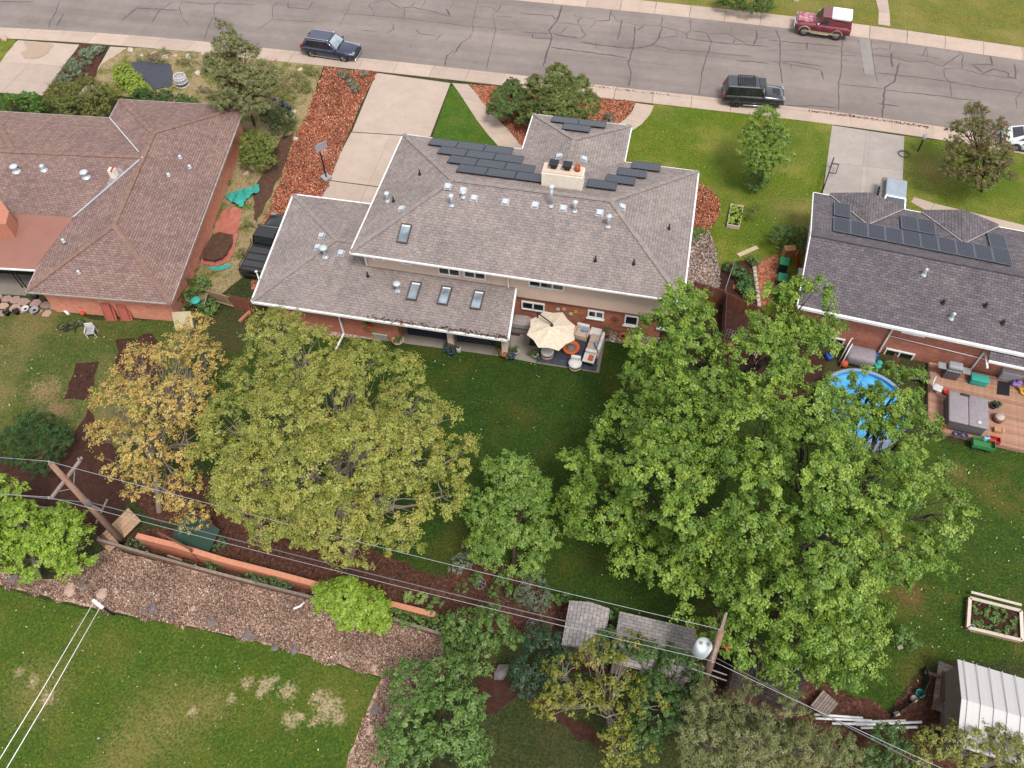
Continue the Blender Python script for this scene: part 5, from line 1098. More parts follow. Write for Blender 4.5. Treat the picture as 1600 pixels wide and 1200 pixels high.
# ================================================================ vehicles
def paintm(name, col, rough=0.25, coat=0.8, metal=0.3):
    m, nt, b = new_mat(name); v = noise(nt, objc(nt), 2.0, 3.0, 0.6)
    nt.links.new(ramp(nt, v, [(0.3, scl(col, 0.9)), (0.7, scl(col, 1.12))]), b.inputs['Base Color'])
    b.inputs['Roughness'].default_value = rough; b.inputs['Coat Weight'].default_value = coat; b.inputs['Coat Roughness'].default_value = 0.08; b.inputs['Metallic'].default_value = metal
    return m
paintm('paint_navy', (0.018, 0.022, 0.046, 1), 0.3, 1.0); paintm('paint_black', (0.012, 0.013, 0.015, 1), 0.3, 1.0); paintm('paint_maroon', (0.13, 0.018, 0.025, 1), 0.4, 0.5)
paintm('paint_white', (0.55, 0.55, 0.56, 1), 0.35, 0.6, 0.0); paintm('paint_silver', (0.26, 0.29, 0.33, 1), 0.3, 0.8, 0.4); paintm('paint_truck', (0.01, 0.01, 0.011, 1), 0.35, 0.6)
glassm('car_glass', (0.012, 0.014, 0.016, 1), 0.04); glassm('windscreen_shade', (0.2, 0.24, 0.26, 1), 0.12)
plain('tyre', (0.018, 0.018, 0.019, 1), 0.9); plain('rim', (0.32, 0.32, 0.33, 1), 0.35, 0.8); plain('rim_dark', (0.05, 0.05, 0.055, 1), 0.45, 0.6); plain('arch_black', (0.008, 0.008, 0.009, 1), 0.8)
plain('chrome', (0.6, 0.6, 0.62, 1), 0.15, 1.0, var=0.05); plain('lamp_clear', (0.16, 0.17, 0.18, 1), 0.2, var=0.1); plain('lamp_red', (0.3, 0.012, 0.012, 1), 0.25); plain('trim_black', (0.012, 0.012, 0.013, 1), 0.6); plain('beige_trim', px(200, 180, 150), 0.6); plain('bed_grey', (0.03, 0.03, 0.032, 1), 0.8)
m, nt, b = new_mat('worn_maroon'); v = noise(nt, objc(nt), 2.4, 6.0, 0.75)
nt.links.new(ramp(nt, v, [(0.42, (0.16, 0.03, 0.04, 1)), (0.55, (0.3, 0.12, 0.14, 1)), (0.68, (0.5, 0.4, 0.42, 1))]), b.inputs['Base Color']); b.inputs['Roughness'].default_value = 0.55
def car(name, label, cat, a_px, b_px, spec, z=-0.1):
    """a_px: photo point of the rear end on the road, b_px: of the front end"""
    A_, B_ = P(*a_px, z), P(*b_px, z); d = B_ - A_; c_ = (A_ + B_) / 2
    root = thing(name, label, cat, (c_.x, c_.y, z), math.atan2(d.y, d.x))
    L, W, Hh = spec['L'], spec['W'], spec['H']; hw = W / 2; paint = MATS[spec['paint']]; S_ = spec
    # body: lofted stations (x, half width, bottom, top)
    n = 7
    vs_ = []; st = S_['stations']
    for x, k, zb, zt in st:
        w_ = hw * k; h_ = zt - zb
        ring = [(w_ * .86, zb), (w_ * .985, zb + .1 * h_ + .02), (w_, zb + .5 * h_), (w_ * .97, zb + .82 * h_), (w_ * .86, zt - .025), (w_ * .5, zt), (0, zt + .012)]
        for y, zz in ring: vs_.append((x * L, -y, zz))
        for y, zz in ring[::-1][1:]: vs_.append((x * L, y, zz))
    m_ = 2 * n - 1; fs = []
    for i in range(len(st) - 1):
        for k in range(m_): fs.append((i * m_ + k, i * m_ + (k + 1) % m_, (i + 1) * m_ + (k + 1) % m_, (i + 1) * m_ + k))
    fs.append(list(range(m_))[::-1]); fs.append([(len(st) - 1) * m_ + k for k in range(m_)])
    body = MB().add(vs_, [f[::-1] for f in fs], True).build('body', paint, root)
    def ztop(x):
        for (x0, _, _, z0), (x1, _, _, z1) in zip(st[:-1], st[1:]):
            if x0 <= x <= x1: return z0 + (z1 - z0) * (x - x0) / max(x1 - x0, 1e-6)
        return st[-1][3]
    # cabin
    xb, xr1, xr0, xw = (S_[q] * L for q in ('xb', 'xr1', 'xr0', 'xw')); zb_ = S_['belt'] - .04; wb, wr = hw * S_.get('wb', .93), hw * S_.get('wr', .74)
    base_r = [(xb, -wb, zb_), (xw, -wb, zb_), (xw, wb, zb_), (xb, wb, zb_)]
    roof_r = [(xr1, -wr, Hh - .06), (xr0, -wr, Hh - .06), (xr0, wr, Hh - .06), (xr1, wr, Hh - .06)]
    in_r = [(xr1 + .1, -wr * .9, Hh - .01), (xr0 - .12, -wr * .9, Hh - .01), (xr0 - .12, wr * .9, Hh - .01), (xr1 + .1, wr * .9, Hh - .01)]
    cab = MB(); cab.add(base_r + roof_r + in_r, [(i, (i + 1) % 4, 4 + (i + 1) % 4, 4 + i) for i in range(4)] + [(4 + i, 4 + (i + 1) % 4, 8 + (i + 1) % 4, 8 + i) for i in range(4)] + [(8, 9, 10, 11)])
    cab.build('cabin', MATS[S_.get('roof_paint', S_['paint'])], root)
    def panel(nm, q, mat, u0, u1, v0, v1, off=0.012):
        q = [Vector(t) for t in q]
        def at(u, v): return q[0].lerp(q[1], u).lerp(q[3].lerp(q[2], u), v)
        p4 = [at(u0, v0), at(u1, v0), at(u1, v1), at(u0, v1)]; nn = (p4[1] - p4[0]).cross(p4[3] - p4[0]).normalized()
        return MB().add([t + nn * off for t in p4] + [t - nn * .01 for t in p4], [(0, 1, 2, 3), (0, 4, 5, 1), (1, 5, 6, 2), (2, 6, 7, 3), (3, 7, 4, 0)]).build(nm, MATS[mat], root)
    side_l = [base_r[0], base_r[1], roof_r[1], roof_r[0]]; side_r = [base_r[2], base_r[3], roof_r[3], roof_r[2]]
    front = [base_r[1], base_r[2], roof_r[2], roof_r[1]]; rear = [base_r[3], base_r[0], roof_r[0], roof_r[3]]
    panel('windscreen', front, S_.get('screen', 'car_glass'), .06, .94, .1, .93)
    panel('rear_window', rear, 'car_glass', .1, .9, .2, .88)
    for u0, u1 in S_['side']:
        panel('side_window', side_l, 'car_glass', u0, u1, .14, .88); panel('side_window', side_r, 'car_glass', 1 - u1, 1 - u0, .14, .88)
    # wheels
    r = S_['r']
    for fx in S_['axles']:
        for s_ in (-1, 1):
            x = fx * L; y = s_ * (hw - .01)
            prof = [(r * .62, -.11), (r * .93, -.11), (r, -.07), (r, .05), (r * .93, .09), (r * .6, .09)]
            mb = MB(); vv = []; nn = 18
            for rr, t in prof:
                for k in range(nn):
                    an = 2 * math.pi * k / nn; vv.append((x + rr * math.cos(an), y + s_ * (t - .07), r + rr * math.sin(an)))
            ff = [(i * nn + k, i * nn + (k + 1) % nn, (i + 1) * nn + (k + 1) % nn, (i + 1) * nn + k) for i in range(len(prof) - 1) for k in range(nn)]
            if s_ > 0: ff = [f[::-1] for f in ff]
            tw = mb.add(vv, ff, True).build('wheel', MATS['tyre'], root)
            rm = MB(); q = y + s_ * .0
            rm.tube([(x, q - s_ * .06, r), (x, q - s_ * .02, r)], r * .6, 14, smooth=False)
            for k in range(5):
                an = 2 * math.pi * k / 5 + .3; rm.bar((x, q + s_ * .005, r), (x + math.cos(an) * r * .56, q + s_ * .005, r + math.sin(an) * r * .56), .07, .02)
            rm.build('rim', MATS[S_.get('rim', 'rim')], tw)
            arc = MB(); pts = []
            for k in range(11):
                an = math.pi * k / 10; pts.append((x + math.cos(an) * r * 1.14, s_ * (hw * .965), r + math.sin(an) * r * 1.14))
            arc.tube(pts, .05, 5).build('wheel_arch', MATS[S_.get('arch', 'arch_black')], root)
    for s_ in (-1, 1):
        xf, kf, zb0, zt0 = st[-2]; xe = S_.get('lampx', .485) * L; zl = S_.get('lampz', zt0 - .12)
        MB().rbox((xe, s_ * hw * .72, zl), (.22, .42, .16), .05).build('headlight', MATS['lamp_clear'], root)
        MB().rbox((-S_.get('taillx', .487) * L, s_ * hw * .82, S_.get('tailz', .85)), (.14, .2, S_.get('tailh', .3)), .04).build('tail_light', MATS['lamp_red'], root)
        MB().rbox((xw - .18, s_ * (hw + .08), S_['belt'] + .08), (.13, .2, .14), .04).build('wing_mirror', MATS[S_.get('mirror', S_['paint'])], root)
        for hx in S_.get('handles', (.02, -.2)): MB().box((hx * L, s_ * (hw + .012), S_['belt'] - .14), (.18, .03, .035)).build('door_handle', MATS['chrome'], root)
    MB().rbox((L * .487, 0, S_.get('bz', .5)), (.2, W * .9, .26), .07).build('front_bumper', MATS[S_.get('bumper', 'trim_black')], root)
    MB().rbox((-L * .487, 0, S_.get('bz', .5)), (.2, W * .9, .26), .07).build('rear_bumper', MATS[S_.get('bumper', 'trim_black')], root)
    MB().box((L * .493, 0, S_.get('bz', .5) + .26), (.06, W * .5, .22)).build('grille', MATS['trim_black'], root)
    MB().box((L * .505, 0, S_.get('bz', .5)), (.02, .45, .12)).build('number_plate', MATS['paint_white'], root)
    MB().bar((xw + .02, -hw * .55, S_['belt'] + .03), (xw - .08, hw * .1, S_['belt'] + .06), .03).build('wiper', MATS['trim_black'], root)
    for s_ in (-1, 1):
        for sx in S_.get('seams', (.16, -.03, -.2)): MB().box((sx * L, s_ * (hw + .001), S_['belt'] - .32), (.022, .012, .52)).build('door_seam', MATS['arch_black'], root)
        MB().box((0, s_ * (hw - .004), st[4][2] + .06), (L * .42, .03, .1)).build('sill', MATS['trim_black'], root)
    zz = ztop(.3) + .012
    MB().box((xw + .04, 0, ztop(xw / L) + .014), (.03, hw * 1.5, .012)).build('bonnet_seam', MATS['arch_black'], root)
    return root
def roof_rails(root, x0, x1, y, z, mat='chrome', r=.022):
    for s_ in (-1, 1): MB().tube([(x0, s_ * y, z - .03), (x0 + .12, s_ * y, z + .035), (x1 - .12, s_ * y, z + .035), (x1, s_ * y, z - .03)], r, 6).build('roof_rail', MATS[mat], root)
suv_st = [(-.5, .86, .42, .82), (-.485, .92, .32, 1.0), (-.42, .98, .25, 1.06), (-.2, 1, .24, 1.06), (.1, 1, .24, 1.05), (.2, 1, .24, 1.04), (.33, .98, .25, .98), (.44, .93, .28, .9), (.485, .86, .34, .8), (.5, .76, .42, .68)]
c1 = car('parked_car', 'navy blue crossover parked at the near kerb', 'car', (473, 78), (566, 92), dict(L=4.85, W=1.92, H=1.7, paint='paint_navy', stations=suv_st, belt=1.06, xb=-.47, xr1=-.38, xr0=.06, xw=.2, side=((.1, .37), (.4, .63), (.66, .86)), r=.37, axles=(-.3, .305), screen='windscreen_shade', lampz=.82, tailz=.92))
roof_rails(c1, -1.85, .25, .66, 1.66)
for s_ in (-1, 1):
    MB().bar((-1.4, s_ * .965, .33), (1.15, s_ * .965, .33), .03, .06).build('sill_trim', MATS['chrome'], c1)
    MB().tube([(-2.15, s_ * .86, 1.12), (-1.75, s_ * .74, 1.56), (.1, s_ * .73, 1.6), (.85, s_ * .88, 1.12)], .018, 5).build('window_trim', MATS['chrome'], c1)
MB().tube([(2.45, -.8, .3), (2.5, 0, .3), (2.45, .8, .3)], .03, 5).build('chin_trim', MATS['chrome'], c1)
MB().box((-1.75, .0, 1.73), (.16, .05, .07)).build('antenna_fin', MATS['paint_navy'], c1)
off_st = [(-.5, .9, .5, .95), (-.485, .95, .42, 1.12), (-.44, .99, .38, 1.2), (-.2, 1, .36, 1.2), (.12, 1, .36, 1.2), (.2, .99, .36, 1.18), (.38, .97, .38, 1.12), (.46, .93, .42, 1.06), (.49, .88, .46, .98), (.5, .82, .5, .85)]
c2 = car('off_roader', 'black off-roader with roof rack parked at the near kerb', 'car', (1124, 157), (1222, 163), dict(L=4.75, W=1.93, H=1.88, paint='paint_black', stations=off_st, belt=1.2, xb=-.49, xr1=-.44, xr0=.08, xw=.19, wr=.8, side=((.1, .36), (.4, .63), (.66, .88)), r=.41, axles=(-.27, .32), rim='rim_dark', lampz=1.0, tailz=1.05, bz=.6))
rk = MB()
for s_ in (-1, 1): rk.tube([(-1.35, s_ * .6, 2.0), (-.05, s_ * .6, 2.0)], .025, 6)
for i in range(9): rk.bar((-1.35 + i * 1.3 / 8, -.6, 1.97), (-1.35 + i * 1.3 / 8, .6, 1.97), .06, .025)
for x in (-1.3, -.1):
    for y in (-.58, .58): rk.bar((x, y, 1.84), (x, y, 2.0), .04)
rk.build('roof_rack', MATS['trim_black'], c2)
MB().box((.55, 0, 1.885), (.0 + .5, 1.1, .02)).build('sunroof', MATS['car_glass'], c2)
MB().box((1.75, 0, 1.17), (.6, .7, .06), taper=.85).build('hood_scoop', MATS['trim_black'], c2)
for s_ in (-1, 1): MB().tube([(-.75, s_ * 1.0, .42), (1.0, s_ * 1.0, .42)], .045, 6).build('side_step', MATS['chrome'], c2)
br_st = [(-.5, .93, .55, 1.05), (-.49, .97, .5, 1.18), (-.4, 1, .45, 1.22), (0, 1, .45, 1.22), (.12, 1, .45, 1.22), (.2, .98, .45, 1.2), (.4, .97, .46, 1.16), (.48, .95, .5, 1.12), (.495, .92, .52, 1.0), (.5, .9, .56, .9)]
c3 = car('pickup_suv', 'maroon truck with white cap parked on the far side', 'car', (1328, 57), (1236, 44), dict(L=4.65, W=1.98, H=1.92, paint='paint_maroon', roof_paint='paint_maroon', stations=br_st, belt=1.22, xb=-.485, xr1=-.46, xr0=.05, xw=.14, wr=.8, side=((.68, .9),), r=.42, axles=(-.27, .31), rim='rim', lampz=1.0, tailz=1.0, bz=.6, bumper='chrome', mirror='chrome', arch='beige_trim', handles=(.0,)))
MB().rbox((-1.3, 0, 1.62), (1.66, 1.62, .72), .08).build('white_cap', MATS['paint_white'], c3)
for s_ in (-1, 1):
    MB().rbox((-1.3, s_ * .82, 1.52), (1.25, .05, .38), .02).build('cap_window', MATS['car_glass'], c3)
    MB().box((0, s_ * .985, .52), (3.0, .06, .14)).build('lower_trim', MATS['beige_trim'], c3)
    MB().tube([(-.6, s_ * 1.02, .42), (.9, s_ * 1.02, .42)], .05, 6).build('side_step', MATS['beige_trim'], c3)
MB().rbox((1.55, 0, 1.2), (1.2, 1.45, .06), .02).build('faded_hood', MATS['worn_maroon'], c3)
sed_st = [(-.5, .82, .4, .75), (-.485, .9, .3, .95), (-.4, .97, .22, 1.0), (-.1, 1, .2, .96), (.2, .99, .2, .95), (.36, .96, .22, .86), (.46, .88, .26, .74), (.49, .8, .32, .66), (.5, .7, .4, .58)]
car('parked_car', 'white car half hidden behind the bronze tree at right', 'car', (1556, 222), (1668, 240), dict(L=4.7, W=1.82, H=1.44, paint='paint_white', stations=sed_st, belt=.97, xb=-.42, xr1=-.22, xr0=.05, xw=.24, wr=.72, side=((.14, .48), (.52, .84)), r=.33, axles=(-.29, .31), lampz=.68, tailz=.8, bz=.42))
car('parked_car', 'silver blue car in the right driveway behind the roof', 'car', (1391, 292), (1385, 368), dict(L=4.6, W=1.82, H=1.55, paint='paint_silver', stations=sed_st, belt=.98, xb=-.46, xr1=-.36, xr0=.05, xw=.24, wr=.74, side=((.1, .37), (.4, .63), (.66, .85)), r=.33, axles=(-.29, .31), lampz=.68, tailz=.8, bz=.42), 0.03)
tr_st = [(-.5, .97, .5, 1.1), (-.49, .99, .48, 1.16), (-.1, 1, .46, 1.16), (0, 1, .46, 1.18), (.2, .99, .46, 1.18), (.28, .98, .46, 1.16), (.42, .96, .48, 1.1), (.48, .93, .5, 1.02), (.5, .88, .55, .9)]
c6 = car('pickup_truck', 'black pickup truck squeezed beside the garage wall', 'truck', (402, 436), (446, 356), dict(L=5.6, W=1.95, H=1.85, paint='paint_truck', stations=tr_st, belt=1.18, xb=-.08, xr1=-.05, xr0=.14, xw=.25, wr=.78, side=((.1, .46), (.5, .88)), r=.41, axles=(-.3, .33), rim='rim_dark', lampz=.95, bz=.6), 0.02)
MB().box((-1.65, 0, 1.15), (2.1, 1.5, .08)).build('bed_cover', MATS['bed_grey'], c6)
for i in range(4): MB().bar((-2.55 + i * .62, -.76, 1.24), (-2.55 + i * .62, .76, 1.24), .06, .05).build('bed_bar', MATS['trim_black'], c6)
for s_ in (-1, 1): MB().tube([(-2.65, s_ * .86, 1.2), (-2.65, s_ * .86, 1.3), (-.6, s_ * .86, 1.3), (-.6, s_ * .8, 1.75)], .04, 6).build('bed_rail', MATS['trim_black'], c6)
# ================================================================ yards, patio, deck: the smaller things
def pm(name, c, rough=0.7, k=2.0, **kw): return plain(name, px(*c, k), rough, **kw)
for nm, c in dict(cream_canvas=(240, 222, 196), navy_rug=(58, 60, 78), orange_glaze=(214, 104, 52), wicker=(214, 182, 150), white_cushion=(238, 232, 226), tan_cushion=(206, 184, 166), blue_cushion=(140, 166, 196),
                  grey_cover=(168, 158, 152), doormat=(76, 44, 44), teal=(60, 176, 160), tarp_red=(196, 116, 96), tarp_black=(70, 72, 84), cobalt=(40, 84, 170), bin_green=(36, 140, 92), bin_body=(30, 66, 52), card=(206, 150, 104),
                  red_plastic=(214, 50, 46), orange_plastic=(220, 86, 44), green_plastic=(60, 142, 76), yellow_plastic=(228, 176, 30), purple_plastic=(166, 130, 210), grey_plastic=(176, 172, 178), slate=(122, 112, 110), pink_rock=(206, 172, 152),
                  tub_cover=(158, 148, 152), tub_side=(106, 96, 98), light_stone=(214, 196, 180), red_fabric=(196, 104, 88), netting=(40, 60, 50), steel=(170, 170, 172), pale_ply=(214, 196, 160), white_pot=(226, 222, 218), blue_pot=(58, 70, 110), brick_piece=(206, 130, 98), light_blue=(150, 196, 222)).items(): pm(nm, c)
woodm('wood_brown', px(98, 66, 50, 2.0), px(136, 94, 70, 2.0)); woodm('wood_grey', px(128, 112, 102, 2.0), px(170, 152, 140, 2.0)); woodm('wood_tan', px(176, 138, 108, 2.0), px(206, 168, 134, 2.0)); woodm('deck_wood', px(170, 122, 98, 2.0), px(206, 160, 132, 2.0)); woodm('wood_white', px(226, 206, 188, 2.0), px(242, 226, 212, 2.0)); woodm('pole_wood', px(140, 104, 84, 2.0), px(190, 150, 128, 2.0), (1, 1, .15)); woodm('wood_red', px(120, 66, 46, 2.0), px(158, 92, 66, 2.0))
brickm('brick_orange', px(206, 116, 80, 1.9), px(186, 100, 68, 1.9), px(196, 130, 100, 1.9))
m, nt, b = new_mat('pool_water'); v = noise(nt, pos(nt), 1.2, 3.0, 0.6)
nt.links.new(ramp(nt, v, [(0.3, px(50, 146, 212, 1.7)), (0.7, px(96, 192, 238, 1.7))]), b.inputs['Base Color']); b.inputs['Roughness'].default_value = 0.06; bump(nt, b, noise(nt, pos(nt), 5.0, 2.0, .5), .15, .05)
pm('pool_liner', (64, 156, 220)); pm('pool_rim', (150, 172, 194))
m, nt, b = new_mat('rug_pattern'); uv = uvc(nt); br = N(nt, 'ShaderNodeTexVoronoi', None, Vector=uv, Scale=5.0)
nt.links.new(ramp(nt, br.outputs['Distance'], [(0.1, px(120, 122, 138)), (0.35, px(60, 62, 80)), (0.8, px(84, 86, 104))]), b.inputs['Base Color']); b.inputs['Roughness'].default_value = 0.95
def pot(label, at, r=.2, h=.35, mat='terracotta', plant=None, z=0.0, name='plant_pot', group=None):
    q = P(at[0], at[1], z); t = thing(name, label, 'plant pot', (q.x, q.y, z), 0, group)
    MB().lathe((0, 0, 0), [(r * .7, 0), (r, h), (r * 1.08, h), (r * 1.08, h + .04), (r * .88, h + .04), (r * .85, h - .04)], 14).build('pot', MATS[mat], t)
    MB().lathe((0, 0, h - .05), [(r * .86, 0), (0.0, .02)], 12).build('soil', MATS['dark_soil'], t)
    if plant:
        n = 8; cen = np.c_[rng.normal(0, r * .6, n), rng.normal(0, r * .6, n), h + rng.uniform(.05, .3, n)]; v, c = leaves(cen, unit(cen), 22, .16, .8, .13, .5, plant)
        tint_mesh('plant', v, c, 'leaf', parent=t, kind='stuff')
    return t
def obj_at(name, label, cat, at, z=0.0, rz=0.0, group=None):
    q = P(at[0], at[1], z); return thing(name, label, cat, (q.x, q.y, z), rz, group)
def rock(label, at, r, mat='slate', sq=.5, group=None, name='rock'):
    q = P(*at); bm = bmesh.new(); bmesh.ops.create_icosphere(bm, subdivisions=1, radius=1.0); mb = MB(); a = rnd.uniform(0, 6)
    vs_ = [Vector((v.co.x * r * rnd.uniform(.75, 1.2), v.co.y * r * .7 * rnd.uniform(.75, 1.2), max(v.co.z * r * sq * rnd.uniform(.8, 1.1) + r * sq * .3, -.03))) for v in bm.verts]
    bm.verts.ensure_lookup_table(); M = Matrix.Rotation(a, 3, 'Z'); mb.add([M @ v for v in vs_], [[v.index for v in f.verts] for f in bm.faces]); bm.free()
    return one(name, mb, MATS[mat], label, 'rock', group, (q.x, q.y, 0.01))

# ---------------------------------------------------------------- patio of the middle house
slabs('patio', 'concrete patio and porch floor behind the middle house', [[(628, 505), (700, 517), (700, 546), (626, 536)], [(701, 517), (797, 530), (796, 559), (701, 546)], [(798, 500), (850, 505), (838, 568), (797, 560)], [(851, 506), (948, 517), (936, 583), (839, 568)]], MATS['patio_concrete'], 0.04, 'patio')
rg, _ = sheet('outdoor_rug', [(838, 566), (931, 581), (940, 524), (851, 510)], 0.05, MATS['navy_rug'], 'dark navy outdoor rug under the patio furniture', 'rug', 0, None); del rg['label']; tag(rg, 'dark navy outdoor rug under the patio furniture', 'rug'); del_k = rg.get('kind')
rg2, _ = sheet('outdoor_rug', [(838, 566), (931, 581), (934, 571), (842, 556)], 0.054, MATS['rug_pattern'], 'patterned grey strip of rug along the patio front edge', 'rug', 0, None)
for pts_, lb in (([(637, 509), (701, 519), (701, 532), (637, 523)], 'dark patterned mat on the porch floor left of the post'), ([(714, 521), (786, 531), (786, 543), (714, 534)], 'dark patterned mat on the porch floor right of the post')):
    sheet('porch_mat', pts_, 0.05, MATS['rug_pattern'], lb, 'rug', 0, None)
sheet('doormat', [(797, 513), (815, 515), (812, 526), (796, 524)], 0.05, MATS['doormat'], 'dark red doormat by the covered grill', 'doormat', 0, None)
u0 = P(862, 513, 2.45); um = thing('parasol', 'large cream cantilever parasol over the patio', 'parasol', (u0.x, u0.y, 0))
mb = MB(); rim = [P(x, y, 2.25) for x, y in ((829, 499), (850, 486), (879, 488), (899, 509), (898, 531), (873, 548), (841, 543), (823, 523))]
for i in range(8):
    a, b_ = rim[i] - um.location, rim[(i + 1) % 8] - um.location; ap = Vector((0, 0, 2.72)); mid = (a + b_) / 2; mid = mid.lerp(Vector((0, 0, mid.z)), .07); mid.z += .02
    am, bm_ = a.lerp(ap, .5) + Vector((0, 0, -.03)), b_.lerp(ap, .5) + Vector((0, 0, -.03)); mm = mid.lerp(ap, .5) + Vector((0, 0, -.06))
    mb.add([a, mid, b_, bm_, mm, am, ap], [(0, 1, 4, 5), (1, 2, 3, 4), (5, 4, 6), (4, 3, 6)], False)
k = len(mb.v); mb.v += [(x, y, z - .02) for x, y, z in mb.v]; mb.f += [[i + k for i in f][::-1] for f in mb.f]; mb.sm += mb.sm
mb.build('canopy', MATS['cream_canvas'], um)
for i in range(8): MB().tube([rim[i] - um.location - Vector((0, 0, .05)), (0, 0, 2.62)], .015, 4).build('rib', MATS['black_metal'], um)
mt = P(840, 489, 2.75) - um.location
MB().tube([(mt.x, mt.y, 0), (mt.x, mt.y, 2.75), (0.02, 0.02, 2.86), (0, 0, 2.72)], .045, 8).build('mast', MATS['black_metal'], um)
MB().lathe((0, 0, 2.7), [(.1, 0), (.1, .06), (.04, .12), (0, .13)], 10).build('hub', MATS['black_metal'], um)
MB().box((mt.x, mt.y, .06), (.9, .9, .1)).build('base', MATS['black_metal'], um)
g = obj_at('covered_grill', 'grill under a grey fabric cover by the porch end', 'grill', (814, 517)); MB().rbox((0, .05, .55), (1.25, .75, 1.05), .12).rbox((0, .1, 1.0), (.95, .6, .35), .12).build('fabric_cover', MATS['grey_cover'], g); MB().bar((-.62, -.34, .62), (.62, -.34, .62), .03).build('strap', MATS['black_metal'], g)
ch = obj_at('armchair', 'tan cushioned armchair with blue pillow beside the parasol', 'armchair', (908, 527), .04, R(-6))
MB().rbox((0, .05, .22), (.85, .8, .36), .06).build('frame', MATS['wicker'], ch); MB().rbox((0, 0, .46), (.75, .68, .16), .06).build('seat_cushion', MATS['tan_cushion'], ch); MB().rbox((0, .36, .66), (.8, .18, .5), .07).build('back_cushion', MATS['white_cushion'], ch); MB().rbox((.18, .1, .62), (.42, .14, .34), .06, .3).build('pillow', MATS['blue_cushion'], ch)
for s_ in (-1, 1): MB().rbox((s_ * .42, .03, .5), (.1, .72, .26), .04).build('armrest', MATS['wicker'], ch)
ot = obj_at('ottoman', 'white square ottoman against the brick wall', 'ottoman', (930, 526), .04, R(-6)); MB().rbox((0, 0, .24), (.72, .62, .34), .05).build('body', MATS['wicker'], ot); MB().rbox((0, 0, .46), (.74, .64, .14), .06).build('cushion', MATS['white_cushion'], ot)
so = obj_at('sofa', 'white and tan outdoor sofa facing the fire bowl', 'sofa', (926, 552), .04, R(-6))
MB().rbox((0, .5, .2), (.85, 1.75, .36), .05).build('frame', MATS['wicker'], so)
for i in range(2): MB().rbox((-.06, .12 + i * .72, .45), (.7, .7, .16), .06).build('seat_cushion', MATS['tan_cushion'], so); MB().rbox((.36, .12 + i * .72, .66), (.2, .7, .46), .08).build('back_cushion', MATS['white_cushion'], so)
MB().rbox((-.05, -.34, .6), (.72, .22, .3), .08).build('arm_cushion', MATS['white_cushion'], so); MB().rbox((.12, .2, .64), (.16, .4, .36), .06, .4).build('pillow', MATS['blue_cushion'], so)
ta = obj_at('side_table', 'white topped table with orange tray at the rug corner', 'table', (919, 569), .05, R(-6)); MB().box((0, .15, .44), (.72, .7, .06)).build('tabletop', MATS['white_cushion'], ta); MB().box((0, .15, .22), (.6, .56, .38)).build('base', MATS['black_metal'], ta); MB().box((.1, .15, .49), (.3, .42, .05)).build('tray', MATS['orange_glaze'], ta)
fb = obj_at('fire_bowl', 'round orange fire bowl on the navy rug', 'fire pit', (891, 550), .05); MB().lathe((0, .15, 0), [(.3, 0), (.5, .12), (.56, .34), (.5, .38), (.32, .34), (.3, .28)], 20).build('bowl', MATS['orange_glaze'], fb); MB().lathe((0, .15, .27), [(.31, 0), (.31, .03), (.1, .07), (0, .08)], 14).build('stones', MATS['slate'], fb)
def barrel(label, at):
    t = obj_at('round_chair', label, 'chair', at, .05); MB().lathe((0, 0, 0), [(.36, 0), (.4, .12), (.41, .3)], 18).build('wicker_base', MATS['wicker'], t); MB().lathe((0, 0, .3), [(.415, 0), (.415, .08)], 18).build('black_band', MATS['black_metal'], t)
    MB().lathe((0, 0, .38), [(.4, 0), (.42, .1), (.34, .17), (0, .18)], 18).build('seat_cushion', MATS['white_cushion'], t); MB().rbox((0, .24, .68), (.62, .2, .36), .08).build('back_cushion', MATS['white_cushion'], t)
barrel('round wicker chair with white cushion at the front of the rug', (898, 574)); barrel('round wicker chair half under the parasol', (855, 556))
GP = K((90, 120, 60), (70, 98, 48)); pot('white pot with green plant at the rug corner', (836, 559), .22, .34, 'white_pot', GP); pot('large planter with red leaves at the right porch post', (789, 557), .32, .4, 'terracotta', K((150, 130, 70), (120, 60, 50), (90, 110, 60))); pot('white bowl pot beside the large porch planter', (806, 553), .2, .25, 'white_pot', GP)
pot('dark pot of greenery near the porch corner', (799, 560), .26, .3, 'blue_pot', K((84, 96, 70), (70, 84, 60))); pot('big terracotta pot at the left end of the porch', (623, 538), .36, .42, 'pink_rock', K((120, 130, 70), (90, 110, 54))); pot('blue pot at the foot of the middle porch post', (700, 549), .24, .35, 'blue_pot', K((80, 90, 70), (66, 80, 60))); pot('second blue pot nearest the lawn by the middle post', (705, 553), .26, .3, 'blue_pot', K((70, 84, 64), (60, 74, 90)))
pot('tall terracotta pot beside the ottoman by the wall', (946, 527), .24, .5, 'terracotta', K((120, 124, 84), (96, 108, 70))); pot('wide terracotta bowl on the gravel under the window', (973, 528), .28, .22, 'terracotta'); pot('terracotta pot furthest right on the gravel', (997, 533), .26, .24, 'terracotta'); pot('small plant pot under the porch eave at right', (780, 545), .22, .3, 'terracotta', GP)
ln = obj_at('lantern', 'white lantern on the porch step', 'lantern', (717, 549), .04); MB().rbox((0, 0, .2), (.24, .24, .38), .04).build('body', MATS['white_pot'], ln); MB().lathe((0, 0, .39), [(.1, 0), (.06, .05), (0, .08)], 10).build('lid', MATS['black_metal'], ln)
for i, (x, y, mm) in enumerate(((872, 483, 'white_pot'), (881, 483, 'wicker'), (892, 490, 'white_pot'), (899, 487, 'yellow_plastic'))):
    q = RP(x, y, pb, pn); one('wall_plate', MB().tube([(q.x, q.y - .004, q.z), (q.x, q.y - .05, q.z)], .13, 12, smooth=False), MATS[mm], ['white flower plate furthest left on the brick wall', 'small tan flower plate on the brick wall', 'white round plate above the armchair', 'yellow round plate on the brick wall'][i], 'ornament', 'plates on the brick wall')
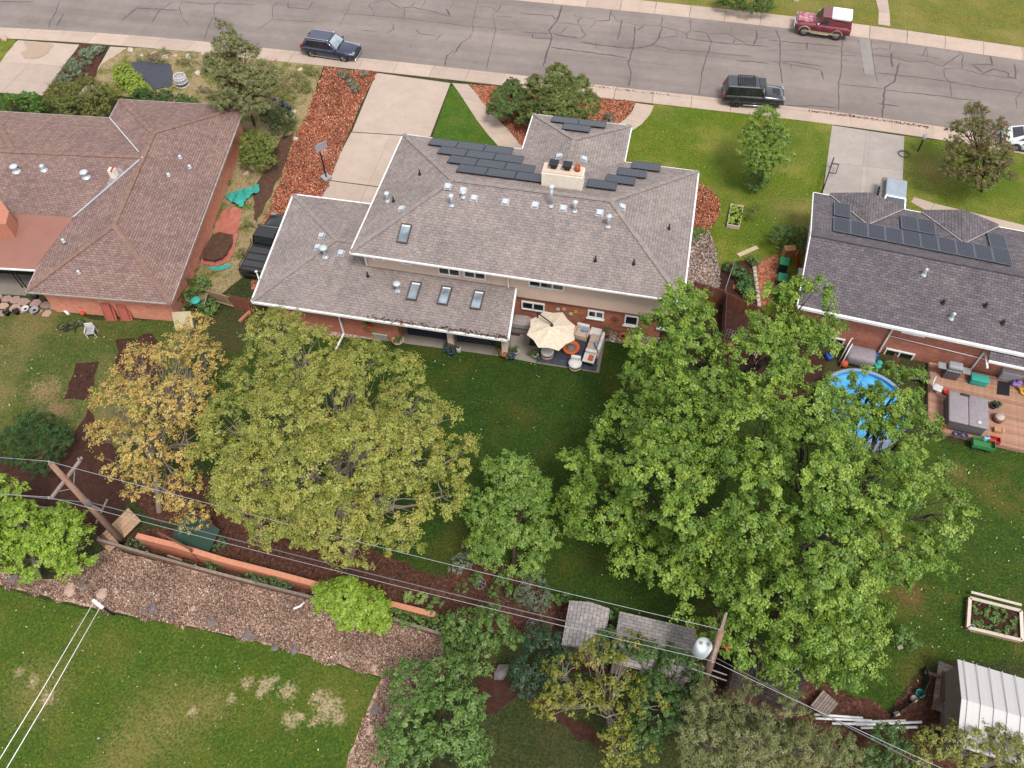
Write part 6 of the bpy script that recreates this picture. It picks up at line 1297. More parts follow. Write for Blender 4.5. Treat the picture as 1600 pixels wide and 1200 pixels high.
q = RP(961, 499, pb, pn); mb = MB()
for i in range(8): an = i * math.pi / 4; mb.bar((q.x, q.y - .03, q.z), (q.x + .3 * math.cos(an), q.y - .03, q.z + .3 * math.sin(an)), .04, .02)
one('wall_ornament', mb, MATS['wood_red'], 'rusty metal sun ornament between the two windows', 'ornament')
bk = obj_at('bicycle', 'yellow bicycle leaning on the garage brick wall', 'bicycle', (552, 521), 0, R(0))
def bike(root, frame, rz=0.0, lie=0.0):
    M = Matrix.Rotation(lie, 4, 'X')
    def T(p_): return M @ Vector(p_)
    for x in (-.52, .52):
        mb = MB(); mb.tube([T((x + .33 * math.cos(a * math.pi / 9), 0, .34 + .33 * math.sin(a * math.pi / 9))) for a in range(19)], .03, 5, False); w_ = mb.build('wheel', MATS['tyre'], root)
        mb = MB()
        for a in range(6): an = a * math.pi / 3; mb.tube([T((x, 0, .34)), T((x + .3 * math.cos(an), 0, .34 + .3 * math.sin(an)))], .006, 3)
        mb.build('spokes', MATS['steel'], w_)
    mb = MB()
    for a, b_ in (((-.52, 0, .34), (-.1, 0, .3)), ((-.1, 0, .3), (-.2, 0, .85)), ((-.2, 0, .8), (.35, 0, .82)), ((-.1, 0, .3), (.38, 0, .76)), ((.52, 0, .34), (.34, 0, .95)), ((-.52, 0, .34), (-.2, 0, .78))): mb.tube([T(a), T(b_)], .028, 6)
    mb.build('frame', MATS[frame], root)
    mb = MB(); mb.tube([T((.3, -.26, 1.0)), T((.36, 0, .98)), T((.3, .26, 1.0))], .018, 5); mb.build('handlebar', MATS['black_metal'], root); c_ = T((-.22, 0, .9)); MB().rbox(c_, (.26, .15, .07), .025).build('saddle', MATS['black_metal'], root)
bike(bk, 'yellow_plastic', lie=R(-14))
bb = obj_at('bicycle', 'black bicycle lying on the left lawn by the brick wall', 'bicycle', (112, 502), 0.02, R(25)); bike(bb, 'black_metal', lie=R(78))
bx = obj_at('storage_box', 'pale green slatted box against the garage wall', 'box', (597, 527), 0, 0); MB().box((0, 0, .28), (.95, .5, .5)).build('box', MATS['grey_cover'], bx); MB().box((0, 0, .56), (1.0, .55, .06)).build('lid', pm('pale_green', (176, 196, 180)), bx)
hb = RP(576, 506, (0, gbl.y + .55, 0), pn); hk = thing('hanging_basket', 'red hanging basket on the garage wall', 'basket', (hb.x, hb.y - .2, hb.z)); MB().lathe((0, 0, -.15), [(.1, 0), (.2, .12), (.22, .24)], 12).build('basket', MATS['red_plastic'], hk)
cen = np.c_[rng.normal(0, .14, 6), rng.normal(0, .14, 6), rng.uniform(.1, .3, 6)]; v, c = leaves(cen, unit(cen), 18, .14, .8, .12, .5, GP); tint_mesh('plant', v, c, 'leaf', parent=hk, kind='stuff')

# ---------------------------------------------------------------- basketball hoop, mailbox, hose, rail
q = P(511, 280); bh = thing('basketball_hoop', 'basketball hoop standing in the red mulch by the driveway', 'basketball hoop', (q.x, q.y, 0), R(-35))
MB().tube([(0, 0, 0), (0, 0, 2.6), (.35, 0, 3.0)], .055, 8).build('pole', MATS['black_metal'], bh); MB().box((.4, 0, 3.2), (.04, .95, .6)).build('backboard', MATS['grey_plastic'], bh)
MB().tube([(.68 + .24 * math.cos(a * math.pi / 8), .24 * math.sin(a * math.pi / 8), 3.0) for a in range(17)], .016, 5, False).build('rim', MATS['orange_plastic'], bh)
mb = MB()
for a in range(10): an = a * math.pi / 5; mb.tube([(.68 + .24 * math.cos(an), .24 * math.sin(an), 3.0), (.68 + .14 * math.cos(an + .4), .14 * math.sin(an + .4), 2.6)], .012, 3)
mb.build('net', MATS['white_paint'], bh); MB().rbox((-.1, 0, .12), (.7, .6, .22), .06).build('base', MATS['grey_plastic'], bh)
q = P(1434, 236); mbx = thing('mailbox', 'grey mailbox on a black post beside the right driveway', 'mailbox', (q.x, q.y, 0), R(80)); MB().bar((0, 0, 0), (0, 0, 1.15), .1).build('post', MATS['black_metal'], mbx); MB().rbox((0, 0, 1.27), (.5, .24, .26), .07).build('box', MATS['steel'], mbx)
q = P(1412, 242); one('garden_hose', MB().tube([(q.x + .36 * math.cos(a * .45) * (1 + .01 * a), q.y + .34 * math.sin(a * .45) * (1 + .01 * a), .04 + .005 * a) for a in range(22)], .025, 5), MATS['black_metal'], 'black hose loop at the edge of the right driveway', 'hose')
q = P(1283, 303); rl = thing('handrail', 'black metal handrail at the lower left of the grey driveway', 'railing', (q.x, q.y, 0)); q2 = P(1297, 262) - q; MB().tube([(0, 0, 0), (0, 0, .9), (q2.x, q2.y, .9), (q2.x, q2.y, 0)], .05, 6).build('rail', MATS['black_metal'], rl); MB().tube([(q2.x * .6, q2.y * .6, .5), (q2.x * .6 + .5, q2.y * .6, .5), (q2.x * .95 + .5, q2.y * .95, .5), (q2.x * .95, q2.y * .95, .5)], .04, 5).build('bracket', MATS['black_metal'], rl)

# ---------------------------------------------------------------- left front garden
def cloth(name, label, pts_px, mat, h=.16, cat='tarp', fold=5.0, n=26, base=0.015):
    pts = [P(*q) for q in pts_px]; xs = [p_.x for p_ in pts]; ys = [p_.y for p_ in pts]; x0, x1, y0, y1 = min(xs), max(xs), min(ys), max(ys); mb = MB(); idx = {}
    fld = rng.uniform(0, 6, 6)
    for i in range(n + 1):
        for j in range(n + 1):
            x, y = x0 + (x1 - x0) * i / n, y0 + (y1 - y0) * j / n
            if in_poly(np.array([x]), np.array([y]), pts)[0]:
                z = .03 + h * .8 * (.5 + .5 * math.sin(fold * (x * .9 + y * .45) + fld[0] + 2.2 * math.sin(y * 2.3 + fld[1]) + 1.3 * math.sin(x * 3.1 - y * 1.1 + fld[3]))) * (.5 + .5 * math.sin(1.6 * y - x * 2.1 + fld[2])) + rnd.uniform(0, h * .3)
                idx[i, j] = len(mb.v); mb.v.append((x - x0, y - y0, z))
    for i in range(n):
        for j in range(n):
            c4 = [(i, j), (i + 1, j), (i + 1, j + 1), (i, j + 1)]; got = [idx[k] for k in c4 if k in idx]
            if len(got) >= 3: mb.f.append(got); mb.sm.append(True)
    return one(name, mb, mat, label, cat, None, (x0, y0, base))
cloth('tarp', 'black plastic sheet spread over the left front garden', [(205, 98), (220, 96), (268, 100), (272, 118), (271, 136), (240, 142), (226, 128), (210, 115)], MATS['tarp_black'], .1)
cloth('tarp', 'crumpled teal tarp at the top of the red tarp', [(352, 306), (365, 300), (385, 296), (407, 292), (408, 302), (390, 312), (378, 328), (366, 322), (352, 312)], MATS['teal'], .4, fold=6)
cloth('tarp', 'long red tarp laid down beside the left house', [(352, 326), (380, 324), (376, 350), (372, 380), (362, 408), (340, 420), (318, 418), (312, 412), (328, 380), (340, 345)], MATS['tarp_red'], .24, fold=7)
cloth('soil_heap', 'brown soil spread on the red tarp', [(335, 372), (350, 368), (368, 372), (366, 390), (352, 410), (335, 416), (318, 412), (322, 392)], MATS['soil'], .12, 'soil', 3.0, 22, .34)
cloth('tarp', 'scrap of teal tarp at the lower end of the red tarp', [(322, 420), (345, 416), (363, 413), (362, 420), (340, 424)], MATS['teal'], .1, fold=8)
bs = obj_at('wire_basket', 'white round wire basket right of the black sheet', 'basket', (285, 132)); mb = MB()
for zz, rr in ((0, .55), (.3, .52), (.6, .48), (.8, .46)): mb.tube([(rr * math.cos(a * math.pi / 8), rr * math.sin(a * math.pi / 8), zz + .03) for a in range(17)], .025, 4, False)
for a in range(14): an = a * math.pi / 7; mb.tube([(.55 * math.cos(an), .55 * math.sin(an), 0), (.46 * math.cos(an), .46 * math.sin(an), .83)], .018, 4)
mb.build('wire_frame', MATS['white_paint'], bs); MB().lathe((0, 0, .06), [(.5, 0), (.45, .66), (.3, .74), (0, .76)], 14).build('contents', MATS['grey_plastic'], bs)
for i, (x, y) in enumerate(((429, 158), (441, 163), (452, 168))): pot(['blue pot furthest left of the three in the side yard', 'middle blue pot of the three in the side yard', 'blue pot furthest right of the three in the side yard'][i], (x, y + 4), .24, .34, 'cobalt', K((130, 130, 110), (150, 110, 80)), group='blue pots in the left side yard')
for i, (x, y, r_) in enumerate(((205, 80, .4), (222, 88, .3), (240, 84, .35), (258, 90, .4), (275, 88, .3), (296, 90, .45), (318, 86, .35), (154, 78, .5), (330, 150, .3), (310, 115, .4), (345, 128, .35), (7, 62, .5), (427, 95, .4), (470, 110, .3), (245, 145, .25), (385, 272, .35), (395, 265, .3), (462, 218, .3), (448, 180, .25), (460, 176, .28), (1243, 0, .4))):
    rock(['pale rock at the top of the narrow garden path', 'pale rock above the lime plants', 'pale rock above the black sheet, left', 'pale rock above the black sheet, right', 'pale rock above the wire basket', 'largest pale rock right of the wire basket', 'pale rock left of the juniper top', 'big pale rock at the iris bed top', 'pale rock below the wire basket by the roof', 'pale rock beside the wire basket', 'pale rock at the juniper foot, left', 'pink rock at the top left picture corner', 'pale rock by the pavement right of juniper', 'pale rock near the red mulch top', 'small pale rock under the black sheet', 'pale rock below the yellowing bush', 'second pale rock below the yellowing bush', 'pale rock beside the bare soil strip', 'small pale rock by the blue pots, left', 'small pale rock by the blue pots, right', 'pale rock on the lawn across the street'][i], (x, y), r_, rnd.choice(['pink_rock', 'light_stone']), .55, 'pale garden rocks')
# ---------------------------------------------------------------- left back yard
q = P(146, 524); wc = thing('garden_chair', 'white plastic chair with grey seat alone on the left lawn', 'chair', (q.x, q.y, 0), R(20))
MB().rbox((0, 0, .42), (.5, .5, .05), .02).build('seat', MATS['grey_plastic'], wc); MB().rbox((0, .26, .68), (.52, .06, .5), .025).build('backrest', MATS['white_pot'], wc)
for s_ in (-1, 1):
    MB().rbox((s_ * .27, .0, .62), (.07, .5, .05), .02).build('armrest', MATS['white_pot'], wc)
    for y in (-.23, .24): MB().bar((s_ * .27, y, 0), (s_ * .26, y * .95, .6), .05).build('leg', MATS['white_pot'], wc)
for i, x in enumerate((176, 200)):
    q = P(x, 502); t = thing('folded_lounger', ['red folded lounger leaning on the wall, the left one', 'red folded lounger leaning on the wall, the right one'][i], 'lounger', (q.x, q.y, 0), R(8), 'red folded loungers')
    for k in range(2): MB().box((k * .16 - .1, .18 + k * .1, .68), (.56, .06, 1.35), rx=R(-14 - 6 * k)).build('panel', MATS['red_fabric'], t)
    MB().bar((-.38, -.05, .02), (-.38, .3, 1.3), .04).bar((.18, -.05, .02), (.18, .3, 1.3), .04).build('frame', MATS['red_fabric'], t)
for i, (x, y, r_, mm, pl) in enumerate(((13, 492, .2, 'black_metal', None), (28, 490, .2, 'black_metal', None), (43, 487, .24, 'white_pot', None), (57, 489, .27, 'grey_plastic', None), (57, 466, .2, 'black_metal', GP))): pot(['black pot furthest left on the flagstones', 'second black pot on the flagstones', 'white pot on the flagstone edge', 'grey pot furthest right on the flagstones', 'small dark pot under the left porch eave'][i], (x, y), r_, .32, mm, pl, group='pots on the flagstones')
q = P(131, 492); one('ball', MB().ell((0, 0, .17), (.17, .17, .17), 14, 8), MATS['orange_plastic'], 'orange ball on the grass by the brick wall', 'ball', None, (q.x, q.y, 0))
a_, b_ = P(88, 474), P(108, 492); one('drain_pipe', MB().tube([(a_.x, a_.y, .7), (a_.x + .05, a_.y - .15, .3), ((a_.x + b_.x) / 2, (a_.y + b_.y) / 2, .12), (b_.x, b_.y, .08)], .09, 8), MATS['white_paint'], 'bent white drain pipe at the corner of the left house', 'pipe')
fs_root = thing('flagstone_paving', 'pink irregular flagstone paving behind the left porch', 'paving', P(40, 475)); tag(fs_root, kind='structure')
fq = rough_edge([P(*q) for q in ((-40, 456), (45, 464), (70, 470), (92, 482), (84, 494), (40, 492), (-40, 496))], 0, 50)
sx = [q.x for q in fq]; sy = [q.y for q in fq]; yy = min(sy); row = 0
while yy < max(sy):
    xx = min(sx) + (row % 2) * .35
    while xx < max(sx):
        w_, h_ = rnd.uniform(.55, .85), rnd.uniform(.5, .66)
        if in_poly(np.array([xx]), np.array([yy]), fq)[0]:
            pts = [Vector((xx + w_ * .58 * math.cos(a) * rnd.uniform(.8, 1.15) - fs_root.location.x, yy + h_ * .58 * math.sin(a) * rnd.uniform(.8, 1.15) - fs_root.location.y, 0)) for a in (.5, 1.4, 2.3, 3.4, 4.2, 5.4)]
            MB().prism(pts, 0.0, .035 + rnd.uniform(0, .02)).build('flagstone', plain('flag_' + str(row % 4), px(*[(206, 166, 148), (190, 150, 136), (216, 178, 156), (196, 160, 150)][row % 4]), .9, var=.2), fs_root)
        xx += w_ + .04
    yy += .62; row += 1
# gate, panels and bin between left house and garage
def board_fence(name, label, a, b_, h_, bw, mat, rails=2, lean=0.0, cat='fence', posts=True, gap=.012, face=1):
    A_, B_ = P(*a), P(*b_); d = B_ - A_; L = d.length; root = thing(name, label, cat, A_, math.atan2(d.y, d.x)); n = max(1, int(L / bw)); base = MB().box((0, 0, 0), (bw - gap, .025, h_)).build('board', mat, root); me = base.data; sh = math.tan(lean)
    for i in range(n):
        o = base if i == 0 else base.copy()
        if i: C.objects.link(o); o.parent = root
        o.location = ((i + .5) * bw, -face * .03 + rnd.uniform(-.004, .004), h_ / 2 + .04 + rnd.uniform(-.015, .015)); o.rotation_euler = (lean, rnd.uniform(-.006, .006), 0)
    for k in range(rails): z = h_ * (.22 + .6 * k / max(rails - 1, 1)); MB().bar((0, 0, z), (L, 0, z), .04, .09).build('rail', mat, root)
    if posts:
        for k in range(max(2, int(L / 2.4) + 1)): MB().box((L * k / max(1, int(L / 2.4) if L >= 2.4 else 1), .05, h_ / 2), (.09, .09, h_ + .1)).build('post', mat, root)
    return root
board_fence('wooden_gate', 'weathered wooden gate beside the garage of the middle house', (334, 474), (368, 484), 1.5, .14, MATS['wood_tan'], 2, R(12), 'gate', False)
board_fence('wooden_fence', 'short brown fence joining the gate to the garage', (368, 484), (398, 490), 1.4, .14, MATS['wood_red'])
q = P(290, 508); one('plywood_sheet', MB().box((0, 0, .5), (1.2, .04, 1.15), R(15), R(-32)), MATS['pale_ply'], 'pale plywood sheet leaning at the corner of the left house', 'board', None, (q.x, q.y, 0))
bn = obj_at('rubbish_bin', 'dark bin with teal lid beside the wooden gate', 'bin', (312, 482)); MB().lathe((0, 0, 0), [(.26, 0), (.31, .8)], 14).build('body', MATS['bin_body'], bn); MB().lathe((0, 0, .8), [(.34, 0), (.34, .06), (.2, .12), (0, .13)], 14).build('lid', MATS['teal'], bn)
q = P(328, 480); one('plywood_sheet', MB().box((0, 0, .55), (.06, 1.3, 1.1), R(10), 0, R(14)), MATS['wood_grey'], 'grey wooden panel leaning beside the teal lidded bin', 'board', None, (q.x, q.y, 0))
q = P(375, 505); one('timber_beam', MB().bar((0, 0, .15), (.5, 1.3, .2), .16, .16), MATS['brick_piece'], 'orange timber beam on the ground below the gate', 'timber', None, (q.x, q.y, 0))

# ---------------------------------------------------------------- power poles and wires
A0, A1 = P(193, 848, 0), P(79, 724, 8.0); pa_ = thing('power_pole', 'leaning brown power pole with crossarm at left', 'utility pole', A0)
L0 = lambda v: Vector(v) - A0
MB().tube([(0, 0, -.3), L0(A1) * .5, L0(A1)], [.19, .16, .12], 10).build('pole', MATS['pole_wood'], pa_)
ar0, ar1 = P(91, 777, 6.3), P(109, 732, 6.9); pm_ = A0.lerp(A1, .82); armv = (ar1 - ar0); armd = armv.normalized(); aa, ab = pm_ - armd * 1.2, pm_ + armd * 1.2; aa.z = ab.z = pm_.z
MB().bar(L0(aa), L0(ab), .13, .1).bar(L0(aa) + Vector((0, .2, 0)), L0(ab) + Vector((0, .2, 0)), .1, .09).build('crossarm', MATS['wood_grey'], pa_)
for q in (aa, ab, A1):
    MB().lathe(L0(q) + Vector((0, 0, .03)), [(.04, 0), (.06, .08), (.03, .12), (.05, .18), (0, .2)], 8).build('insulator', MATS['steel'], pa_)
for q in (aa, ab): MB().bar(L0(q.lerp(pm_, .35)), L0(A0.lerp(A1, .72)), .03).build('brace', MATS['steel'], pa_)
mid_ = A0.lerp(A1, .55); MB().ell(L0(mid_) + Vector((.1, 0, 0)), (.22, .16, .4), 8, 6).tube([L0(mid_), L0(mid_) + Vector((.9, -.2, -.1))], .05, 5).build('cable_box', MATS['slate'], pa_)
B0, B1 = P(1096, 1080, 0), P(1127, 986, 7.0); pb2 = thing('power_pole', 'power pole carrying the white transformer between the sheds', 'utility pole', B0); L1 = lambda v: Vector(v) - B0
MB().tube([(0, 0, -.3), L1(B1) * .5, L1(B1)], [.19, .16, .13], 10).build('pole', MATS['pole_wood'], pb2)
tq = B0.lerp(B1, .74) + Vector((-.55, -.1, 0)); tr = MB().lathe(L1(tq), [(.3, -.5), (.36, -.45), (.36, .4), (.3, .5), (.12, .54), (0, .55)], 18).build('transformer', plain('transformer_grey', (.42, .44, .45, 1), .4, var=.08), pb2)
for a in (-.15, .15): MB().lathe(L1(tq) + Vector((a, 0, .5)), [(.04, 0), (.06, .08), (.03, .14), (.05, .2), (0, .22)], 8).build('bushing', MATS['steel'], tr)
MB().bar(L1(B0.lerp(B1, .74)), L1(tq), .1, .12).build('bracket', MATS['steel'], pb2)
bd = Vector((.2, .98, 0)); ba, bb_ = B0.lerp(B1, .9) - bd * 1.1, B0.lerp(B1, .9) + bd * 1.1
MB().bar(L1(ba), L1(bb_), .12, .1).build('crossarm', MATS['wood_grey'], pb2)
for q in (ba, bb_): MB().lathe(L1(q) + Vector((0, 0, .04)), [(.04, 0), (.06, .08), (.03, .12), (0, .18)], 8).build('insulator', MATS['steel'], pb2)
for k in range(2): MB().bar(L1(B0.lerp(B1, .42)) + Vector((-1.0, .1 - k * .25, 0)), L1(B0.lerp(B1, .42)) + Vector((.8, -.15 - k * .25, 0)), .05).build('step_rail', MATS['steel'], pb2)
MB().rbox(L1(B0.lerp(B1, .8)) + Vector((.45, 0, 0)), (.3, .16, .12), .04).build('fuse', MATS['red_plastic'], pb2)
plain('wire', (.3, .3, .31, 1), .5, .3); plain('wire_dark', (.1, .1, .1, 1), .6)
def wire(label, a, b_, sag, r_=.0105, mat='wire'):
    pts = []
    for i in range(25): t = i / 24; q = Vector(a).lerp(Vector(b_), t); q.z -= sag * 4 * t * (1 - t); pts.append(q - Vector(a))
    return one('power_line', MB().tube(pts, r_, 5), MATS[mat], label, 'power line', 'overhead wires', Vector(a))
top_far = A1 + (A1 - B1).normalized() * 0 + (A1 - P(0, 713, 8.0)) * -3.0
wire('top wire between the two power poles', A1 + Vector((0, 0, .2)), B1 + Vector((0, 0, .15)), .35)
wire('top wire leaving the left pole to the picture edge', A1 + Vector((0, 0, .2)), P(-420, 672, 8.3), .2)
wire('upper low wire between poles from the near crossarm end', aa + Vector((0, 0, .2)), ba + Vector((0, 0, .2)), .35)
wire('lowest thin cable slung between the two poles', mid_ + Vector((.2, 0, .1)), B0.lerp(B1, .62), .3, .024, 'wire_dark')
wire('low cable leaving the left pole to the picture edge', mid_, P(-420, 722, 5.6), .2, .022, 'wire_dark')
wire('wire leaving the left crossarm to the picture edge', aa + Vector((0, 0, .2)), P(-420, 735, 6.8), .2)
wire('wire from the transformer pole down to bottom right', ba + Vector((0, 0, .2)), P(1760, 1330, 6.5), .2)
wire('thin cable from the transformer pole to bottom right', B0.lerp(B1, .62), P(1740, 1345, 5.2), .2, .02, 'wire_dark')
# clothes line
c0 = P(178, 961); c1_ = P(150, 943, 2.0); cl = thing('clothes_line_post', 'white topped clothes line post on the bottom left lawn', 'clothes line', c0); MB().bar((0, 0, 0), (c1_.x - c0.x + .12, c1_.y - c0.y, 1.95), .09).build('post', MATS['black_metal'], cl)
e0, e1 = P(148, 940, 2.0), P(158, 948, 2.0); dd = (e1 - e0).normalized(); MB().bar(e0 - c0 - dd * .12, e1 - c0 + dd * .12, .16, .1).build('crossbar', MATS['white_paint'], cl)
for i, (s_, t_) in enumerate(((e0, (-6, 1196)), (e1, (4, 1212)))):
    t3 = P(t_[0], t_[1], 2.0); t3 = s_ + (t3 - s_) * 1.15; one('clothes_line', MB().tube([(0, 0, .05), (t3 - s_) * .5 + Vector((0, 0, -.04)), t3 - s_ + Vector((0, 0, .05))], .02, 6), MATS['white_paint'], ['left one of the two taut clothes lines', 'right one of the two taut clothes lines'][i], 'clothes line', 'clothes lines', s_)
t3 = P(-22, 1236, 2.0)
cl2 = thing('clothes_line_post', 'second clothes line post beyond the bottom left corner', 'clothes line', (t3.x, t3.y, 0)); MB().bar((0, 0, 0), (0, 0, 1.95), .09).build('post', MATS['black_metal'], cl2); MB().bar(-dd * .5 + Vector((0, 0, 2)), dd * .5 + Vector((0, 0, 2)), .16, .1).build('crossbar', MATS['white_paint'], cl2)

# ---------------------------------------------------------------- orange wall, low plank fence, leftovers under the trees
wl_px = [(226, 850), (290, 868), (360, 888), (440, 907), (510, 925), (600, 948), (682, 968)]; wl_h = [1.05, 1.25, 1.05, .9, .8, .72, .65]
wb_ = [P(*q) for q in wl_px]; gw = thing('garden_wall', 'long low orange brick wall under the overhead wires', 'wall', wb_[0]); mb = MB(); cp = MB()
for i in range(len(wb_) - 1):
    a, b_ = wb_[i] - wb_[0], wb_[i + 1] - wb_[0]; t = (b_ - a).normalized(); n = Vector((-t.y, t.x, 0)) * .11
    hs_ = (wl_h[i], wl_h[i + 1]); vs_ = [a - n, b_ - n, b_ + n, a + n]; vs_ = vs_ + [Vector((q.x, q.y, hs_[k])) for q, k in zip(vs_, (0, 1, 1, 0))]
    mb.add(vs_, [(4, 5, 6, 7), (0, 1, 5, 4), (2, 3, 7, 6)] + ([(3, 0, 4, 7)] if i == 0 else []) + ([(1, 2, 6, 5)] if i == len(wb_) - 2 else []))
    n2 = n * 1.25; cp.bar(a + Vector((0, 0, hs_[0] + .03)), b_ + Vector((0, 0, hs_[1] + .03)), .28, .06)
mb.build('brickwork', MATS['brick_orange'], gw); cp.build('coping', pm('coping', (224, 150, 116)), gw)
fp = [(160, 850), (235, 872), (310, 893), (405, 918), (500, 942), (600, 968), (692, 997)]; fpt = [P(*q) for q in fp]; pf = thing('plank_fence', 'low weathered plank fence along the leaf litter strip', 'fence', fpt[0])
for i in range(len(fpt) - 1):
    a, b_ = fpt[i] - fpt[0], fpt[i + 1] - fpt[0]; t = (b_ - a).normalized(); g = t * .01
    for k in range(3): MB().bar(a + g + Vector((0, 0, .1 + k * .19)), b_ - g + Vector((0, 0, .1 + k * .19 + rnd.uniform(-.02, .02))), .035, .18).build('plank', MATS['wood_brown' if k else 'wood_red'], pf)
    MB().bar(a + g + Vector((0, 0, .62)), b_ - g + Vector((0, 0, .62)), .14, .04).build('cap_rail', MATS['wood_grey'], pf); MB().box(a + Vector((0, .09, .32)), (.1, .1, .64)).build('post', MATS['wood_grey'], pf)
q = P(190, 832); rp = thing('plank_ramp', 'slanting wooden plank panels at the foot of the left pole', 'ramp', (q.x, q.y, 0), R(62))
for k in range(5): MB().box((0, -.5 + k * .24, .35), (2.2, .22, .04), 0, 0, R(-10)).build('plank', MATS['wood_tan'], rp)
q = P(172, 838); rp = thing('plank_ramp', 'smaller wooden plank panel left of the leaning pole', 'ramp', (q.x, q.y, 0), R(62))
for k in range(3): MB().box((0, -.3 + k * .24, .25), (1.2, .22, .04), 0, 0, R(-8)).build('plank', MATS['wood_brown'], rp)
q = P(270, 852); sw = thing('play_frame', 'wooden frame with dark green canvas behind the orange wall', 'play frame', (q.x, q.y, 0), R(-14))
for x in (0, 1.9):
    for y in (-.1, 1.6): MB().bar((x, y, 0), (x, y, 1.7), .09).build('post', MATS['wood_red'], sw)
for y in (-.1, 1.6): MB().bar((-.15, y, 1.7), (2.05, y, 1.7), .09).build('beam', MATS['wood_red'], sw)
MB().bar((.05, -.12, .3), (.9, -.12, 1.3), .05).bar((1.85, -.12, .3), (1.1, -.12, 1.3), .05).build('brace', MATS['wood_grey'], sw)
MB().add([(0, 0, .5), (2.3, 0, .35), (2.3, 1.6, 1.0), (1.2, 1.65, 1.3), (0, 1.6, 1.1), (1.1, .8, .75)], [(0, 1, 5), (1, 2, 5), (2, 3, 5), (3, 4, 5), (4, 0, 5)]).build('canvas', pm('dark_green', (34, 72, 54)), sw)
q = P(408, 850); ld = thing('slatted_rack', 'grey weathered slatted rack under the olive tree', 'rack', (q.x, q.y, 0), R(-10))
for x in (-.45, .45): MB().bar((x, 0, 0), (x, .25, 2.2), .08).build('post', MATS['wood_grey'], ld)
for k in range(6): MB().box((0, .04 + k * .035, .3 + k * .32), (.95, .03, .14)).build('slat', MATS['wood_grey'], ld)
MB().bar((-1.0, .3, 2.2), (.6, .3, 2.2), .1, .12).build('beam', MATS['wood_grey'], ld)
for i, (a, b_) in enumerate((((258, 858), (300, 872)), ((262, 868), (285, 876)), ((150, 818), (168, 780)), ((60, 792), (115, 798)))):
    a, b_ = P(*a, .06), P(*b_, .06); one('timber_beam', MB().bar((0, 0, 0), b_ - a, .1, .08), MATS['wood_tan' if i < 2 else 'wood_grey'], ['upper loose timber lying in front of the orange wall', 'lower short timber lying in front of the orange wall', 'grey timber lying left of the leaning pole', 'grey rail lying in the dark soil at left'][i], 'timber', None, a)
for i, (x, y, r_) in enumerate(((20, 905, .5), (110, 922, .6), (130, 918, .45), (160, 928, .6), (238, 950, .5), (225, 955, .35), (330, 972, .5), (385, 992, .5), (395, 998, .35), (460, 1015, .4), (300, 952, .35), (585, 1045, .4), (575, 1035, .3), (182, 925, .35), (430, 1012, .35), (585, 1110, .45), (578, 1140, .4), (582, 1150, .3), (270, 965, .3), (500, 1025, .3))): rock(['flat', 'rounded', 'thin', 'long'][i % 4] + ' slate stone ' + ['nearest the picture edge', 'below the lime tree', 'left of the clothes line post', 'beside the clothes line post', 'on the leaf litter edge, fifth from left', 'on the leaf litter edge, fourth from left', 'in the middle of the lawn edge', 'right of the middle of the lawn edge', 'just right of that on the lawn edge', 'two thirds along the lawn edge', 'up in the leaf litter middle', 'at the lawn corner', 'just above the lawn corner', 'just right of the clothes line post', 'before the last third of the lawn edge', 'on the narrow litter strip, topmost', 'on the narrow litter strip, middle one', 'on the narrow litter strip, lowest', 'third from the clothes line post', 'near the last third of the lawn edge'][i], (x, y), r_ * .75, rnd.choice(['slate', 'pink_rock', 'slate']), .25, 'slate stones edging the lawn')
rock('large boulder among the bottom shrubs', (783, 1052), .5, 'slate', .7)
q = P(470, 948); one('downspout_elbow', MB().tube([(-.3, -.2, .06), (0, 0, .08), (.12, .25, .06)], .06, 6), MATS['white_paint'], 'white pipe elbow lying on the leaf litter', 'pipe', None, (q.x, q.y, .02))
for i, (x, y) in enumerate(((750, 914), (832, 978))):
    q = P(x, y); t = thing('wire_cloche', ['round wire plant cage in the mulch bed', 'dark wire plant cage left of the pale shed'][i], 'plant cage', (q.x, q.y, 0)); mb = MB()
    for a in range(8): an = a * math.pi / 4; mb.tube([(.3 * math.cos(an), .3 * math.sin(an), 0), (.27 * math.cos(an), .27 * math.sin(an), .35), (0, 0, .5)], .014, 4)
    mb.tube([(.3 * math.cos(a * math.pi / 8), .3 * math.sin(a * math.pi / 8), .2) for a in range(17)], .014, 4, False); mb.build('cage', MATS['steel'], t)

# ---------------------------------------------------------------- sheds
def gable_shed(name, label, tl, tr, depth, ze, rise, mat, wall_mat, along=True, cap=None):
    """tl, tr: photo points of the far eave corners; depth towards the viewer"""
    a, b_ = P(*tl, ze), P(*tr, ze); d = b_ - a; L = d.length; root = thing(name, label, 'shed', (a.x, a.y, 0), math.atan2(d.y, d.x))
    if along: rf = [[(0, 0, ze), (L, 0, ze), (L, -depth / 2, ze + rise), (0, -depth / 2, ze + rise)], [(0, -depth, ze), (L, -depth, ze), (L, -depth / 2, ze + rise), (0, -depth / 2, ze + rise)]]
    else: rf = [[(0, 0, ze), (L / 2, 0, ze + rise), (L / 2, -depth, ze + rise), (0, -depth, ze)], [(L, 0, ze), (L / 2, 0, ze + rise), (L / 2, -depth, ze + rise), (L, -depth, ze)]]
    add_roof('roof', rf, mat, root, .07); o = .12
    MB().box((L / 2, -depth / 2, ze / 2 - .02), (L - 2 * o, depth - 2 * o, ze)).build('wall', wall_mat, root)
    if cap: ridge_cap((0, -depth / 2, ze + rise) if along else (L / 2, 0, ze + rise), (L, -depth / 2, ze + rise) if along else (L / 2, -depth, ze + rise), cap, root)
    for k in range(2): MB().box((L * (.35 + .3 * k), -depth + o - .02, ze * .45), (.8 if L > 3 else .5, .05, ze * .8)).build('door', MATS['wood_brown'], root)
    return root, L
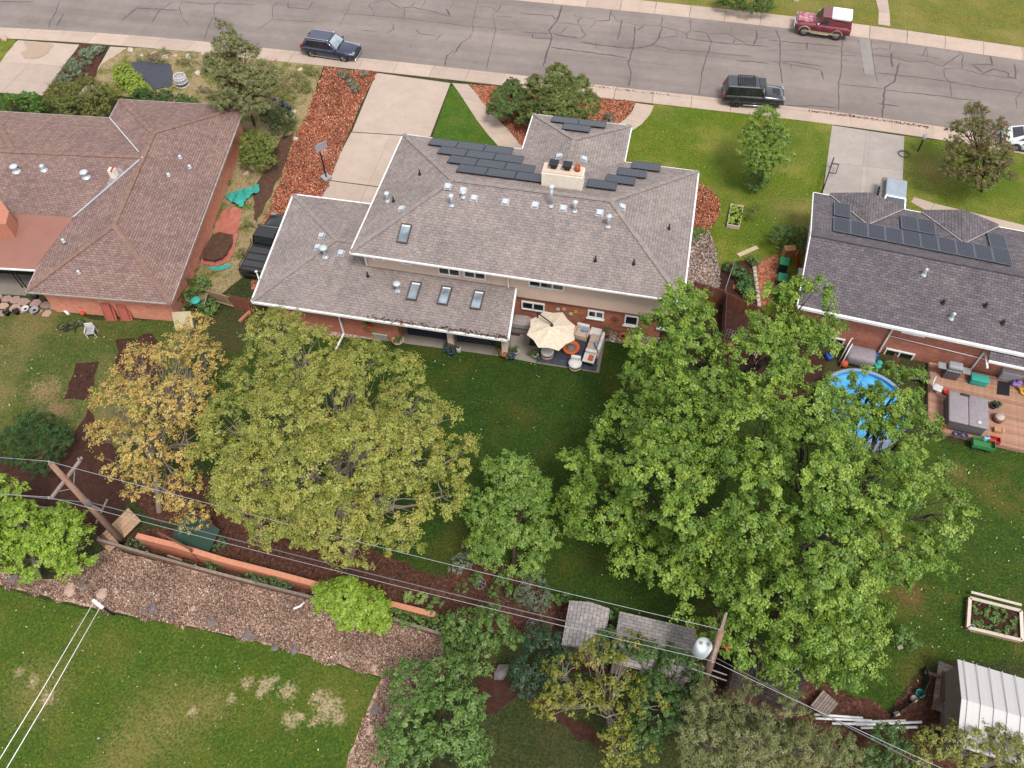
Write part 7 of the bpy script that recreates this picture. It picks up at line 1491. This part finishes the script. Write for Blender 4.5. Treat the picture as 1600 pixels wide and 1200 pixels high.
gable_shed('garden_shed', 'small pale shingled gable shed at the left of the row', (890, 938), (953, 951), 2.2, 2.0, .35, MATS['roof_pale'], MATS['wood_grey'], False)
s2, s2L = gable_shed('garden_shed', 'long grey shingled shed in the middle of the row', (968, 955), (1088, 983), 2.5, 2.0, .4, MATS['roof_pale'], MATS['wood_grey'], True)
MB().tube([(s2L * .62, -1.9, 2.1), (s2L * .62, -1.9, 2.6), (s2L * .75, -1.9, 2.6), (s2L * .75, -1.9, 2.1)], .04, 6).build('pipe_bracket', MATS['white_paint'], s2)
gable_shed('garden_shed', 'dark brown shingled shed right of the transformer pole', (1160, 990), (1262, 1030), 2.6, 2.0, .35, MATS['roof_dark'], MATS['wood_brown'], True)
m, nt, b = new_mat('metal_roof'); uv = uvc(nt); wv = N(nt, 'ShaderNodeTexWave', {'wave_type': 'BANDS', 'bands_direction': 'X'}, Vector=uv, Scale=1.4, Distortion=0.0)
dirt = noise(nt, uv, 3.0, 6.0, 0.8); c = mixc(nt, rampv(nt, dirt, 0.6, 0.75), px(232, 226, 224, 2.4), px(176, 160, 150, 2.4)); nt.links.new(c, b.inputs['Base Color']); b.inputs['Roughness'].default_value = 0.5; bump(nt, b, wv.outputs['Fac'], .2, .02)
s4, L4 = gable_shed('garden_shed', 'shed with white corrugated metal roof at bottom right', (1496, 1030), (1640, 1072), 3.9, 2.1, .45, MATS['metal_roof'], MATS['wood_grey'], True)
for k in range(9): MB().bar((.25 + k * .55, .02, 2.18 - .0), (.25 + k * .55, -1.95, 2.14 + .45 - .0), .025, .03).bar((.25 + k * .55, -3.92, 2.13), (.25 + k * .55, -1.95, 2.58), .025, .03).build('roof_rib', MATS['metal_roof'], s4)
q = P(1478, 1120); dk = thing('wood_platform', 'grey wooden platform at the left of the white roofed shed', 'platform', (q.x, q.y, 0), R(-12))
for k in range(12): MB().box((0, .1 + k * .2, .3), (1.5, .19, .05)).build('plank', MATS['wood_grey'], dk)
for i, (a, b_) in enumerate((((1456, 1108), (1490, 1065)), ((1454, 1132), (1492, 1142)), ((1445, 1050), (1470, 1058)), ((1475, 1050), (1472, 1095)))):
    a, b_ = P(*a, .4), P(*b_, .45); one('timber_beam', MB().bar((0, 0, 0), b_ - a, .14, .12), MATS['wood_brown'], ['long brown pole slanting across the grey platform', 'short brown plank at the lower platform corner', 'stub of brown timber above the platform', 'upright brown timber at the platform edge'][i], 'timber', None, a)
# raised bed with pale timber frame
rb = [P(*q) for q in ((1511, 938), (1590, 958), (1592, 1004), (1508, 984))]; rr = thing('raised_bed', 'raised vegetable bed with pale timber frame on the right lawn', 'raised bed', rb[3])
for i in range(4):
    a, b_ = rb[i] - rb[3], rb[(i + 1) % 4] - rb[3]; MB().bar(a + Vector((0, 0, .16)), b_ + Vector((0, 0, .16)), .06, .3).build('side_board', MATS['wood_tan'], rr); MB().bar(a + Vector((0, 0, .34)), b_ + Vector((0, 0, .34)), .16, .05).build('cap_board', MATS['wood_white'], rr)
a, b_ = rb[0].lerp(rb[3], -.18) - rb[3], rb[1].lerp(rb[2], -.18) - rb[3]; MB().bar(a + Vector((0, 0, .42)), b_ + Vector((0, 0, .42)), .12, .06).build('rear_rail', MATS['wood_white'], rr)
MB().prism([q - rb[3] for q in rb], .05, .24).build('soil', MATS['dark_soil'], rr); cc = np.array([np.array(rb[0].lerp(rb[1], u).lerp(rb[3].lerp(rb[2], u), v_) - rb[3]) + [0, 0, .32] for u, v_ in rng.uniform(.08, .92, (46, 2))])
v, c = leaves(cc, np.tile([0, 0, 1.0], (len(cc), 1)), 12, .14, .5, .13, .5, MIDG); tint_mesh('vegetables', v, c, 'leaf', parent=rr, kind='stuff')
q = P(1515, 984); one('metal_bucket', MB().lathe((0, 0, 0), [(.14, 0), (.19, .3), (.17, .3), (.13, .04)], 12), MATS['steel'], 'metal bucket at the raised bed corner', 'bucket', None, (q.x, q.y, 0))
# netting, toys, pipes
npx = [(1440, 1046), (1446, 1066), (1436, 1090), (1412, 1108), (1392, 1122)]; npt = [P(*q) for q in npx]; nf = thing('net_fence', 'low dark green net fence beside the white roofed shed', 'fence', npt[0])
for a, b_ in zip(npt[:-1], npt[1:]):
    a, b_ = a - npt[0], b_ - npt[0]; MB().bar(a + Vector((0, 0, .3)), b_ + Vector((0, 0, .3)), .02, .6).build('net_panel', MATS['netting'], nf); MB().bar(a, a + Vector((0, 0, .7)), .04).build('post', MATS['black_metal'], nf)
q = P(1434, 1086); one('bucket', MB().lathe((0, 0, 0), [(.16, 0), (.2, .34), (.18, .34), (.15, .03)], 14), MATS['teal'], 'teal bucket inside the net fence', 'bucket', None, (q.x, q.y, 0))
q = P(1426, 1093); one('ball', MB().ell((0, 0, .17), (.17, .17, .17), 14, 8), pm('pale_pink', (232, 200, 190)), 'pale pink ball beside the teal bucket', 'ball', None, (q.x, q.y, 0))
for i, (a, b_) in enumerate((((1272, 1116), (1348, 1122)), ((1274, 1122), (1362, 1126)), ((1335, 1128), (1415, 1126)), ((1338, 1132), (1440, 1128)), ((1345, 1137), (1433, 1136)), ((1300, 1130), (1380, 1132)))):
    a, b_ = P(*a, .12 + .05 * (i % 2)), P(*b_, .12 + .05 * (i % 2)); one('plastic_pipe', MB().tube([(0, 0, 0), b_ - a], .06, 8), MATS['white_paint'], ['topmost short white pipe in the stack', 'second white pipe from the top', 'white pipe ending furthest right but one', 'longest white pipe of the stack', 'lowest white pipe of the stack', 'white pipe in the middle of the stack'][i], 'pipe', 'stacked white pipes', a)
q = P(1284, 1104); pc = thing('slatted_bench', 'weathered slatted bench above the white pipes', 'bench', (q.x, q.y, 0), R(-35))
for k in range(7): MB().box((-.36 + k * .12, 0, .42), (.1, 1.0, .04)).build('slat', MATS['wood_grey'], pc)
for x in (-.3, .3):
    for y in (-.4, .4): MB().bar((x, y, 0), (x, y, .42), .07).build('leg', MATS['wood_grey'], pc)
for i, (x, y) in enumerate(((1365, 1014), (1405, 1012), (1400, 1116))): q = P(x, y); one('stone_block', MB().rbox((0, 0, .08), (.26, .2, .16), .04, .4), MATS['light_stone'], ['small white stone block furthest left on right lawn', 'small white stone under the little bush', 'small pale stone at the soil edge'][i], 'stone', None, (q.x, q.y, 0))

# ---------------------------------------------------------------- deck, pool and clutter of the right house
dz = .28; d0 = k_(P(1452, 600, dz)); d1 = k_(P(1456, 668, dz)); dyb = k_(P(1600, 706, dz)).y
dkr = thing('deck', 'wooden plank deck behind the right house', 'deck', HR.location, RZ); x0_ = d0.x; y_ = 0.3; pitch = .145; n_ = int((y_ - dyb) / pitch); xl = 9.0
b0 = MB().box((0, 0, 0), (xl, pitch - .012, .035)).build('plank', MATS['deck_wood'], dkr)
for i in range(n_):
    o = b0 if i == 0 else b0.copy()
    if i: C.objects.link(o); o.parent = dkr
    o.location = (x0_ + xl / 2 + rnd.uniform(-.02, .02), y_ - (i + .5) * pitch, dz - .018)
MB().box((x0_ + xl / 2, y_ - n_ * pitch - .02, dz - .16), (xl, .04, .28)).build('fascia', MATS['deck_wood'], dkr); MB().box((x0_ - .02, y_ - n_ * pitch / 2, dz - .16), (.04, n_ * pitch, .28)).build('fascia', MATS['deck_wood'], dkr)
hq = [P(*q, 1.2) for q in ((1484, 611), (1543, 622), (1545, 668), (1482, 660))]; hc = sum(hq, Vector()) / 4; ht = thing('hot_tub', 'grey covered hot tub on the deck', 'hot tub', (hc.x, hc.y, dz), RZ); tw = 2.15
MB().rbox((0, 0, .42), (tw - .1, tw - .1, .82), .12).build('side_shell', MATS['tub_side'], ht)
for s_ in (-1, 1): MB().rbox((s_ * tw / 4, 0, .88), (tw / 2 - .015, tw, .14), .06).build('cover_half', MATS['tub_cover'], ht)
MB().rbox((-.2, .95, .97), (.5, .16, .06), .02).build('strap', MATS['black_metal'], ht); MB().lathe((.55, -.75, .95), [(.12, 0), (.12, .03), (0, .04)], 12).build('dish', MATS['white_pot'], ht)
pq = P(1350, 632, 1.1); pl = thing('swimming_pool', 'round blue above ground pool under the maple', 'swimming pool', (pq.x, pq.y, 0)); pr = 2.45
MB().lathe((0, 0, 0), [(pr + .06, 0), (pr + .06, 1.12)], 40, caps=False).build('outer_wall', MATS['pool_rim'], pl)
mb = MB(); vv = []; nn = 40
for r_, z_ in ((pr + .12, 1.12), (pr - .1, 1.14), (pr - .1, .3)):
    for a in range(nn): an = 2 * math.pi * a / nn; vv.append((r_ * math.cos(an), r_ * math.sin(an), z_))
mb.add(vv[:2 * nn], [(a, (a + 1) % nn, nn + (a + 1) % nn, nn + a) for a in range(nn)]); mb.build('rim', MATS['pool_rim'], pl)
MB().add(vv[nn:], [(a, (a + 1) % nn, nn + (a + 1) % nn, nn + a) for a in range(nn)], True).build('liner', MATS['pool_liner'], pl)
MB().add([((pr - .1) * math.cos(2 * math.pi * a / nn), (pr - .1) * math.sin(2 * math.pi * a / nn), .92) for a in range(nn)], [list(range(nn))]).build('water', MATS['pool_water'], pl)
q = P(1340, 566); sd = thing('pool_filter_cover', 'grey domed cover with white ladder behind the pool', 'cover', (q.x, q.y, 0), RZ); MB().rbox((0, .1, .45), (1.7, 1.1, .85), .25).build('dome', MATS['tub_cover'], sd)
mb = MB()
for s_ in (0, .45): mb.tube([(-1.1 + s_ * .15, -.3 - s_, 0), (-.95 + s_ * .15, .2 - s_, 1.3), (-.85 + s_ * .15, .5 - s_, 1.45), (-.7, .75 - s_, 1.2)], .035, 6)
mb.build('ladder', MATS['white_paint'], sd)
gr = thing('barbecue', 'stainless steel barbecue on the deck against the wall', 'barbecue', (P(1482, 588, dz).x, P(1482, 588, dz).y, dz), RZ); MB().rbox((0, 0, .42), (.85, .5, .8), .04).build('cabinet', MATS['tub_side'], gr); MB().rbox((0, .05, .98), (.8, .5, .3), .1).build('hood', MATS['steel'], gr)
for s_ in (-1, 1): MB().box((s_ * .68, 0, .82), (.45, .45, .05)).build('side_shelf', MATS['steel'], gr)
MB().box((0, -.27, .8), (.8, .05, .1)).build('control_panel', MATS['steel'], gr)
for k in range(4): MB().tube([(-.3 + k * .2, -.29, .8), (-.3 + k * .2, -.34, .8)], .03, 8).build('knob', MATS['black_metal'], gr)
def on_deck(name, label, cat, at, rz=RZ): q = P(at[0], at[1], dz); return thing(name, label, cat, (q.x, q.y, dz), rz)
t = on_deck('cool_box', 'teal cool box on the deck near the wall', 'cool box', (1526, 598)); MB().rbox((0, 0, .22), (.95, .5, .42), .05).build('body', MATS['teal'], t); MB().rbox((0, 0, .46), (1.0, .55, .1), .03).build('lid', MATS['teal'], t)
t = on_deck('deck_box', 'pale grey storage box beside the house wall', 'box', (1574, 590)); MB().rbox((0, 0, .35), (1.15, .6, .66), .05).build('body', MATS['grey_plastic'], t); MB().rbox((0, 0, .71), (1.2, .65, .08), .03).build('lid', MATS['white_pot'], t)
sheet('door_mat', None, dz + .01, MATS['black_metal'], 'black mat on the deck by the storage box', 'mat', 0, None, [P(x, y, dz) for x, y in ((1559, 595), (1578, 598), (1577, 619), (1557, 616))])
t = on_deck('lawn_chair', 'white folding chair with curved back at the deck edge', 'chair', (1461, 612), R(70)); MB().rbox((0, 0, .4), (.5, .5, .05), .02).build('seat', MATS['white_pot'], t); mb = MB(); mb.tube([(-.25, .25, .4), (-.3, .42, .95), (.3, .42, .95), (.25, .25, .4)], .04, 6); mb.box((0, .36, .75), (.5, .04, .4), 0, R(-12)); mb.build('backrest', MATS['white_pot'], t)
for x in (-.23, .23):
    for y in (-.22, .22): MB().bar((x, y, 0), (x, y, .4), .04).build('leg', MATS['steel'], t)
def bucket(label, at, mat, r_=.18, h_=.3): t = on_deck('bucket', label, 'bucket', at); MB().lathe((0, 0, 0), [(r_ * .8, 0), (r_, h_), (r_ * .9, h_), (r_ * .72, .03)], 14).build('pail', MATS[mat], t); MB().tube([(r_ * math.cos(a * math.pi / 6), 0.02, h_ + r_ * .3 * math.sin(a * math.pi / 6)) for a in range(7)], .01, 4).build('handle', MATS['steel'], t)
bucket('red bucket at the lower left corner of the hot tub', (1471, 668), 'red_plastic', .22, .3); bucket('red and white bucket at the upper left of the hot tub', (1477, 615), 'red_plastic', .2, .28); bucket('dark tub beside the red bucket on the deck', (1461, 666), 'black_metal', .18, .24)
t = on_deck('crate', 'small red crate at the deck edge', 'crate', (1552, 690)); MB().box((0, 0, .03), (.55, .36, .05)).build('floor', MATS['red_plastic'], t)
for s_ in (-1, 1): MB().box((s_ * .27, 0, .15), (.03, .36, .26)).box((0, s_ * .175, .15), (.51, .03, .26)).build('side', MATS['red_plastic'], t)
q = P(1531, 700); t = thing('garden_cart', 'green slatted cart on the grass beside the deck', 'cart', (q.x, q.y, 0), RZ); MB().box((0, 0, .3), (1.15, .55, .05)).build('bed', MATS['green_plastic'], t)
for s_ in (-1, 1):
    for k in range(2): MB().box((0, s_ * .28, .42 + k * .14), (1.15, .03, .09)).build('slat', MATS['green_plastic'], t)
    MB().box((s_ * .58, 0, .45), (.03, .55, .3)).build('end_board', MATS['green_plastic'], t)
    for y in (-.22, .22): MB().tube([(s_ * .38, y - .03, .14), (s_ * .38, y + .03, .14)], .14, 12).build('wheel', MATS['tyre'], t)
t = on_deck('cushion_stool', 'brown stool with pale cushion right of the hot tub', 'stool', (1558, 656)); MB().lathe((0, 0, 0), [(.28, 0), (.32, .3)], 12).build('base', MATS['wood_brown'], t); MB().lathe((0, 0, .3), [(.28, 0), (.26, .1), (0, .12)], 12).build('cushion', MATS['tan_cushion'], t)
pot('round green potted plant at the upper right of the hot tub', (1551, 636), .22, .2, 'blue_pot', K((60, 96, 50), (50, 84, 42)), dz)
t = on_deck('box', 'open cardboard box at the lower right of the hot tub', 'box', (1557, 674)); MB().box((0, 0, .12), (.4, .3, .24)).build('carton', MATS['card'], t); MB().box((.28, 0, .25), (.18, .3, .02), 0, 0, R(20)).build('flap', MATS['card'], t)
t = on_deck('bag', 'light blue bag slumped at the deck edge', 'bag', (1538, 688)); MB().rbox((0, 0, .18), (.36, .26, .36), .1, .5).build('sack', MATS['light_blue'], t); MB().tube([(-.1, 0, .34), (0, 0, .46), (.1, 0, .34)], .02, 4).build('strap', MATS['cobalt'], t)
for i, (x, y) in enumerate(((1494, 679), (1506, 681))): q = P(x, y, dz); one('float_ring', MB().tube([(.17 * math.cos(a * math.pi / 8), .15 * math.sin(a * math.pi / 8), .06) for a in range(17)], .06, 6, False), MATS['blue_pot'], ['left dark blue ring on the deck edge', 'right dark blue ring on the deck edge'][i], 'ring', 'dark blue rings', (q.x, q.y, dz))
t = on_deck('toy', 'purple toy heap beside the black mat', 'toy', (1586, 602)); MB().rbox((0, 0, .15), (.5, .35, .28), .1).ell((.1, .05, .33), (.18, .16, .12)).build('body', MATS['purple_plastic'], t)
t = on_deck('toy', 'yellow toy lying right of the black mat', 'toy', (1592, 612)); MB().tube([(-.2, .3, .1), (0, .1, .2), (.1, -.15, .1), (.35, -.2, .08)], .08, 6).tube([(0, .1, .2), (.3, .15, .08)], .06, 6).build('body', MATS['yellow_plastic'], t)
for i, (x, y) in enumerate(((1414, 588), (1428, 592), (1442, 594))): pot(['dark planter furthest left of the row by the wall', 'middle dark planter of the row by the wall', 'dark planter furthest right of the row by the wall'][i], (x, y), .3, .35, 'tub_side', K((84, 84, 62), (100, 96, 70)), group='planters along the right house wall')
for i, (x, y, mm) in enumerate(((1362, 562, 'cobalt'), (1368, 574, 'teal'), (1294, 560, 'cobalt'))): q = P(x, y); one('pool_toy', MB().rbox((0, 0, .2), (.4, .5, .35), .12, .5).ell((.1, .1, .4), (.2, .2, .12)), MATS[mm], ['cobalt blue pool toy beside the grey cover', 'teal pool toy below the cobalt one', 'dark blue pool toy left of the ladder'][i], 'toy', None, (q.x, q.y, 0))
bucket_q = P(1317, 572); one('ball', MB().ell((0, 0, .24), (.24, .24, .24), 14, 8), MATS['orange_plastic'], 'orange ball behind the pool rim', 'ball', None, (bucket_q.x, bucket_q.y, .0))
q = P(1386, 577); ws = thing('wood_stack', 'upright wooden posts leaning beside the basement window', 'posts', (q.x, q.y, 0), RZ)
for k in range(4): MB().bar((k * .12, 0, 0), (k * .12 + .03, .25, 1.3 - .15 * k), .09).build('post', MATS['wood_brown'], ws)

# ---------------------------------------------------------------- between the houses
def wheelie(label, at, body, lid, rz=0.0):
    t = obj_at('wheeled_bin', label, 'bin', at, 0, rz, 'wheeled bins'); MB().box((0, 0, .52), (.48, .55, .96), taper=1.2).build('body', MATS[body], t); l_ = MB(); l_.rbox((0, -.02, 1.04), (.62, .74, .1), .04); l_.build('lid', MATS[lid], t)
    for s_ in (-1, 1): MB().tube([(s_ * .26, .3, .13), (s_ * .2, .3, .13)], .13, 12).build('wheel', MATS['tyre'], t)
    MB().tube([(-.24, .38, .95), (.24, .38, .95)], .025, 6).build('handle', MATS[body], t)
wheelie('green lidded wheeled bin at the back of the pair', (1220, 425), 'bin_body', 'bin_green', R(-6)); wheelie('green lidded wheeled bin at the front of the pair', (1217, 450), 'bin_body', 'bin_green', R(-4)); wheelie('black wheeled bin half under the maple leaves', (1215, 468), 'black_metal', 'tarp_black', R(-4))
t = obj_at('cardboard_box', 'cardboard box on top of the pile beside the bins', 'box', (1229, 402)); MB().box((0, 0, .45), (.7, .5, .9), .3).build('carton', MATS['card'], t); MB().box((0, 0, .93), (.75, .3, .02), .3, R(18)).build('flap', MATS['card'], t)
q = P(1243, 415); one('plywood_sheet', MB().box((0, 0, .55), (.5, .05, 1.2), R(70), R(-20)), MATS['orange_glaze'], 'orange board leaning beside the cardboard box', 'board', None, (q.x, q.y, 0))
q = P(1256, 398); one('cardboard_box', MB().rbox((0, 0, .45), (.4, .3, .9), .02, .4), MATS['wood_tan'], 'narrow tan carton against the right house wall', 'box', None, (q.x, q.y, 0))
t = obj_at('side_table', 'small white table beside the right house wall', 'table', (1250, 440)); MB().box((0, 0, .8), (.62, .85, .06)).build('tabletop', MATS['white_pot'], t)
for x in (-.25, .25):
    for y in (-.36, .36): MB().bar((x, y, 0), (x, y, .8), .05).build('leg', MATS['steel'], t)
board_fence('wooden_fence', 'dark brown picket fence from the house corner', (1082, 462), (1128, 476), 1.35, .12, MATS['wood_red'])
board_fence('wooden_fence', 'dark brown picket fence across the vegetable garden', (1128, 476), (1182, 500), 1.2, .12, MATS['wood_red'])
board_fence('wooden_fence', 'brown fence running away along the lot line', (1124, 560), (1129, 478), 1.3, .12, MATS['wood_brown'])
q = P(1128, 470); tl = thing('wire_trellis', 'grey wire mesh panel standing in the garden', 'trellis', (q.x, q.y, 0), R(80)); mb = MB()
for k in range(9): mb.tube([(k * .3, 0, 0), (k * .3, 0, 1.6)], .014, 4)
for k in range(7): mb.tube([(0, 0, .1 + k * .25), (2.4, 0, .1 + k * .25)], .012, 4)
mb.build('mesh', MATS['steel'], tl)
q = P(1130, 535); tl = thing('wire_trellis', 'low wire grid over the dark garden soil', 'trellis', (q.x, q.y, 0), R(-12)); mb = MB()
for k in range(9): mb.tube([(k * .17, 0, .02), (k * .17, .5, .8)], .012, 4)
for k in range(6): mb.tube([(0, k * .1, .05 + k * .15), (1.4, k * .1, .05 + k * .15)], .012, 4)
mb.build('mesh', MATS['steel'], tl)
cg = [P(*q) for q in ((1137, 325), (1147, 312), (1158, 315), (1152, 358), (1137, 355))]
q = P(1145, 356); rb2 = thing('raised_bed', 'narrow white edged planter full of lettuce on the lawn', 'raised bed', (q.x, q.y, 0), R(-4))
for s_ in (-1, 1): MB().box((s_ * .42, 1.0, .16), (.05, 2.1, .3)).build('side_board', MATS['wood_white'], rb2); MB().box((0, 1.0 + s_ * 1.06, .16), (.88, .05, .3)).build('end_board', MATS['wood_white'], rb2)
MB().box((0, 1.0, .1), (.78, 2.05, .2)).build('soil', MATS['dark_soil'], rb2); cc = np.c_[rng.uniform(-.36, .36, 34), rng.uniform(.05, 1.95, 34), np.full(34, .34)]; v, c = leaves(cc, np.tile([0, 0, 1.0], (34, 1)), 16, .17, .6, .16, .6, BRIGHT); tint_mesh('lettuce', v, c, 'leaf', parent=rb2, kind='stuff')
a, b_ = P(1153, 400), P(1183, 387); one('plank', MB().bar((0, 0, .03), b_ - a + Vector((0, 0, .03)), .32, .05), MATS['pale_ply'], 'pale plank lying on the lawn near the garden', 'plank', None, (a.x, a.y, .02))
q = P(1148, 450); one('paving_brick', MB().rbox((0, 0, .05), (.3, .36, .1), .02), MATS['brick_piece'], 'orange brick lying in the vegetable soil', 'brick', None, (q.x, q.y, .02))
q = P(1141, 542); one('paving_stone', MB().prism([(-.2, -.3, 0), (.25, -.25, 0), (.28, .05, 0), (-.15, .35, 0)], .0, .06), MATS['brick_piece'], 'pale curved stone in the dark side garden', 'stone', None, (q.x, q.y, .02))
ed = thing('garden_edging', 'row of pale blocks edging the vegetable garden', 'edging', P(1178, 420))
for i in range(10): q = P(1178 + i * .8, 420 + i * 6.4) - ed.location; MB().rbox((q.x, q.y, .1), (.24, .28, .2), .03, rnd.uniform(-.2, .2)).build('block', MATS['light_stone'], ed)
ed = thing('garden_edging', 'row of pink blocks beside the maple in the side garden', 'edging', P(1178, 535))
for i in range(6): q = P(1178 + i * .6, 535 + i * 8) - ed.location; MB().rbox((q.x, q.y, .1), (.24, .34, .2), .03, rnd.uniform(-.2, .2)).build('block', MATS['pink_rock'], ed)

# ---------------------------------------------------------------- more of the scruffy left front garden
for i, (x, y, c3) in enumerate(((405, 98, (150, 150, 96)), (432, 108, (176, 170, 130)), (462, 116, (128, 140, 70)), (486, 112, (110, 130, 56)), (410, 118, (120, 124, 80)), (478, 140, (130, 140, 70)), (446, 132, (168, 150, 112)), (318, 140, (140, 130, 100)), (255, 82, (170, 164, 140)), (285, 96, (120, 130, 74)), (238, 90, (150, 130, 120)), (335, 96, (160, 150, 110)), (378, 205, (110, 120, 60)), (360, 235, (100, 116, 54)), (345, 282, (110, 124, 56)), (310, 400, (110, 128, 60)), (300, 425, (104, 124, 56)), (380, 395, (150, 140, 84)), (385, 350, (140, 140, 80)))):
    bush(['scrubby pale tuft right of the juniper, leftmost', 'grey tuft right of the juniper near the pavement', 'green tuft between juniper and red mulch', 'bright tuft at the red mulch corner', 'dull tuft just under the juniper tip', 'green tuft beside the red mulch', 'dry tuft in the middle of the weedy yard', 'dry tuft between wire basket and juniper', 'pale tuft above the black sheet', 'green tuft above the wire basket', 'brownish tuft above the black sheet left', 'pale tuft left of the juniper crown', 'low weed at the house corner below the juniper', 'low weed along the brick wall, upper', 'low weed along the brick wall, middle', 'low weed along the brick wall, lower', 'lowest weed along the brick wall', 'dry tuft between red tarp and truck', 'dry tuft between tarps and bare soil'][i], [(x, y, .18, 8), (x + 6, y + 3, .15, 6), (x - 5, y + 2, .12, 6)], K(c3, (c3[0] * .8, c3[1] * .85, c3[2] * .8), (min(c3[0] * 1.15, 255), min(c3[1] * 1.1, 255), c3[2] * 1.1)), 0.12, 0.22, 0.9, 22, 0.3, name='weed_tuft', cat='weeds', group='weed tufts in the left front yard')
